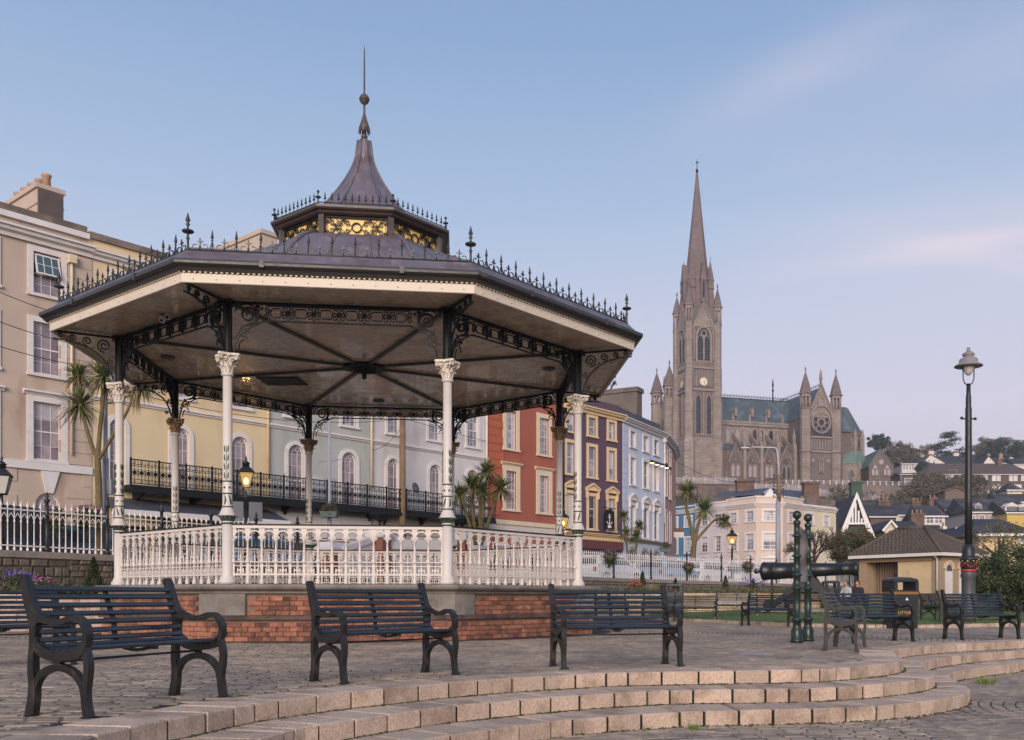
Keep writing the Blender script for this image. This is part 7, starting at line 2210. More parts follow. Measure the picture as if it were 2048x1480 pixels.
for k in range(10):
    a = 2 * PI * k / 10
    if math.sin(a) > 0.5: continue
    for (rr, z0, zt, w_) in ((5.3, 11.8, 15.0, 1.3), (7.6, -0.6, 4.6, 1.5)):
        rad = rr * math.cos(PI / 10)
        fn = lambda u, z, t, a=a, rad=rad: (AX + (rad + t) * math.cos(a) - u * math.sin(a), AY + (rad + t) * math.sin(a) + u * math.cos(a), z)
        lancet(fn, 0, w_, z0, zt, M_cglass)
    a3 = a + PI / 10
    for rr, zt in ((5.5, 18.0), (7.9, 8.4)):
        cpart('buttress', MB().lathe([(0.65, -6), (0.55, zt - 2), (0.05, zt)], 6, (AX + rr * math.cos(a3), AY + rr * math.sin(a3), 0), 0, False), M_cath)
# --- west front
turret(-5.6, 7.0, -3, 24.2, 27.2, 35.0, 1.7, 'west_turret')
turret(-5.6, 17.0, -3, 24.2, 27.2, 35.0, 1.7, 'west_turret')
fn = west(-5.0)
cpart('west_gable', MB().prism([(-18, -3), (-6, -3), (-6, 18), (-12, 27), (-18, 18)], fn, -8, 0.0), M_cath)
lancet(fn, -12, 5.0, 8, 19, M_cglass, 'west_window', 0.6)
MB().lathe([(0.3, 27), (0.5, 28), (0.35, 30), (0.2, 31), (0.02, 31.5)], 6, (-5.2, 12, 0)).build('statue', M_catht, ca)

# ================================================================== RETAINING WALL AND LATTICE RAILING BELOW THE CATHEDRAL
M_retain = brickmat('retaining_stone', srgb(140, 122, 116), srgb(120, 106, 102), srgb(104, 92, 90), 1.0, 0.9, 0.45, 0.04, var=0.2)
Yw = 256.0
rw_ = thing('retaining_wall', 'long grey stone retaining wall below the cathedral', 'wall', tuple(P(1560, 985, Yw)))
tops = [(1270, 966), (1400, 967), (1560, 968), (1690, 968), (1790, 968), (1850, 972), (1880, 978)]
vs = []; fs = []
for px, y in tops:
    for dy, zz_ in ((0, None), (2.0, None)):
        p = P(px, y, Yw); vs += [(p.x, Yw + dy, p.z - 14), (p.x, Yw + dy, p.z)]
for i in range(len(tops) - 1):
    a = i * 4
    fs += [(a, a + 4, a + 5, a + 1), (a + 1, a + 5, a + 7, a + 3)]
MB().add(vs, fs).build('masonry', M_retain, rw_, w=True)
M_lat = mat('lattice_white', srgb(206, 196, 198), 0.6, 0.05, 1)
def lattice(px0, y0, px1, y1, hpx, Y, bay, label):
    t = put('lattice_railing', None, None, tuple(P(px0, y0, Y)), label=label, cat='railing', group='white railings on the hillside')
    n = int((px1 - px0) / bay); bars = MB(); posts = MB()
    for k in range(n):
        u0, u1 = k / n, (k + 1) / n
        q = lambda u, v: P(px0 + (px1 - px0) * u, y0 + (y1 - y0) * u - hpx * v, Y)
        for (a, b) in (((u0, 0.1), (u1, 0.9)), ((u0, 0.9), (u1, 0.1)), ((u0, 1), (u1, 1)), ((u0, 0.05), (u1, 0.05)), ((u0, 0.5), ((u0 + u1) / 2, 0.95)), (((u0 + u1) / 2, 0.95), (u1, 0.5)), ((u0, .5), ((u0 + u1) / 2, .1)), (((u0 + u1) / 2, .1), (u1, .5))):
            bars.tube([q(*a), q(*b)], 0.055, 4)
        if k % 3 == 0: posts.tube([q(u0, -0.1), q(u0, 1.2)], 0.10, 5)
    bars.build('lattice', M_lat, t, w=True); posts.build('rail_posts', M_lat, t, w=True)
    return t
lattice(1345, 967, 1475, 968, 12, 254.5, 7, 'white lattice railing at the foot of the cathedral tower')
lattice(1490, 982, 1605, 984, 14, 252, 7, 'white lattice railing between the two brown chimneys')
lattice(1640, 992, 1712, 998, 13, 250, 7, 'white lattice railing left of the green chimney')
lattice(1726, 1000, 1778, 1004, 12, 248, 6, 'white lattice railing right of the green chimney')
def plain_rail(px0, y0, px1, y1, h, Y, n, label):
    t = put('post_railing', None, None, tuple(P(px0, y0, Y)), label=label, cat='railing', group='white railings on the hillside')
    m_ = MB()
    q = lambda u, v: P(px0 + (px1 - px0) * u, y0 + (y1 - y0) * u - h * v, Y)
    for v in (0.45, 0.85): m_.tube([q(0, v), q(1, v)], 0.05, 4)
    m_.build('rail', M_lat, t, w=True)
    for k in range(n + 1):
        MB().box(-0.13, 0.13, -0.13, 0.13, 0, h * Y / F).build('rail_post', M_lat, t, w=False, loc=tuple(q(k / n, 0) - P(px0, y0, Y)))
    return t
plain_rail(1560, 968, 1835, 972, 9, 255.5, 22, 'white post and rail fence along the road in front of the cathedral')
plain_rail(1870, 985, 2056, 990, 8, 250, 14, 'white post and rail fence below the long brown terrace')

# ================================================================== TOWN ON THE HILLSIDE
M_tw = mat('town_window', srgb(120, 118, 126), 0.15, 0.2, 1, spec=0.8, rnd=0.3)
M_twl = mat('town_window_pale', srgb(206, 200, 200), 0.2, 0.08, 1, spec=0.8, rnd=0.1)
M_tslate = mat('town_slate', srgb(64, 64, 68), 0.75, 0.2, 0.35, spec=0.25, rnd=0.15, col2=srgb(96, 92, 92), patch=(0.5, 0.68, 0.3))
M_tbrown = mat('brown_tile_roof', srgb(92, 78, 70), 0.75, 0.15, 0.3)
def wallm(n, c): return mat(n, c, 0.85, 0.08, 0.4, col2=tuple(x * 0.82 for x in c), patch=(0.55, 0.75, 0.3))
W_white = wallm('town_white', srgb(218, 208, 198)); W_cream = wallm('town_cream', srgb(214, 196, 166)); W_brown = wallm('town_brown_render', srgb(116, 98, 88)); W_grey = wallm('town_grey', srgb(172, 162, 160))
W_red = wallm('town_red', srgb(142, 66, 60)); W_yel = wallm('town_yellow', srgb(204, 174, 100)); W_dark = wallm('town_dark_brown', srgb(98, 84, 76)); W_tan = wallm('town_tan', srgb(158, 132, 112)); W_green = wallm('town_green', srgb(66, 84, 74))
def thouse(label, x0, x1, ye, yb, yr, Y, d, wm, rm=None, ridge='x', wins=(), chims=(), name='hillside_house', rx=None, hip=0.0, rz=0.0, glass=None, eave=0.35, group='houses on the hillside', barge=None):
    a, b = P(x0, yb, Y), P(x1, ye, Y)
    zr = ZZ(yr, Y + d / 2 if ridge == 'x' else Y)
    c = ((a.x + b.x) / 2, Y, 0)
    t = thing(name, label, 'house', c, rz, group)
    hw = (b.x - a.x) / 2; zb, ze = a.z - 6, b.z; rm = rm or M_tslate
    MB().box(-hw, hw, 0, d, zb, ze).build('wall', wm, t)
    if ridge == 'x':
        k = hip * hw
        e = eave
        vs = [(-hw - e, -e, ze - 0.15), (hw + e, -e, ze - 0.15), (hw + e, d + e, ze - 0.15), (-hw - e, d + e, ze - 0.15), (-hw - e * (k == 0) + k, d / 2, zr), (hw + e * (k == 0) - k, d / 2, zr)]
        MB().add(vs, [(0, 1, 5, 4), (2, 3, 4, 5), (1, 2, 5), (3, 0, 4), (3, 2, 1, 0)]).build('roof', rm, t)
        if hip == 0:
            for s_ in (-1, 1): MB().add([(s_ * hw, 0, ze - .01), (s_ * hw, d, ze - .01), (s_ * hw, d / 2, zr - .2)], [(0, 1, 2)]).build('gable', wm, t)
        MB().box(-hw - e, hw + e, -e - 0.12, -e - 0.005, ze - 0.28, ze - 0.08).build('gutter', M_sash if wm not in (W_dark,) else M_lat, t)
    else:
        rx_ = ((P(rx, 0, Y).x - c[0]) if rx else 0)
        e = eave
        MB().prism([(-hw, ze - .02), (hw, ze - .02), (rx_, zr - 0.1)], lambda u, v, t_: (u, t_, v), 0, d).build('gable', wm, t)
        r_ = MB()
        for s_ in (-1, 1):
            xe = s_ * (hw + e); sl = (zr - ze) / (hw - s_ * rx_)
            vs = [(xe, -e, ze - e * sl), (rx_, -e, zr), (rx_, d, zr), (xe, d, ze - e * sl), (xe, -e, ze - e * sl + .18), (rx_, -e, zr + .18), (rx_, d, zr + .18), (xe, d, ze - e * sl + .18)]
            r_.hexa(vs if s_ > 0 else vs)
        r_.build('roof', rm, t)
        if barge: MB().ribbon([(-hw - e, ze - e * (zr - ze) / hw), (rx_, zr + 0.05), (hw + e, ze - e * (zr - ze) / hw)], barge[0], lambda u, v, t_: (u, t_, v), -e - 0.12, -e - 0.01).build('barge_board', M_sash, t)
    for (px0, px1, y0, y1) in wins:
        p0, p1 = P(px0, y1, Y), P(px1, y0, Y)
        u0, u1 = p0.x - c[0], p1.x - c[0]
        fr_ = MB()
        for (aa, bb, cc, dd) in ((u0 - .12, u0, p0.z, p1.z), (u1, u1 + .12, p0.z, p1.z), (u0 - .12, u1 + .12, p1.z, p1.z + .12), (u0 - .16, u1 + .16, p0.z - .14, p0.z)):
            fr_.box(aa, bb, -0.10, 0.02, cc, dd)
        um = (u0 + u1) / 2
        fr_.box(um - .04, um + .04, -0.05, 0.0, p0.z, p1.z); zm_ = (p0.z + p1.z) / 2
        fr_.box(u0, um - .04, -0.049, 0.0, zm_ - .04, zm_ + .04); fr_.box(um + .04, u1, -0.049, 0.0, zm_ - .04, zm_ + .04)
        w_ = fr_.build('window', M_sash, t)
        MB().box(u0, u1, -0.03, 0.0, p0.z, p1.z).build('pane', glass or M_tw, w_)
    for (px0, px1, y0, y1, dy, m) in chims:
        p0, p1 = P(px0, y1, Y + dy), P(px1, y0, Y + dy)
        ch = MB().box(p0.x - c[0], p1.x - c[0], dy, dy + 1.1, p0.z - 3, p1.z)
        ch.box(p0.x - c[0] - .1, p1.x - c[0] + .1, dy - .1, dy + 1.2, p1.z - .35, p1.z - .1)
        co = ch.build('chimney', m, t)
        n = max(1, int((p1.x - p0.x) / 0.6))
        for k in range(n):
            MB().lathe([(0.15, 0), (0.13, 0.4), (0.16, 0.42), (0.16, 0.5)], 8, (p0.x - c[0] + (k + .5) * (p1.x - p0.x) / n, dy + .55, p1.z)).build('chimney_pot', potm, co)
    return t
def dormer(t, cxp, y0, y1, Y, w_, wm, ox):
    p = P(cxp, y1, Y); h = P(cxp, y0, Y).z - p.z
    x = p.x - t.location.x
    o = MB().box(x - w_ / 2, x + w_ / 2, ox, ox + 3, p.z, p.z + h * 0.6).prism([(x - w_ / 2 - .1, p.z + h * .6), (x + w_ / 2 + .1, p.z + h * .6), (x, p.z + h)], lambda u, v, t_: (u, t_, v), ox - .1, ox + 3).build('dormer', wm, t)
    MB().box(x - w_ / 2 + .2, x + w_ / 2 - .2, ox - .04, ox - .005, p.z + .2, p.z + h * .55).build('pane', M_tw, o)
thouse('dark hall with steep white A-frame gable right of the cream house', 1686, 1737, 1062, 1120, 992, 112, 16, W_green, M_tslate, 'y', barge=(0.75,), eave=0.4)
t_ = MB()
for px in (1699, 1705, 1711, 1717, 1723):
    a = P(px, 1048, 111.5); zt_ = P(px, 1000 + abs(px - 1711) * 2.6 + 6, 111.5).z
    t_.box(a.x - .10, a.x + .10, 111.42, 111.58, a.z, zt_)
a, b = P(1693, 1049, 111.5), P(1729, 1045, 111.5); t_.box(a.x, b.x, 111.40, 111.56, a.z, b.z)
t_.build('gable_bars', M_sash, bpy.data.objects['hillside_house'], w=True)
thouse('slate-roofed side wing left of the A-frame hall', 1664, 1692, 1062, 1110, 1000, 116, 10, W_green, chims=((1703, 1724, 962, 1000, 6, W_green),))
thouse('slate roof with broad brown chimney right of the A-frame hall', 1741, 1792, 1032, 1075, 1010, 150, 9, W_dark, chims=((1757, 1781, 1000, 1024, 4, M_chim),))
thouse('white-walled cottage under a grey slate roof beside the brown gable', 1792, 1842, 1029, 1050, 1008, 155, 9, W_white, wins=((1800, 1806, 1031, 1036), (1812, 1818, 1031, 1036)), chims=((1825, 1841, 1002, 1022, 4, M_chim),))
thouse('blue-slate house with white wall above the shelter roof', 1848, 1890, 1031, 1052, 1012, 145, 9, W_white, wins=((1853, 1866, 1033, 1046), (1870, 1884, 1033, 1046)), chims=((1823, 1849, 1026, 1060, -2, M_chim),))
thouse('tiny house with yellow-edged gable peeping over the dark tree', 1769, 1792, 1056, 1085, 1043, 118, 9, W_cream, None, 'y', barge=(0.3,), wins=((1777, 1785, 1060, 1068),))
thouse('dark slate-roofed house just behind the shelter roof, left part', 1794, 1845, 1068, 1085, 1042, 122, 9, W_grey)
thouse('dark slate roof with white end wall behind the shelter roof, right part', 1846, 1900, 1072, 1090, 1050, 116, 9, W_white, chims=((1887, 1892, 1052, 1070, 2, W_white),))
thouse('small white gabled porch house right of the shelter ridge', 1903, 1917, 1072, 1090, 1058, 112, 6, W_white, None, 'y', barge=(0.35,), wins=((1907, 1913, 1074, 1082),))
thouse('dark red house with white band under grey slates', 1892, 1938, 1019, 1040, 999, 175, 10, W_red, wins=((1901, 1908, 1025, 1032), (1919, 1926, 1025, 1032)), chims=((1859, 1875, 995, 1020, 5, M_chim),))
bpy.data.objects['hillside_house'].name = 'gabled_hall'
thouse('big windowless brown gable block above the red house', 1890, 1929, 982, 1020, 975, 190, 10, W_brown, M_chim, 'y')
g_ = thouse('grey terrace with two dormers right of the street lamp', 1936, 2014, 1023, 1055, 997, 165, 11, W_grey, wins=((1941, 1949, 1031, 1047), (1960, 1968, 1031, 1047), (1980, 1987, 1031, 1047), (1998, 2005, 1031, 1047)), glass=M_tw)
for cxp in (1953, 1987, 1997): dormer(g_, cxp, 1006, 1020, 167, 1.2, W_grey, 1.2)
g_ = thouse('yellow house with white dormer at the right edge', 2014, 2062, 1024, 1050, 1002, 160, 10, W_yel)
dormer(g_, 2026, 1004, 1024, 160, 2.2, W_white, 0.4); dormer(g_, 2050, 1006, 1024, 160, 2.2, W_white, 0.4)
thouse('cream turret house with pyramid slate roof at the right edge', 2015, 2044, 979, 1000, 964, 185, 5, W_cream, None, 'x', hip=0.98, wins=((2020, 2025, 983, 990),))
thouse('long slate roof below the cream turret', 2003, 2062, 1003, 1015, 988, 180, 9, W_cream)
wl_ = []
for px in (1894, 1903, 1921, 1949, 1971, 1988, 1997, 2022, 2031, 2046): wl_.append((px - 3, px + 3, 949, 961))
for px in (1897, 1948, 1993, 2035): wl_.append((px - 7, px + 7, 970, 981))
thouse('long two-storey dark brown terrace with hipped roof high on the hill', 1852, 2070, 948, 988, 927, 262, 14, W_dark, M_tbrown, 'x', wl_, ((1996, 2004, 918, 940, 5, M_chim),), hip=0.25, glass=M_twl)
thouse('white gabled house with slate roof above the long brown terrace', 1845, 1890, 926, 945, 909, 300, 12, W_white, None, 'y', rx=1861, wins=((1856, 1860, 920, 926), (1866, 1870, 921, 927)), chims=((1858, 1868, 902, 915, 6, W_white),))
thouse('slate-roofed wing with white chimney right of the white gabled house', 1880, 1934, 928, 945, 912, 305, 12, W_white, chims=((1908, 1918, 906, 918, 6, W_white),))
thouse('cream villa with two tall chimneys below the cedar', 1830, 1866, 906, 925, 898, 350, 12, W_cream, wins=((1836, 1840, 909, 914), (1848, 1852, 909, 914)), chims=((1841, 1847, 891, 905, 4, W_tan), (1853, 1859, 889, 903, 4, W_tan)), hip=0.3)
thouse('white flat-fronted house with balcony windows below the villa', 1804, 1845, 927, 945, 925, 285, 10, W_white, M_tslate, 'x', tuple((px, px + 4, 929, 939) for px in (1806, 1812, 1818, 1824)), glass=M_tw)
thouse('grey garage block under the white flat-fronted house', 1800, 1852, 948, 970, 946, 272, 8, W_dark, M_tslate, wins=((1810, 1835, 957, 968),))
thouse('white gabled cottage on the skyline right of the street lamp', 1964, 1994, 930, 945, 912, 315, 10, W_white, None, 'y', rx=1977, chims=((1975, 1981, 908, 918, 5, W_tan),))
thouse('pale cottage with slate roof on the skyline, second from the right edge', 1994, 2024, 926, 945, 915, 325, 10, W_tan, chims=((1999, 2006, 907, 920, 4, W_tan), (2020, 2026, 915, 925, 4, W_white)))
thouse('slate roof at the right edge above the long brown terrace', 2028, 2065, 928, 945, 917, 320, 10, W_white)
thouse('brown bungalow roof over a cream wall behind the hedge', 1958, 2080, 1066, 1100, 1038, 78, 9, wallm('bungalow_cream', srgb(206, 178, 140)), M_tslate, 'x', wins=((2040, 2052, 1072, 1085),), name='bungalow', hip=0.55)
# sacristy with green roof beside the apse
sc0 = thouse('dark stone gabled sacristy with copper roof right of the cathedral', 1738, 1787, 931, 968, 898, 284, 16, M_cathd, M_copper, 'y', rx=1761, name='sacristy', group='buildings by the cathedral', eave=0.2)
fn = lambda u, z, t, o=sc0.location: (u, -0.02 - t, z)
for px in (1750, 1774):
    x = P(px, 0, 284).x - sc0.location.x
    for dx in (-0.55, 0.55): lancet(fn, x + dx, 0.8, ZZ(951, 284), ZZ(938, 284), M_cglassl, par=sc0, sur=0.15)
    MB().prism([(x + 0.55 * math.cos(2 * PI * k / 12), ZZ(934, 284) + 0.55 * math.sin(2 * PI * k / 12)) for k in range(12)], fn, 0.02, 0.1).build('round_window', M_cglassl, sc0)
MB().prism([(P(1762, 0, 284).x - sc0.location.x + 0.75 * math.cos(2 * PI * k / 14), ZZ(924, 284) + 0.75 * math.sin(2 * PI * k / 14)) for k in range(14)], fn, 0.02, 0.1).build('round_window', M_cglassl, sc0)
# street lights and mast on the hill
for px, y0, y1, Y, lab in ((1914, 975, 940, 255, 'thin street light before the long brown terrace'), (1802, 965, 922, 270, 'thin pale mast left of the garage block')):
    b = P(px, y0, Y); h_ = P(px, y1, Y).z - b.z
    m_ = MB().lathe([(0.12, -3), (0.07, h_)], 6)
    if px == 1914: m_.tube([(0, 0, h_), (-0.4, 0, h_ + 0.1), (-1.8, 0, h_ - 0.05)], 0.07, 5).sphere((-2.0, 0, h_ - .1), 0.35, 8, 5, sz=0.4)
    m_.build('street_light', M_galv, None, loc=b, label=lab, cat='street lamp')
# ================================================================== VEGETATION
def leafmat(n, c, var=0.35, sc=2.0, c2=None):
    m = mat(n, c, 0.65, var, sc, col2=c2 or tuple(x * 0.6 for x in c), patch=(0.42, 0.62, sc * 0.5))
    return m
L_palm = leafmat('cordyline_leaf', srgb(84, 108, 54), 0.3, 2.0, srgb(128, 128, 76))
L_dry = leafmat('dry_leaf', srgb(150, 124, 86), 0.3, 4.0)
L_hedge = leafmat('hedge_leaf', srgb(66, 78, 44), 0.4, 1.5)
L_brown = leafmat('autumn_leaf', srgb(96, 82, 52), 0.4, 1.5, srgb(70, 72, 44))
L_dark = leafmat('conifer_leaf', srgb(64, 78, 64), 0.35, 0.4)
L_hill = leafmat('hill_leaf', srgb(108, 100, 80), 0.35, 0.3)
L_bed = leafmat('bed_leaf', srgb(82, 92, 56), 0.4, 3.0, srgb(110, 96, 66))
L_pale = leafmat('ornamental_grass_blade', srgb(178, 160, 112), 0.25, 2.0, srgb(140, 140, 84))
L_shrub = leafmat('conical_shrub_leaf', srgb(58, 68, 38), 0.4, 5.0)
M_bark = mat('bark', srgb(116, 98, 70), 0.9, 0.3, 8, bump=0.5, bscale=30, col2=srgb(98, 90, 56), patch=(0.45, 0.6, 3))
M_twig = mat('twig_bark', srgb(84, 70, 60), 0.9, 0.2, 4)
rv = random.Random(33)
def rdir(r):
    while True:
        v = Vector((r.uniform(-1, 1), r.uniform(-1, 1), r.uniform(-1, 1)))
        if 0.05 < v.length < 1: return v.normalized()
def sword(m_, o, d, l, w_, droop, r):
    """long narrow leaf of three joints"""
    side_ = d.cross(Vector((0, 0, 1)))
    side_ = side_.normalized() if side_.length > 0.01 else Vector((1, 0, 0))
    p = [o + d * (l * t) - Vector((0, 0, 1)) * droop * l * t * t for t in (0, 0.35, 0.7, 1.0)]
    ws = [w_ * 0.7, w_, w_ * 0.8, 0.002]
    vs = []
    for q, k in zip(p, ws): vs += [q - side_ * k, q + side_ * k]
    m_.add(vs, [(0, 1, 3, 2), (2, 3, 5, 4), (4, 5, 7, 6)])
def palm_head(m_, c, rad, n, r, dry=None, w_=0.018):
    for k in range(n):
        d = rdir(r)
        if d.z < -0.55: d.z *= -0.6; d.normalize()
        l = rad * r.uniform(0.75, 1.15)
        if d.z < -0.15 and dry is not None and r.random() < 0.6: sword(dry, c, d, l * 0.85, w_, 0.5, r)
        else: sword(m_, c + Vector((0, 0, r.uniform(-.1, .1) * rad)), d, l, w_, 0.18 if d.z > 0.3 else 0.38, r)
def cordyline(label, base, limbs, heads, r0, seed, n=240, w_=0.018, dead=()):
    r = random.Random(seed)
    t = thing('palm_tree', label, 'tree', tuple(base))
    for pts, ra, rb_ in limbs:
        k = len(pts)
        MB().tube(catmull(pts, 5), [ra + (rb_ - ra) * i / (5 * (k - 1)) for i in range(5 * (k - 1) + 1)], 8).build('trunk', M_bark, t, w=True)
    for c, rad in heads:
        a = MB(); d_ = MB()
        palm_head(a, c, rad * 1.12, n, r, d_, w_)
        o = a.build('crown', L_palm, t, w=True)
        if d_.v: d_.build('dry_leaves', L_dry, o, w=False) if False else d_.build('dry_leaves', L_dry, t, w=True)
    for c, l in dead:
        a = MB()
        for k in range(60):
            d = Vector((r.gauss(0, .14), r.gauss(0, .14), -1)).normalized(); sword(a, c, d, l * r.uniform(.6, 1.1), 0.010, 0.0, r)
        a.build('dead_frond', L_dry, t, w=True)
    return t
def pp_(px, py, Y, dy=0.0): return P(px, py, Y + dy)
Y_ = 26.2
cordyline('branching cordyline palm with big sword-leaf heads before the beige house', P(198, 1163, Y_),
          [([pp_(198, 1170, Y_), pp_(198, 1000, Y_), pp_(195, 915, Y_)], 0.10, 0.085), ([pp_(195, 920, Y_), pp_(180, 880, Y_), pp_(161, 815, Y_)], 0.06, 0.05),
           ([pp_(195, 920, Y_), pp_(200, 860, Y_, .1), pp_(206, 800, Y_, .1), pp_(205, 755, Y_)], 0.065, 0.045), ([pp_(196, 922, Y_), pp_(230, 864, Y_, -.1), pp_(258, 815, Y_, -.1), pp_(267, 775, Y_)], 0.05, 0.03),
           ([pp_(205, 808, Y_, .1), pp_(232, 803, Y_, .2), pp_(262, 790, Y_, .3)], 0.03, 0.02), ([pp_(161, 815, Y_), pp_(158, 780, Y_), pp_(157, 750, Y_)], 0.03, 0.03)],
          [(P(160, 812, Y_), 0.62), (P(157, 752, Y_ + .2), 0.42), (P(207, 755, Y_), 0.62), (P(284, 772, Y_ + .3), 0.5)], 0.1, 3, 270, 0.016, [(P(273, 770, Y_), 0.75)])
Y_ = 39.0
cordyline('clump of cordyline palms with several heads behind the railing before the red house', P(958, 1090, Y_),
          [([pp_(958, 1090, Y_), pp_(965, 1030, Y_), pp_(973, 950, Y_)], 0.10, 0.06), ([pp_(955, 1090, Y_), pp_(945, 1020, Y_), pp_(944, 978, Y_)], 0.09, 0.06), ([pp_(952, 1090, Y_), pp_(935, 1035, Y_), pp_(922, 1000, Y_)], 0.08, 0.05),
           ([pp_(962, 1090, Y_), pp_(985, 1020, Y_), pp_(1002, 985, Y_)], 0.08, 0.05), ([pp_(960, 1090, Y_), pp_(960, 1030, Y_), pp_(961, 990, Y_)], 0.08, 0.05)],
          [(P(973, 945, Y_), 0.62), (P(944, 972, Y_), 0.72), (P(921, 992, Y_), 0.66), (P(961, 982, Y_), 0.6), (P(1003, 978, Y_), 0.68), (P(955, 1050, Y_ + .3), 0.55)], 0.1, 4, 234, 0.022)
Y_ = 62.0
cordyline('tall cordyline palm with three trunks before the blue and lilac houses', P(1385, 1150, Y_),
          [([pp_(1385, 1150, Y_), pp_(1386, 1110, Y_), pp_(1389, 1083, Y_)], 0.22, 0.16), ([pp_(1388, 1086, Y_), pp_(1380, 1045, Y_), pp_(1372, 1010, Y_), pp_(1375, 985, Y_)], 0.13, 0.09), ([pp_(1389, 1086, Y_), pp_(1396, 1050, Y_), pp_(1408, 1022, Y_)], 0.13, 0.09),
           ([pp_(1391, 1082, Y_), pp_(1410, 1060, Y_), pp_(1430, 1040, Y_), pp_(1448, 1036, Y_)], 0.09, 0.06)],
          [(P(1375, 984, Y_), 0.95), (P(1409, 1020, Y_), 0.95), (P(1449, 1043, Y_), 0.6)], 0.1, 5, 270, 0.03)
Y_ = 49.5
cordyline('small group of young cordyline palms before the pale blue house', P(1262, 1130, Y_),
          [([pp_(1258, 1130, Y_), pp_(1252, 1080, Y_), pp_(1247, 1035, Y_)], 0.07, 0.05), ([pp_(1266, 1130, Y_), pp_(1273, 1090, Y_), pp_(1278, 1054, Y_)], 0.06, 0.05)],
          [(P(1247, 1032, Y_), 0.42), (P(1253, 1066, Y_), 0.48), (P(1278, 1052, Y_), 0.42), (P(1271, 1074, Y_), 0.48)], 0.1, 6, 180, 0.02)

def leaves(m_, c, rad, n, size, r, shell=0.5):
    c = Vector(c)
    for k in range(n):
        d = rdir(r); q = (shell + (1 - shell) * r.random()) if r.random() < 0.75 else r.random()
        p = c + Vector((d.x * rad[0], d.y * rad[1], d.z * rad[2])) * q
        a = rdir(r); b = a.cross(rdir(r)).normalized(); s_ = size * r.uniform(0.6, 1.3)
        m_.add([p - a * s_, p + b * s_ * 0.5, p + a * s_, p - b * s_ * 0.5], [(0, 1, 2, 3)])
def clumps(m_, c, rad, nc, cr, n, size, r):
    c = Vector(c)
    for k in range(nc):
        d = rdir(r); q = r.uniform(0.45, 1.0)
        cc = c + Vector((d.x * rad[0], d.y * rad[1], d.z * rad[2])) * q
        s_ = cr * r.uniform(0.6, 1.2)
        leaves(m_, cc, (s_, s_, s_ * 0.8), n, size, r)
def branch(m_, p, d, l, rad, depth, r, tips, spread=0.55, taper=0.66):
    q = p + d * l
    mid = p.lerp(q, 0.5) + rdir(r) * l * 0.06
    m_.tube([p, mid, q], [rad, rad * 0.85, rad * 0.7], 5 if depth > 2 else 4)
    if depth == 0:
        tips.append(q); return
    for k in range(3 if depth > 1 else 3):
        nd = (d + rdir(r) * spread + Vector((0, 0, 0.08))).normalized()
        branch(m_, q if k else mid.lerp(q, .7), nd, l * r.uniform(0.62, 0.82), rad * taper, depth - 1, r, tips, spread, taper)
# bare rounded tree and dark evergreen tree beyond the railing
def broad_tree(label, px, pyb, Y, z0, h_tr, L0, depth, spread, rad0, leafm, nl, ls, seed, up=1.0, fl=None, name='tree'):
    r = random.Random(seed)
    x = (px - CX) / F * Y
    t = thing(name, label, 'tree', (x, Y, z0))
    tr = MB(); tips = []
    base = Vector((0, 0, -0.3)); top_ = Vector((0, 0, h_tr))
    tr.tube([base, Vector((0.02, 0, h_tr * .5)), top_], [rad0 * 1.3, rad0 * 1.05, rad0], 8)
    for k in range(6):
        a = k * PI / 3 + r.random(); d = Vector((math.cos(a) * 0.8, math.sin(a) * 0.8, up * r.uniform(.6, 1.1))).normalized()
        branch(tr, top_ - Vector((0, 0, r.random() * h_tr * .2)), d, L0 * r.uniform(.8, 1.1), rad0 * .55, depth, r, tips, spread)
    tr.build('trunk', M_twig, t)
    lf_ = MB()
    for q in tips:
        leaves(lf_, q, (fl or L0 * .3,) * 3, nl, ls, r, 0.0)
    if lf_.v: lf_.build('crown', leafm, t)
    return t
broad_tree('rounded leafless tree with fine red-brown twigs behind the banner posts', 1628, 1110, 57, 1.4, 1.55, 0.80, 4, 0.55, 0.13, L_brown, 3, 0.035, 8, fl=0.16)
r_ = random.Random(12)
def crown_tree(label, px, py, Y, z0, rad, nc, cr, n, size, lm, seed, rad0=0.15, name='tree', flat=False, cat='tree'):
    r = random.Random(seed); c = P(px, py, Y)
    t = thing(name, label, cat, (c.x, c.y, z0))
    tr = MB().tube([Vector((c.x, c.y, z0 - 1.0)), Vector((c.x + .1, c.y, (z0 + c.z) / 2)), c], [rad0 * 1.4, rad0, rad0 * .5], 7)
    for k in range(7):
        d = rdir(r); d.z = abs(d.z) * .5
        tr.tube([Vector((c.x, c.y, z0 + (c.z - z0) * .6)), c + Vector((d.x * rad[0], d.y * rad[1], d.z * rad[2])) * .8], [rad0 * .5, rad0 * .15], 5)
    tr.build('trunk', M_twig, t, w=True)
    m_ = MB()
    if flat:
        nl_ = nc
        for k in range(nl_):
            f = k / (nl_ - 1); z = c.z - rad[2] + 2 * rad[2] * f
            w_ = (1 - f ** 1.5) * 0.85 + 0.15
            for j in range(max(3, int(9 * w_))):
                a = r.random() * 2 * PI; q = r.uniform(0.3, 1.0) * w_
                leaves(m_, (c.x + rad[0] * q * math.cos(a), c.y + rad[1] * q * math.sin(a), z + r.uniform(-.3, .3) - q * 0.6), (cr * 1.3, cr * 1.3, cr * 0.28), n, size, r, 0.1)
    else:
        clumps(m_, c, rad, nc, cr, n, size, r)
    m_.build('crown', lm, t, w=True)
    return t
crown_tree('dense dark brown-green tree left of the shelter roof', 1712, 1092, 60, 1.4, (2.3, 1.8, 1.15), 90, 0.48, 70, 0.085, L_brown, 14, 0.16)
crown_tree('shrubby tree hanging over the lantern left of the shelter', 1738, 1118, 58, 1.4, (0.9, 0.8, 0.7), 26, 0.35, 60, 0.08, L_hedge, 15, 0.08)
hc = P(2035, 1143, 36.0)
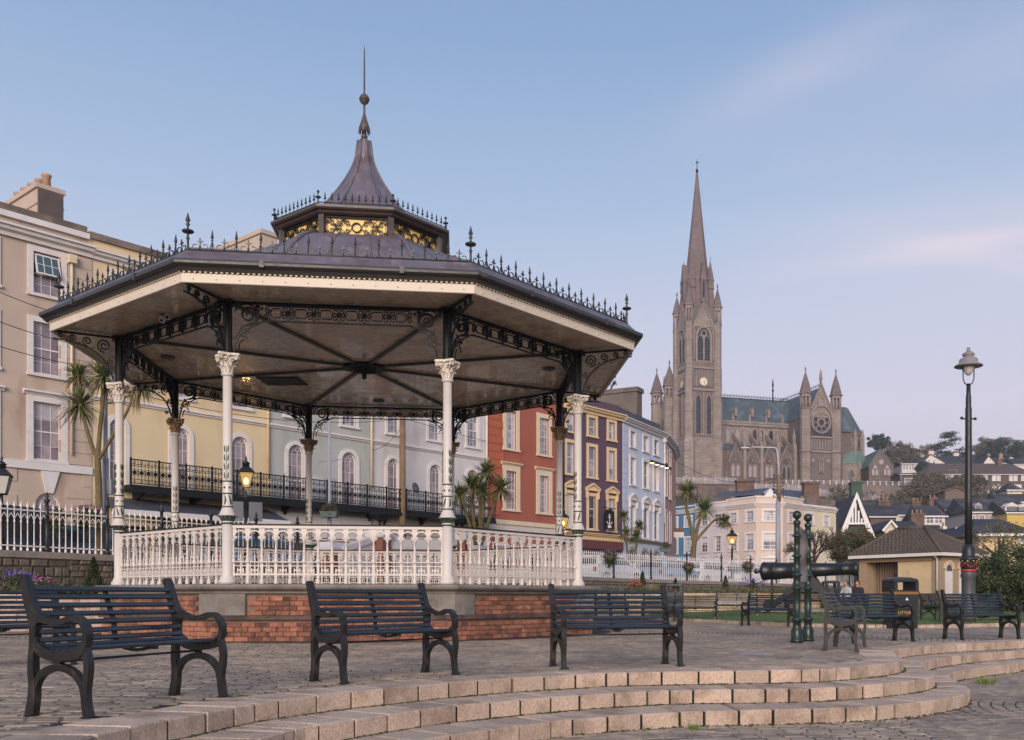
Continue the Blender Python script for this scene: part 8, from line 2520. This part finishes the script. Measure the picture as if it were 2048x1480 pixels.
hg = MB()
clumps(hg, (hc.x, hc.y, 1.55), (2.05, 1.5, 1.35), 210, 0.36, 95, 0.05, random.Random(16))
leaves(hg, (hc.x, hc.y, 1.4), (1.8, 1.3, 1.2), 3000, 0.06, random.Random(17), 0.75)
hgo = thing('hedge', 'big dark clipped shrub hedge at the right edge behind the street lamp', 'hedge', (hc.x, hc.y, 0.3))
hg.build('crown', L_hedge, hgo, w=True)
MB().tube([Vector((hc.x, hc.y, 0.0)), Vector((hc.x, hc.y, 1.4))], 0.14, 7).build('trunk', M_twig, hgo, w=True)
h2c = P(2000, 1100, 60)
crown_tree('thin creeper-covered bush in front of the bungalow roof', 1998, 1072, 62, 1.2, (2.6, 1.5, 0.8), 34, 0.45, 45, 0.07, L_bed, 18, 0.1)
# hillside and skyline trees
for (px, py, Y, rx, rz_, lm, lab, flat, n) in (
        (1757, 884, 350, 4.6, 2.6, L_dark, 'dark conifer behind the sacristy on the skyline', False, 60),
        (1797, 908, 340, 6.5, 4.0, L_hill, 'brown leafless-looking tree on the skyline left of the villa', False, 60),
        (1822, 924, 330, 5.0, 2.6, L_hill, 'olive tree below the cream villa', False, 50),
        (1896, 902, 345, 11.5, 6.3, L_dark, 'great spreading cedar tree on the skyline left of the street lamp', True, 60),
        (1975, 897, 380, 6.0, 4.5, L_hill, 'brown rounded tree on the skyline right of the street lamp', False, 60),
        (2006, 900, 370, 8.0, 4.2, L_dark, 'dark domed evergreen on the skyline at the right', False, 80),
        (2050, 900, 385, 6.0, 5.0, L_hill, 'brown tree on the skyline cut by the right edge', False, 60),
        (1866, 972, 240, 6.5, 3.4, L_hill, 'scrubby bush on the slope left of the brown gable block', False, 60),
        (1935, 968, 245, 5.0, 2.6, L_hill, 'dark bush before the long brown terrace beside the street lamp', False, 50),
        (1838, 985, 230, 5.0, 2.6, L_hill, 'bush at the right end of the retaining wall', False, 50),
        (1850, 936, 275, 3.2, 1.8, L_dark, 'small dark shrub under the white gabled house', False, 40)):
    c = P(px, py, Y)
    crown_tree(lab, px, py, Y, min(hill_z(c.x, Y), c.z - rz_ * .8), (rx, rx * .7, rz_), 12 if flat else 80, rx * (.22 if flat else .24), int(n * (2.2 if flat else 1.9)), 0.30 if flat else 0.26, lm, px, 0.4, name='hillside_tree', flat=flat)
for k, (px, py, Y, rx, rz_) in enumerate(((1700, 985, 247, 6, 1.6), (1655, 1000, 242, 5, 1.6), (1790, 1006, 215, 7, 2.0), (1960, 990, 215, 8, 2.2), (1420, 990, 246, 6, 1.5))):
    m_ = MB(); clumps(m_, P(px, py, Y), (rx, 2.5, rz_), 30, 1.2, 40, 0.3, random.Random(k))
    m_.build('hillside_shrubbery', L_hill, None, label='low scrub growing on the slope below the cathedral', kind='stuff')

# beds: ground cover, flowers, ornamental grasses, conical shrubs, boulders
def cover(poly, z, n, h, name, seed, zf=None):
    r = random.Random(seed); m_ = MB()
    xs = [p[0] for p in poly]; ys = [p[1] for p in poly]
    c = 0
    while c < n:
        x, y = r.uniform(min(xs), max(xs)), r.uniform(min(ys), max(ys))
        if not inside(poly, x, y): continue
        c += 1
        hh = h * r.uniform(.3, 1.2); leaves(m_, (x, y, z + hh * .5), (.22, .22, hh * .6), 14, 0.05, r, 0.2)
    return m_.build(name, L_bed, None, label='low mixed planting in the raised bed', kind='stuff')
cover([(-17.0, 20.5), (-10.5, 22.8), (-10.0, 27.0), (-13.4, 23.0), (-17.0, 19.9)], 0.8, 420, 0.28, 'bed_plants', 51)
cover(fb, 0.92, 700, 0.30, 'bed_plants', 52)
def tuft(px, py, Y, z, h, sp, n, lab, seed, lm=None):
    r = random.Random(seed); m_ = MB(); x = (px - CX) / F * Y
    for k in range(n):
        a = r.random() * 2 * PI; d = Vector((math.cos(a) * sp, math.sin(a) * sp, 1)).normalized()
        d = (d + rdir(r) * .25).normalized()
        sword(m_, Vector((r.gauss(0, .06), r.gauss(0, .06), 0)), d, h * r.uniform(.6, 1.15), 0.007, 0.35, r)
    return m_.build('ornamental_grass', lm or L_pale, None, loc=(x, Y, z), label=lab, cat='plant', group='ornamental grass clumps in the beds')
L_lime = leafmat('lime_grass', srgb(160, 156, 92), 0.25, 2.0, srgb(110, 128, 66))
tuft(201, 1172, 22.9, 0.8, 0.62, .7, 260, 'lime green grass clump beside the left bandstand column', 1, L_lime)
tuft(1278, 1172, 40.0, 0.92, 0.75, .8, 240, 'pale grass clump left of its pair behind the slatted bin', 2)
tuft(1302, 1172, 41.0, 0.92, 0.8, .8, 240, 'pale grass clump right of its pair behind the slatted bin', 3)
tuft(1325, 1175, 41.5, 0.92, 0.7, .8, 200, 'pale grass clump directly behind the slatted bin', 4)
tuft(1472, 1178, 45.0, 0.92, 0.75, .9, 240, 'pale grass clump left of the cannon, nearer the conical shrub', 5)
tuft(1494, 1178, 45.5, 0.92, 0.75, .9, 240, 'pale grass clump directly left of the cannon breech', 6)
def cone_shrub(px, Y, z, h, rad, lab, seed):
    r = random.Random(seed); x = (px - CX) / F * Y
    t = thing('conical_shrub', lab, 'shrub', (x, Y, z), group='small conical evergreens in the beds')
    m_ = MB()
    for k in range(900):
        f = r.random(); a = r.random() * 2 * PI; q = rad * (1 - f) ** .8 * r.uniform(.7, 1.1)
        p = Vector((q * math.cos(a), q * math.sin(a), f * h + .05)); d = (Vector((math.cos(a), math.sin(a), 1.2)) + rdir(r) * .5).normalized(); b = d.cross(rdir(r)).normalized()
        s_ = .035; m_.add([p - d * s_, p + b * s_ * .5, p + d * s_ * 1.4, p - b * s_ * .5], [(0, 1, 2, 3)])
    m_.build('foliage', L_shrub, t); MB().tube([(0, 0, -.05), (0, 0, h * .8)], 0.02, 5).build('stem', M_twig, t)
cone_shrub(187, 22.6, 0.8, 0.85, 0.24, 'dark conical evergreen left of the bandstand under the railing', 1)
cone_shrub(1285, 42.0, 0.92, 0.95, 0.22, 'dark conical evergreen beside the pale grass pair', 2)
cone_shrub(1351, 43.0, 0.92, 0.65, 0.2, 'short conical evergreen above the slatted bin', 3)
cone_shrub(1451, 46.5, 0.92, 0.85, 0.24, 'conical evergreen left of the lit lantern', 4)
cone_shrub(1506, 48.0, 0.92, 0.75, 0.22, 'conical evergreen behind the cannon breech', 5)
M_pur = mat('purple_petal', srgb(120, 98, 190), 0.6, 0.2, 8); M_pink = mat('pink_petal', srgb(168, 104, 132), 0.6, 0.2, 8); M_orange = mat('orange_petal', srgb(206, 96, 56), 0.6, 0.2, 8)
def flowers(c, rad, n, m, lab, seed, size=0.028, name='flowering_plant'):
    r = random.Random(seed); t = thing(name, lab, 'plant', tuple(c))
    lf_ = MB(); leaves(lf_, (0, 0, 0), rad, n * 3, 0.045, r, 0.2); lf_.build('foliage', L_hedge, t)
    f_ = MB()
    for k in range(n):
        d = rdir(r); d.z = abs(d.z); p = Vector((d.x * rad[0], d.y * rad[1], d.z * rad[2])) * r.uniform(.8, 1.15)
        f_.sphere(p, size * r.uniform(.6, 1.3), 6, 4, sz=.6)
    f_.build('blossoms', m, t, kind='stuff')
    return t
flowers(P(28, 1160, 21.6), (0.5, 0.35, 0.22), 60, M_pur, 'purple flowering plant above the left planter wall', 1)
flowers(P(85, 1168, 21.8), (0.35, 0.3, 0.2), 40, M_pink, 'pink flowering plant in the left planter', 2)
flowers(P(1268, 1170, 39.5), (0.3, 0.3, 0.22), 24, M_orange, 'orange flowering plant left of the pale grass clumps', 3, 0.04)
flowers(P(1508, 1172, 44), (0.7, 0.4, 0.3), 70, M_pur, 'lavender bush below the cannon breech', 4)
# hanging baskets on the railing
def basket(px, py, Y, s_, m, lab, seed):
    r = random.Random(seed); c = P(px, py, Y); t = thing('flower_basket', lab, 'flower basket', tuple(c), group='flower baskets on the railing')
    lf_ = MB(); leaves(lf_, (0, 0, 0), (s_, s_ * .6, s_ * .7), 520, 0.05, r, 0.2); leaves(lf_, (0, 0, -s_ * .6), (s_ * .8, s_ * .4, s_ * .7), 300, 0.05, r, 0.1); lf_.build('foliage', L_hedge, t)
    f_ = MB()
    for k in range(34):
        d = rdir(r); d.z = abs(d.z) * .9; f_.sphere(Vector((d.x * s_, d.y * s_ * .6, d.z * s_ * .7)) * r.uniform(.85, 1.15), 0.03 * r.uniform(.6, 1.3), 5, 3)
    f_.build('blossoms', m, t, kind='stuff')
    MB().lathe([(s_ * .25, -s_ * .5), (s_ * .55, -s_ * .1), (s_ * .6, 0)], 10).build('basket', M_wood, t)
M_mauve = mat('mauve_petal', srgb(134, 110, 140), 0.6, 0.2, 8)
basket(112, 1032, 25.0, 0.36, M_mauve, 'mauve flower basket on the left railing, nearer the picture edge', 1)
basket(172, 1030, 25.9, 0.42, M_pink, 'pink flower basket on the left railing beside the palm trunk', 2)
basket(1219, 1112, 44.2, 0.46, M_mauve, 'large flower basket on the railing before the purple house', 3)
basket(1377, 1133, 48.6, 0.34, M_pink, 'green flower basket on the railing before the white cars', 4)
basket(1496, 1131, 52.0, 0.34, M_pink, 'flower basket on the railing left of the cannon', 5)
def trough(px, py, Y, lab, seed):
    r = random.Random(seed); c = P(px, py, Y); t = thing('planter_box', lab, 'planter', tuple(c))
    MB().prism([(-0.28, -0.20), (0.28, -0.20), (0.33, 0.02), (-0.33, 0.02)], lambda u, v, t_: (u, t_, v), -0.18, 0.18).build('box', mat('planter_teal%d' % seed, srgb(58, 82, 82), 0.5, 0.1, 4), t)
    m_ = MB(); leaves(m_, (0, 0, .18), (.34, .25, .26), 420, .04, r, .1); leaves(m_, (0, 0, 0.0), (.42, .28, .2), 200, .04, r, .6)
    m_.build('plants', L_brown, t, kind='stuff')
trough(659, 1024, 36.7, 'teal planter box with trailing plants on the pale pole', 1)
trough(1331, 1097, 56.0, 'teal planter box before the pink end house', 2)
bx = P(1331, 1097, 56.05); MB().lathe([(0.06, 0), (0.05, bx.z - 1.4)], 8).build('planter_post', M_galv, None, loc=(bx.x, bx.y + .25, 1.4), label='slim post carrying the teal planter before the pink end house', cat='pole')
for k, (px, s_, Y) in enumerate(((1196, .34, 40.5), (1222, .26, 40.8), (1432, .3, 43), (1240, .2, 40.9))):
    r = random.Random(k); m_ = MB().sphere((0, 0, 0), 1, 9, 6)
    m_.v = [(x * s_ * 1.4 * r.uniform(.85, 1.15), y * s_ * r.uniform(.85, 1.15), z * s_ * .7 * r.uniform(.85, 1.15)) for x, y, z in m_.v]
    m_.build('boulder', M_rubble, None, loc=(((px - CX) / F * Y), Y, 0.98), label=('pale boulder in the bed just right of the bandstand base', 'smaller boulder beside the pale one in the bed', 'boulder in the bed left of the cannon', 'smallest boulder under the grass clumps')[k], cat='boulder')
# shrub growing out of the chimney slab
r = random.Random(77); tw = MB(); tips = []
cc = P(1250, 782, 66)
for k in range(5): branch(tw, Vector((0, 0, 0)), (Vector((0, 0, 1)) + rdir(r) * .5).normalized(), .35, .02, 2, r, tips, .6)
ts_ = thing('rooftop_shrub', 'scrubby weed bush growing on top of the dark chimney slab', 'shrub', tuple(h7.o.matrix_basis @ Vector((qx - 0.45, 3.2, 15.14))))
tw.build('stem', M_twig, ts_); lf_ = MB()
for q in tips: leaves(lf_, q, (.1, .1, .1), 3, .05, r, 0)
lf_.build('foliage', L_brown, ts_)

# ================================================================== ENTRANCE PIERS WITH URNS (behind the bandstand)
M_pbrick = brickmat('pier_brick', srgb(150, 86, 62), srgb(128, 74, 56), srgb(150, 128, 112), 1.0, 0.23, 0.085, 0.008, var=0.2)
def pier(px, w_, ytop, Y, lab, urn):
    x = (px - CX) / F * Y; zt_ = ZZ(ytop, Y)
    t = thing('gate_pier', lab, 'pier', (x, Y, 0.9), R(-20))
    MB().box(-w_ / 2, w_ / 2, -w_ / 2, w_ / 2, -0.9, zt_ - .42 - .9).build('shaft', M_pbrick, t)
    h = w_ / 2 + .12
    MB().lathe([(h * 1.3, zt_ - 1.32), (h * 1.414, zt_ - 1.26), (h * 1.414, zt_ - 1.14), (h * 1.2, zt_ - 1.08), (h * 0.9, zt_ - .93), (h * .8, zt_ - .9)], 4, (0, 0, 0), PI / 4, False).build('cap', M_trim, t)
    if urn:
        MB().lathe([(.16, 0), (.16, .05), (.07, .09), (.06, .2), (.10, .26), (.28, .36), (.40, .48), (.43, .50), (.43, .54), (.38, .55), (.30, .47), (.05, .42)], 18, (0, 0, 0)).build('urn', M_iron, None, loc=(x, Y, zt_), label=urn, cat='urn', group='black iron urns on the gate piers')
    return zt_
pier(660, .62, 1084, 36.5, 'low brick gate pier with white cap, leftmost behind the bandstand', None)
pier(760, .62, 1055, 38.5, 'tall brick gate pier carrying the left urn', 'black iron urn on the left gate pier behind the bandstand')
pier(924, .58, 1062, 41.5, 'tall brick gate pier carrying the right urn', 'black iron urn on the right gate pier, partly behind the front column')
pier(998, .62, 1104, 40.2, 'low brick gate pier with white cap, rightmost behind the bandstand', None)
def ramp(pa, pb, th, dep, lab, z0=None):
    a, b = pa, pb; d_ = b - a; n = Vector((d_.y, -d_.x, 0)).normalized() * dep
    t = thing('ramp_wall', lab, 'wall', (a.x, a.y, 0.0))
    MB().hexa([a + n - Vector((0, 0, th)), b + n - Vector((0, 0, th)), b - n - Vector((0, 0, th)), a - n - Vector((0, 0, th)), a + n, b + n, b - n, a - n]).build('coping', M_trim, t, w=True)
    n = n * .7
    MB().hexa([Vector((q.x, q.y, .0)) for q in (a + n, b + n, b - n, a - n)] + [q - Vector((0, 0, th + .004)) for q in (a + n, b + n, b - n, a - n)]).build('wall_body', M_trim, t, w=True)
ramp(P(680, 1094, 36.6), P(745, 1072, 38.3), .22, .2, 'white sloping parapet between the left brick piers')
ramp(P(940, 1078, 41.3), P(985, 1104, 40.3), .22, .2, 'white sloping parapet between the right brick piers')
ramp(P(776, 1078, 39.0), P(908, 1082, 41.3), .40, .22, 'long white parapet wall between the two urn piers')
gt = thing('park_gate', 'dark iron gate bars in front of the white parapet', 'gate', tuple(P(840, 1140, 38.6)))
for k in range(9):
    q = P(790 + 13 * k, 1150, 38.6 + .2 * k)
    MB().tube([(q.x, q.y, .9), (q.x, q.y, ZZ(1105, q.y))], .025, 5).build('bar', M_iron, gt, w=True)
q0, q1 = P(785, 1112, 38.5), P(898, 1114, 40.3)
MB().tube([q0, q1], .02, 5).build('rail', M_iron, gt, w=True)

# ================================================================== SHELTER
sh = thing('park_shelter', 'small cream park shelter with hipped tiled roof and white gutter', 'shelter', (13.97, 48.58, 0.52), R(-53.1))
SL_, SD, SHh = 4.5, 3.2, 2.22
M_scream = mat('shelter_cream', srgb(212, 186, 148), 0.8, 0.06, 1.5, col2=srgb(186, 160, 126), patch=(.55, .75, 1.2)); M_stan = mat('shelter_tan', srgb(164, 140, 116), 0.8, 0.08, 1.5)
M_sbrick = brickmat('shelter_brick', srgb(132, 104, 88), srgb(116, 92, 80), srgb(150, 132, 118), 1.0, .23, .085, .01)
MB().box(0, SL_, 0, SD, -.6, .42).build('brick_base', M_sbrick, sh)
MB().box(0.0, 0.4, 0, SD, .42, SHh).box(.4, SL_, 0.0, .16, 2.0, SHh).box(SL_ - .35, SL_, 0, SD, .42, SHh).box(.4, SL_ - .35, SD - .2, SD, .42, SHh).build('frame_wall', M_stan, sh)
MB().box(2.2, SL_ - .35, .10, .30, .42, 2.0).build('panel_wall', M_scream, sh)
MB().box(.4, 2.2, 1.1, 1.2, .42, 2.0).build('inner_wall', M_stan, sh)
MB().box(1.3, 2.15, 1.0, 1.08, .42, 1.45).build('shutter', mat('shutter_mauve', srgb(104, 94, 116), .6, .06, 3), sh)
bar_ = MB().box(-.010, .010, -.010, .010, .42, 2.0).mesh('grille_bar', M_iron)
for k in range(10): put('grille_bar', bar_, sh, (.75 + k * .145, .45, 0))
for k, y in enumerate((.75, 1.9)):
    o = MB().prism([(y - .28, .42), (y + .28, .42), (y + .28, 1.6)] + [(y + .28 * math.cos(t), 1.6 + .28 * math.sin(t)) for t in [PI * q / 8 for q in range(1, 8)]] + [(y - .28, 1.6)], lambda u, v, t: (SL_ + t, u, v), .002, .05).build('door', M_trim, sh)
    MB().ribbon([(y + .36 * math.cos(t), 1.6 + .36 * math.sin(t)) for t in [PI * q / 8 for q in range(9)]], .12, lambda u, v, t: (SL_ + t, u, v), .002, .08).build('door_arch', M_scream, sh)
    MB().prism([(y - .22, 1.5)] + [(y + .22, 1.5)] + [(y + .22 * math.cos(t), 1.6 + .22 * math.sin(t)) for t in [PI * q / 8 for q in range(9)]], lambda u, v, t: (SL_ + t, u, v), .052, .06).build('fanlight', M_glassd, sh)
e = .38
MB().box(-e, SL_ + e, -e, -e + .10, SHh - .02, SHh + .13).box(SL_ + e - .10, SL_ + e, -e + .10, SD + e, SHh - .02, SHh + .13).box(-e, -e + .1, -e + .1, SD + e, SHh - .02, SHh + .13).box(-e + .1, SL_ + e - .1, -e + .1, SD + e, SHh, SHh + .04).build('gutter', M_trim, sh)
MB().tube([(SL_ - .1, -.30, SHh), (SL_ - .08, -.06, SHh - .15), (SL_ - .08, -.06, .2)], .045, 8).build('downpipe', M_trim, sh)
ax_, ay_, az_ = SL_ / 2 - .35, SD / 2, 3.68
x0, x1, y0, y1 = -e, SL_ + e, -e, SD + e; zr0 = SHh + .13
ra, rb2 = (ax_ - .75, ay_, az_), (ax_ + .75, ay_, az_)
rsh = MB().add([(x0, y0, zr0), (x1, y0, zr0), (x1, y1, zr0), (x0, y1, zr0), ra, rb2], [(0, 1, 5, 4), (1, 2, 5), (2, 3, 4, 5), (3, 0, 4)])
M_tile = mat('brown_roof_tile', srgb(96, 82, 72), .8, .2, 3, col2=srgb(72, 66, 58), patch=(.5, .7, 1.5))
ro_ = rsh.build('roof', M_tile, sh)
tl_ = MB()
def tiles(a, b, c, d_, ncol, nrow):
    """rows of rounded tiles on the slope a-b (eave) to d-c (ridge)"""
    a, b, c, d_ = map(Vector, (a, b, c, d_))
    nrm = (b - a).cross(d_ - a).normalized()
    L_ = (b - a).length
    for j in range(nrow):
        f0, f1 = j / nrow, (j + 1.12) / nrow
        l0, r0_ = a.lerp(d_, f0), b.lerp(c, f0)
        wd = (r0_ - l0).length; n = max(1, int(wd / (L_ / ncol)))
        for i in range(n):
            u0, u1 = (i + .04) / n, (i + .96) / n
            p0, p1 = l0.lerp(r0_, u0), l0.lerp(r0_, u1); m0 = (p0 + p1) / 2
            f1_ = min(1, f1)
            l1, r1 = a.lerp(d_, f1_), b.lerp(c, f1_)
            ax2 = (b - a).normalized()
            up = ((l1 - l0) - ax2 * (l1 - l0).dot(ax2))
            vs = [p0 + nrm * .02, m0 + nrm * .055, p1 + nrm * .02, p0 + up + nrm * .002, m0 + up + nrm * .035, p1 + up + nrm * .002, p0, p1]
            tl_.add(vs, [(0, 1, 4, 3), (1, 2, 5, 4), (6, 1, 0), (6, 7, 2, 1)])
tiles((x0, y0, zr0), (x1, y0, zr0), rb2, ra, 24, 13); tiles((x1, y0, zr0), (x1, y1, zr0), rb2, rb2, 16, 13)
tl_.build('roof_tiles', M_tile, ro_, kind='stuff')
hp_ = MB()
for q, k in (((x0, y0, zr0), ra), ((x1, y0, zr0), rb2), ((x1, y1, zr0), rb2), ((x0, y1, zr0), ra)): hp_.tube([Vector(q) + Vector((0, 0, .04)), Vector(k) + Vector((0, 0, .05))], .075, 7)
hp_.tube([Vector(ra) + Vector((0, 0, .05)), Vector(rb2) + Vector((0, 0, .05))], .08, 7)
hp_.build('hip_tiles', M_tile, ro_)

# ================================================================== CARS
def carpaint(n, c): return mat(n, c, .28, .03, 2, coat=.6)
M_tyre = mat('tyre', (.02, .02, .02), .85); M_rim = mat('rim', srgb(150, 150, 154), .35, .05, 4, metal=.7); M_cglz = mat('car_glass', srgb(40, 44, 50), .06, .1, 2, spec=.9)
M_rlamp = mat('rear_lamp', srgb(140, 30, 28), .3, .05, 4); M_flamp = mat('head_lamp', srgb(210, 212, 216), .15, .05, 4)
def car(label, px, Y, c, name, van=False, ang=53, flip=False):
    x = (px - CX) / F * Y
    t = thing('parked_car', label, 'car', (x, Y, 1.404), R(ang + (180 if flip else 0)), 'cars parked along the road')
    m = carpaint(name, c)
    bd = MB(); hl = 2.0
    st = [(-hl, .42, .78, .72), (-hl + .08, .30, .92, .80), (-1.3, .24, .98, .85), (0, .24, .96, .86), (1.05, .24, .94, .85), (1.75, .28, .80, .80), (hl - .04, .36, .66, .72), (hl, .42, .60, .66)]
    vs = []
    for x_, zb, zt_, w_ in st: vs += [(x_, -w_ * .94, zb), (x_, -w_, (zb + zt_) * .5), (x_, -w_ * .93, zt_), (x_, w_ * .93, zt_), (x_, w_, (zb + zt_) * .5), (x_, w_ * .94, zb)]
    fs = [(0, 1, 2, 3, 4, 5), tuple(range(len(vs) - 1, len(vs) - 7, -1))]
    for k in range(len(st) - 1):
        for i in range(6):
            j = (i + 1) % 6; fs.append((k * 6 + i, (k + 1) * 6 + i, (k + 1) * 6 + j, k * 6 + j))
    bd.add(vs, fs); bd.build('body', m, t)
    zr = 1.85 if van else 1.46
    prof = [(-1.92, .93), (-1.66 if not van else -1.88, zr - .06), (-1.2, zr), (.15, zr - .01), (.45, zr - .08), (1.18, .93)]
    cb = MB(); vs = []
    for x_, z in prof:
        w_ = .79 - (z - .93) * .26; vs += [(x_, -w_, z), (x_, w_, z)]
    n = len(prof); fs = [tuple(2 * i for i in range(n)), tuple(2 * i + 1 for i in range(n - 1, -1, -1))] + [(2 * i, 2 * i + 1, 2 * i + 3, 2 * i + 2) for i in range(n - 1)]
    cb.add(vs, fs); cb.build('cabin', m, t)
    zt2 = zr - .13
    wz = lambda z: .79 - (z - .93) * .26 + .006
    for s_ in (-1, 1):
        for (xa, xb, xa2, xb2) in ((-1.55, -.62, -1.38, -.62), (-.54, .98, -.54, .38)):
            MB().add([(xa, s_ * wz(.97), .97), (xb, s_ * wz(.97), .97), (xb2, s_ * wz(zt2), zt2), (xa2, s_ * wz(zt2), zt2)], [(0, 1, 2, 3)]).build('window', M_cglz, t)
        for xw in (-1.28, 1.28):
            wl_ = MB().lathe([(.20, -.10), (.30, -.11), (.315, -.06), (.315, .06), (.30, .11), (.20, .10)], 18).xf(Matrix.Translation((xw, s_ * .76, .315)) @ Matrix.Rotation(R(90), 4, 'X')).build('wheel', M_tyre, t)
            MB().lathe([(.20, -.085), (.19, .10), (.05, .08), (1e-4, .085)], 14, caps=False).xf(Matrix.Translation((xw, s_ * .765, .315)) @ Matrix.Rotation(R(90) * -s_, 4, 'X')).build('rim', M_rim, wl_)
        MB().box(-hl - .01, -hl + .12, s_ * .66 - .09, s_ * .66 + .09, .62, .84).build('tail_light', M_rlamp, t)
        MB().box(hl - .16, hl - .012, s_ * .56 - .13, s_ * .56 + .13, .52, .66).build('headlight', M_flamp, t)
        MB().box(.72, .86, s_ * .86 - .06, s_ * .86 + .06, .96, 1.07).build('wing_mirror', m, t)
    MB().add([(1.16, -.70, .96), (1.16, .70, .96), (.50, .60, zr - .10), (.50, -.60, zr - .10)], [(0, 1, 2, 3)]).xf(Matrix.Translation((.012, 0, .012))).build('windscreen', M_cglz, t)
    MB().add([(-1.90, -.68, 1.0), (-1.90, .68, 1.0), (-1.70, .58, zr - .14), (-1.70, -.58, zr - .14)], [(0, 1, 2, 3)]).xf(Matrix.Translation((-.016, 0, .012))).build('rear_window', M_cglz, t)
    return t
car('white hatchback parked behind the railing before the purple house', 1216, 47.8, srgb(222, 222, 224), 'car_white_paint')
car('pale blue car parked behind the railing before the pale blue house', 1340, 52.5, srgb(140, 160, 188), 'car_blue_paint')
car('white car with dark windows behind the railing before the palm tree', 1412, 55.5, srgb(226, 226, 228), 'car_white_paint_b')
car('white car parked behind the railing left of the cannon', 1484, 59.0, srgb(218, 218, 220), 'car_white_paint_c', flip=True)
car('dark blue-black car behind the railing at the left edge', 30, 26.6, srgb(44, 52, 66), 'car_dark_paint', van=True)
car('teal car behind the railing beside the left palm', 150, 28.6, srgb(52, 84, 94), 'car_teal_paint')
car('bright blue car half hidden behind the bandstand rail', 520, 33.8, srgb(48, 104, 150), 'car_bright_paint')

# ================================================================== TWO SEATED PEOPLE
def seated(label, x, y, z, rz, top, hair, lean=0.0):
    t = thing('person', label, 'person', (x, y, z), rz, 'people seated on the far bench')
    # one vertex per joint, facing -y, hips on the seat
    J = {'pel': (0, 0, .52), 'bel': (0, .02, .68), 'che': (0, .01 - lean, .88), 'nec': (0, -.01 - lean, 1.03), 'hd0': (0, -.03 - lean, 1.12), 'hd1': (0, -.035 - lean, 1.22)}
    E = [('pel', 'bel'), ('bel', 'che'), ('che', 'nec'), ('nec', 'hd0'), ('hd0', 'hd1')]
    rad = {'pel': .145, 'bel': .125, 'che': .145, 'nec': .052, 'hd0': .085, 'hd1': .082}
    for s_, k in ((-1, 'l'), (1, 'r')):
        J.update({'sh' + k: (s_ * .18, 0 - lean, .96), 'el' + k: (s_ * .23, -.06 - lean, .72), 'wr' + k: (s_ * .14, -.27, .62), 'ha' + k: (s_ * .11, -.34, .60),
                  'hi' + k: (s_ * .09, -.05, .50), 'kn' + k: (s_ * .11, -.44, .50), 'an' + k: (s_ * .11, -.42, .09), 'to' + k: (s_ * .12, -.58, .04)})
        E += [('che', 'sh' + k), ('sh' + k, 'el' + k), ('el' + k, 'wr' + k), ('wr' + k, 'ha' + k), ('pel', 'hi' + k), ('hi' + k, 'kn' + k), ('kn' + k, 'an' + k), ('an' + k, 'to' + k)]
        rad.update({'sh' + k: .068, 'el' + k: .048, 'wr' + k: .036, 'ha' + k: .04, 'hi' + k: .09, 'kn' + k: .062, 'an' + k: .045, 'to' + k: .04})
    names = list(J); me = bpy.data.meshes.new('body')
    me.from_pydata([J[n_] for n_ in names], [(names.index(a), names.index(b)) for a, b in E], [])
    o = put('body', me, t)
    md = o.modifiers.new('skin', 'SKIN'); o.modifiers.new('sub', 'SUBSURF').levels = 1; o.modifiers['sub'].render_levels = 2
    for i, n_ in enumerate(names):
        v = me.skin_vertices[0].data[i]; v.radius = (rad[n_], rad[n_]); v.use_root = (n_ == 'pel')
    bpy.context.view_layer.update()
    m2 = bpy.data.meshes.new_from_object(o.evaluated_get(bpy.context.evaluated_depsgraph_get()))
    o.modifiers.clear(); o.data = m2
    skin = MATS.get('skin') or mat('skin', srgb(196, 146, 120), .55, .06, 6)
    trou = MATS.get('trousers') or mat('trousers', srgb(48, 50, 60), .85, .1, 6)
    m2.materials.clear()
    for m_ in (top, trou, skin): m2.materials.append(m_)
    for p in m2.polygons:
        c = p.center; p.use_smooth = True
        p.material_index = 2 if (c.z > 1.035 or (c.y < -.28 and .55 < c.z < .68 and abs(c.x) < .17)) else 1 if (c.z < .585 ) else 0
    hb = MB().sphere((0, -.01 - lean, 1.20), .102, 12, 8, sz=1.05)
    hb.v = [p for p in hb.v]
    f = MB(); 
    hb.build('hair', hair, t)
    MB().sphere((0, -.075 - lean, 1.175), .072, 10, 7, sz=1.2).lathe([(.014, -.03), (.006, .02)], 6, (0, -.146 - lean, 1.17)).build('face', skin, t)
    ey = MB()
    for s_ in (-1, 1): ey.sphere((s_ * .03, -.138 - lean, 1.19), .009, 6, 4)
    ey.build('eyes', MATS['wire_black'] if 'wire_black' in MATS else skin, t)
    return t
seated('person in a pale grey top sitting left of the two on the far bench', 10.86, 39.42, 0.17, R(-50), mat('pale_top', srgb(186, 186, 192), .85, .06, 6), mat('hair_brown', srgb(92, 66, 50), .7, .15, 20), .06)
seated('person in a dark top sitting right of the two on the far bench', 11.30, 39.48, 0.17, R(-30), mat('dark_top', srgb(46, 40, 44), .85, .06, 6), mat('hair_dark', srgb(58, 44, 38), .7, .15, 20), .03)

# ================================================================== HAZE
M_haze = bpy.data.materials.new('haze_air'); M_haze.use_nodes = True
n_ = M_haze.node_tree.nodes; l_ = M_haze.node_tree.links
for x in list(n_): n_.remove(x)
o_ = n_.new('ShaderNodeOutputMaterial'); v_ = n_.new('ShaderNodeVolumePrincipled')
v_.inputs['Color'].default_value = (0.88, 0.86, 0.90, 1); v_.inputs['Density'].default_value = 0.00038; v_.inputs['Anisotropy'].default_value = 0.3
l_.new(v_.outputs[0], o_.inputs['Volume'])
MB().box(-960, 960, -250, 1260, -1.6, 135).build('haze', M_haze, kind='stuff')
S.cycles.volume_bounces = 1
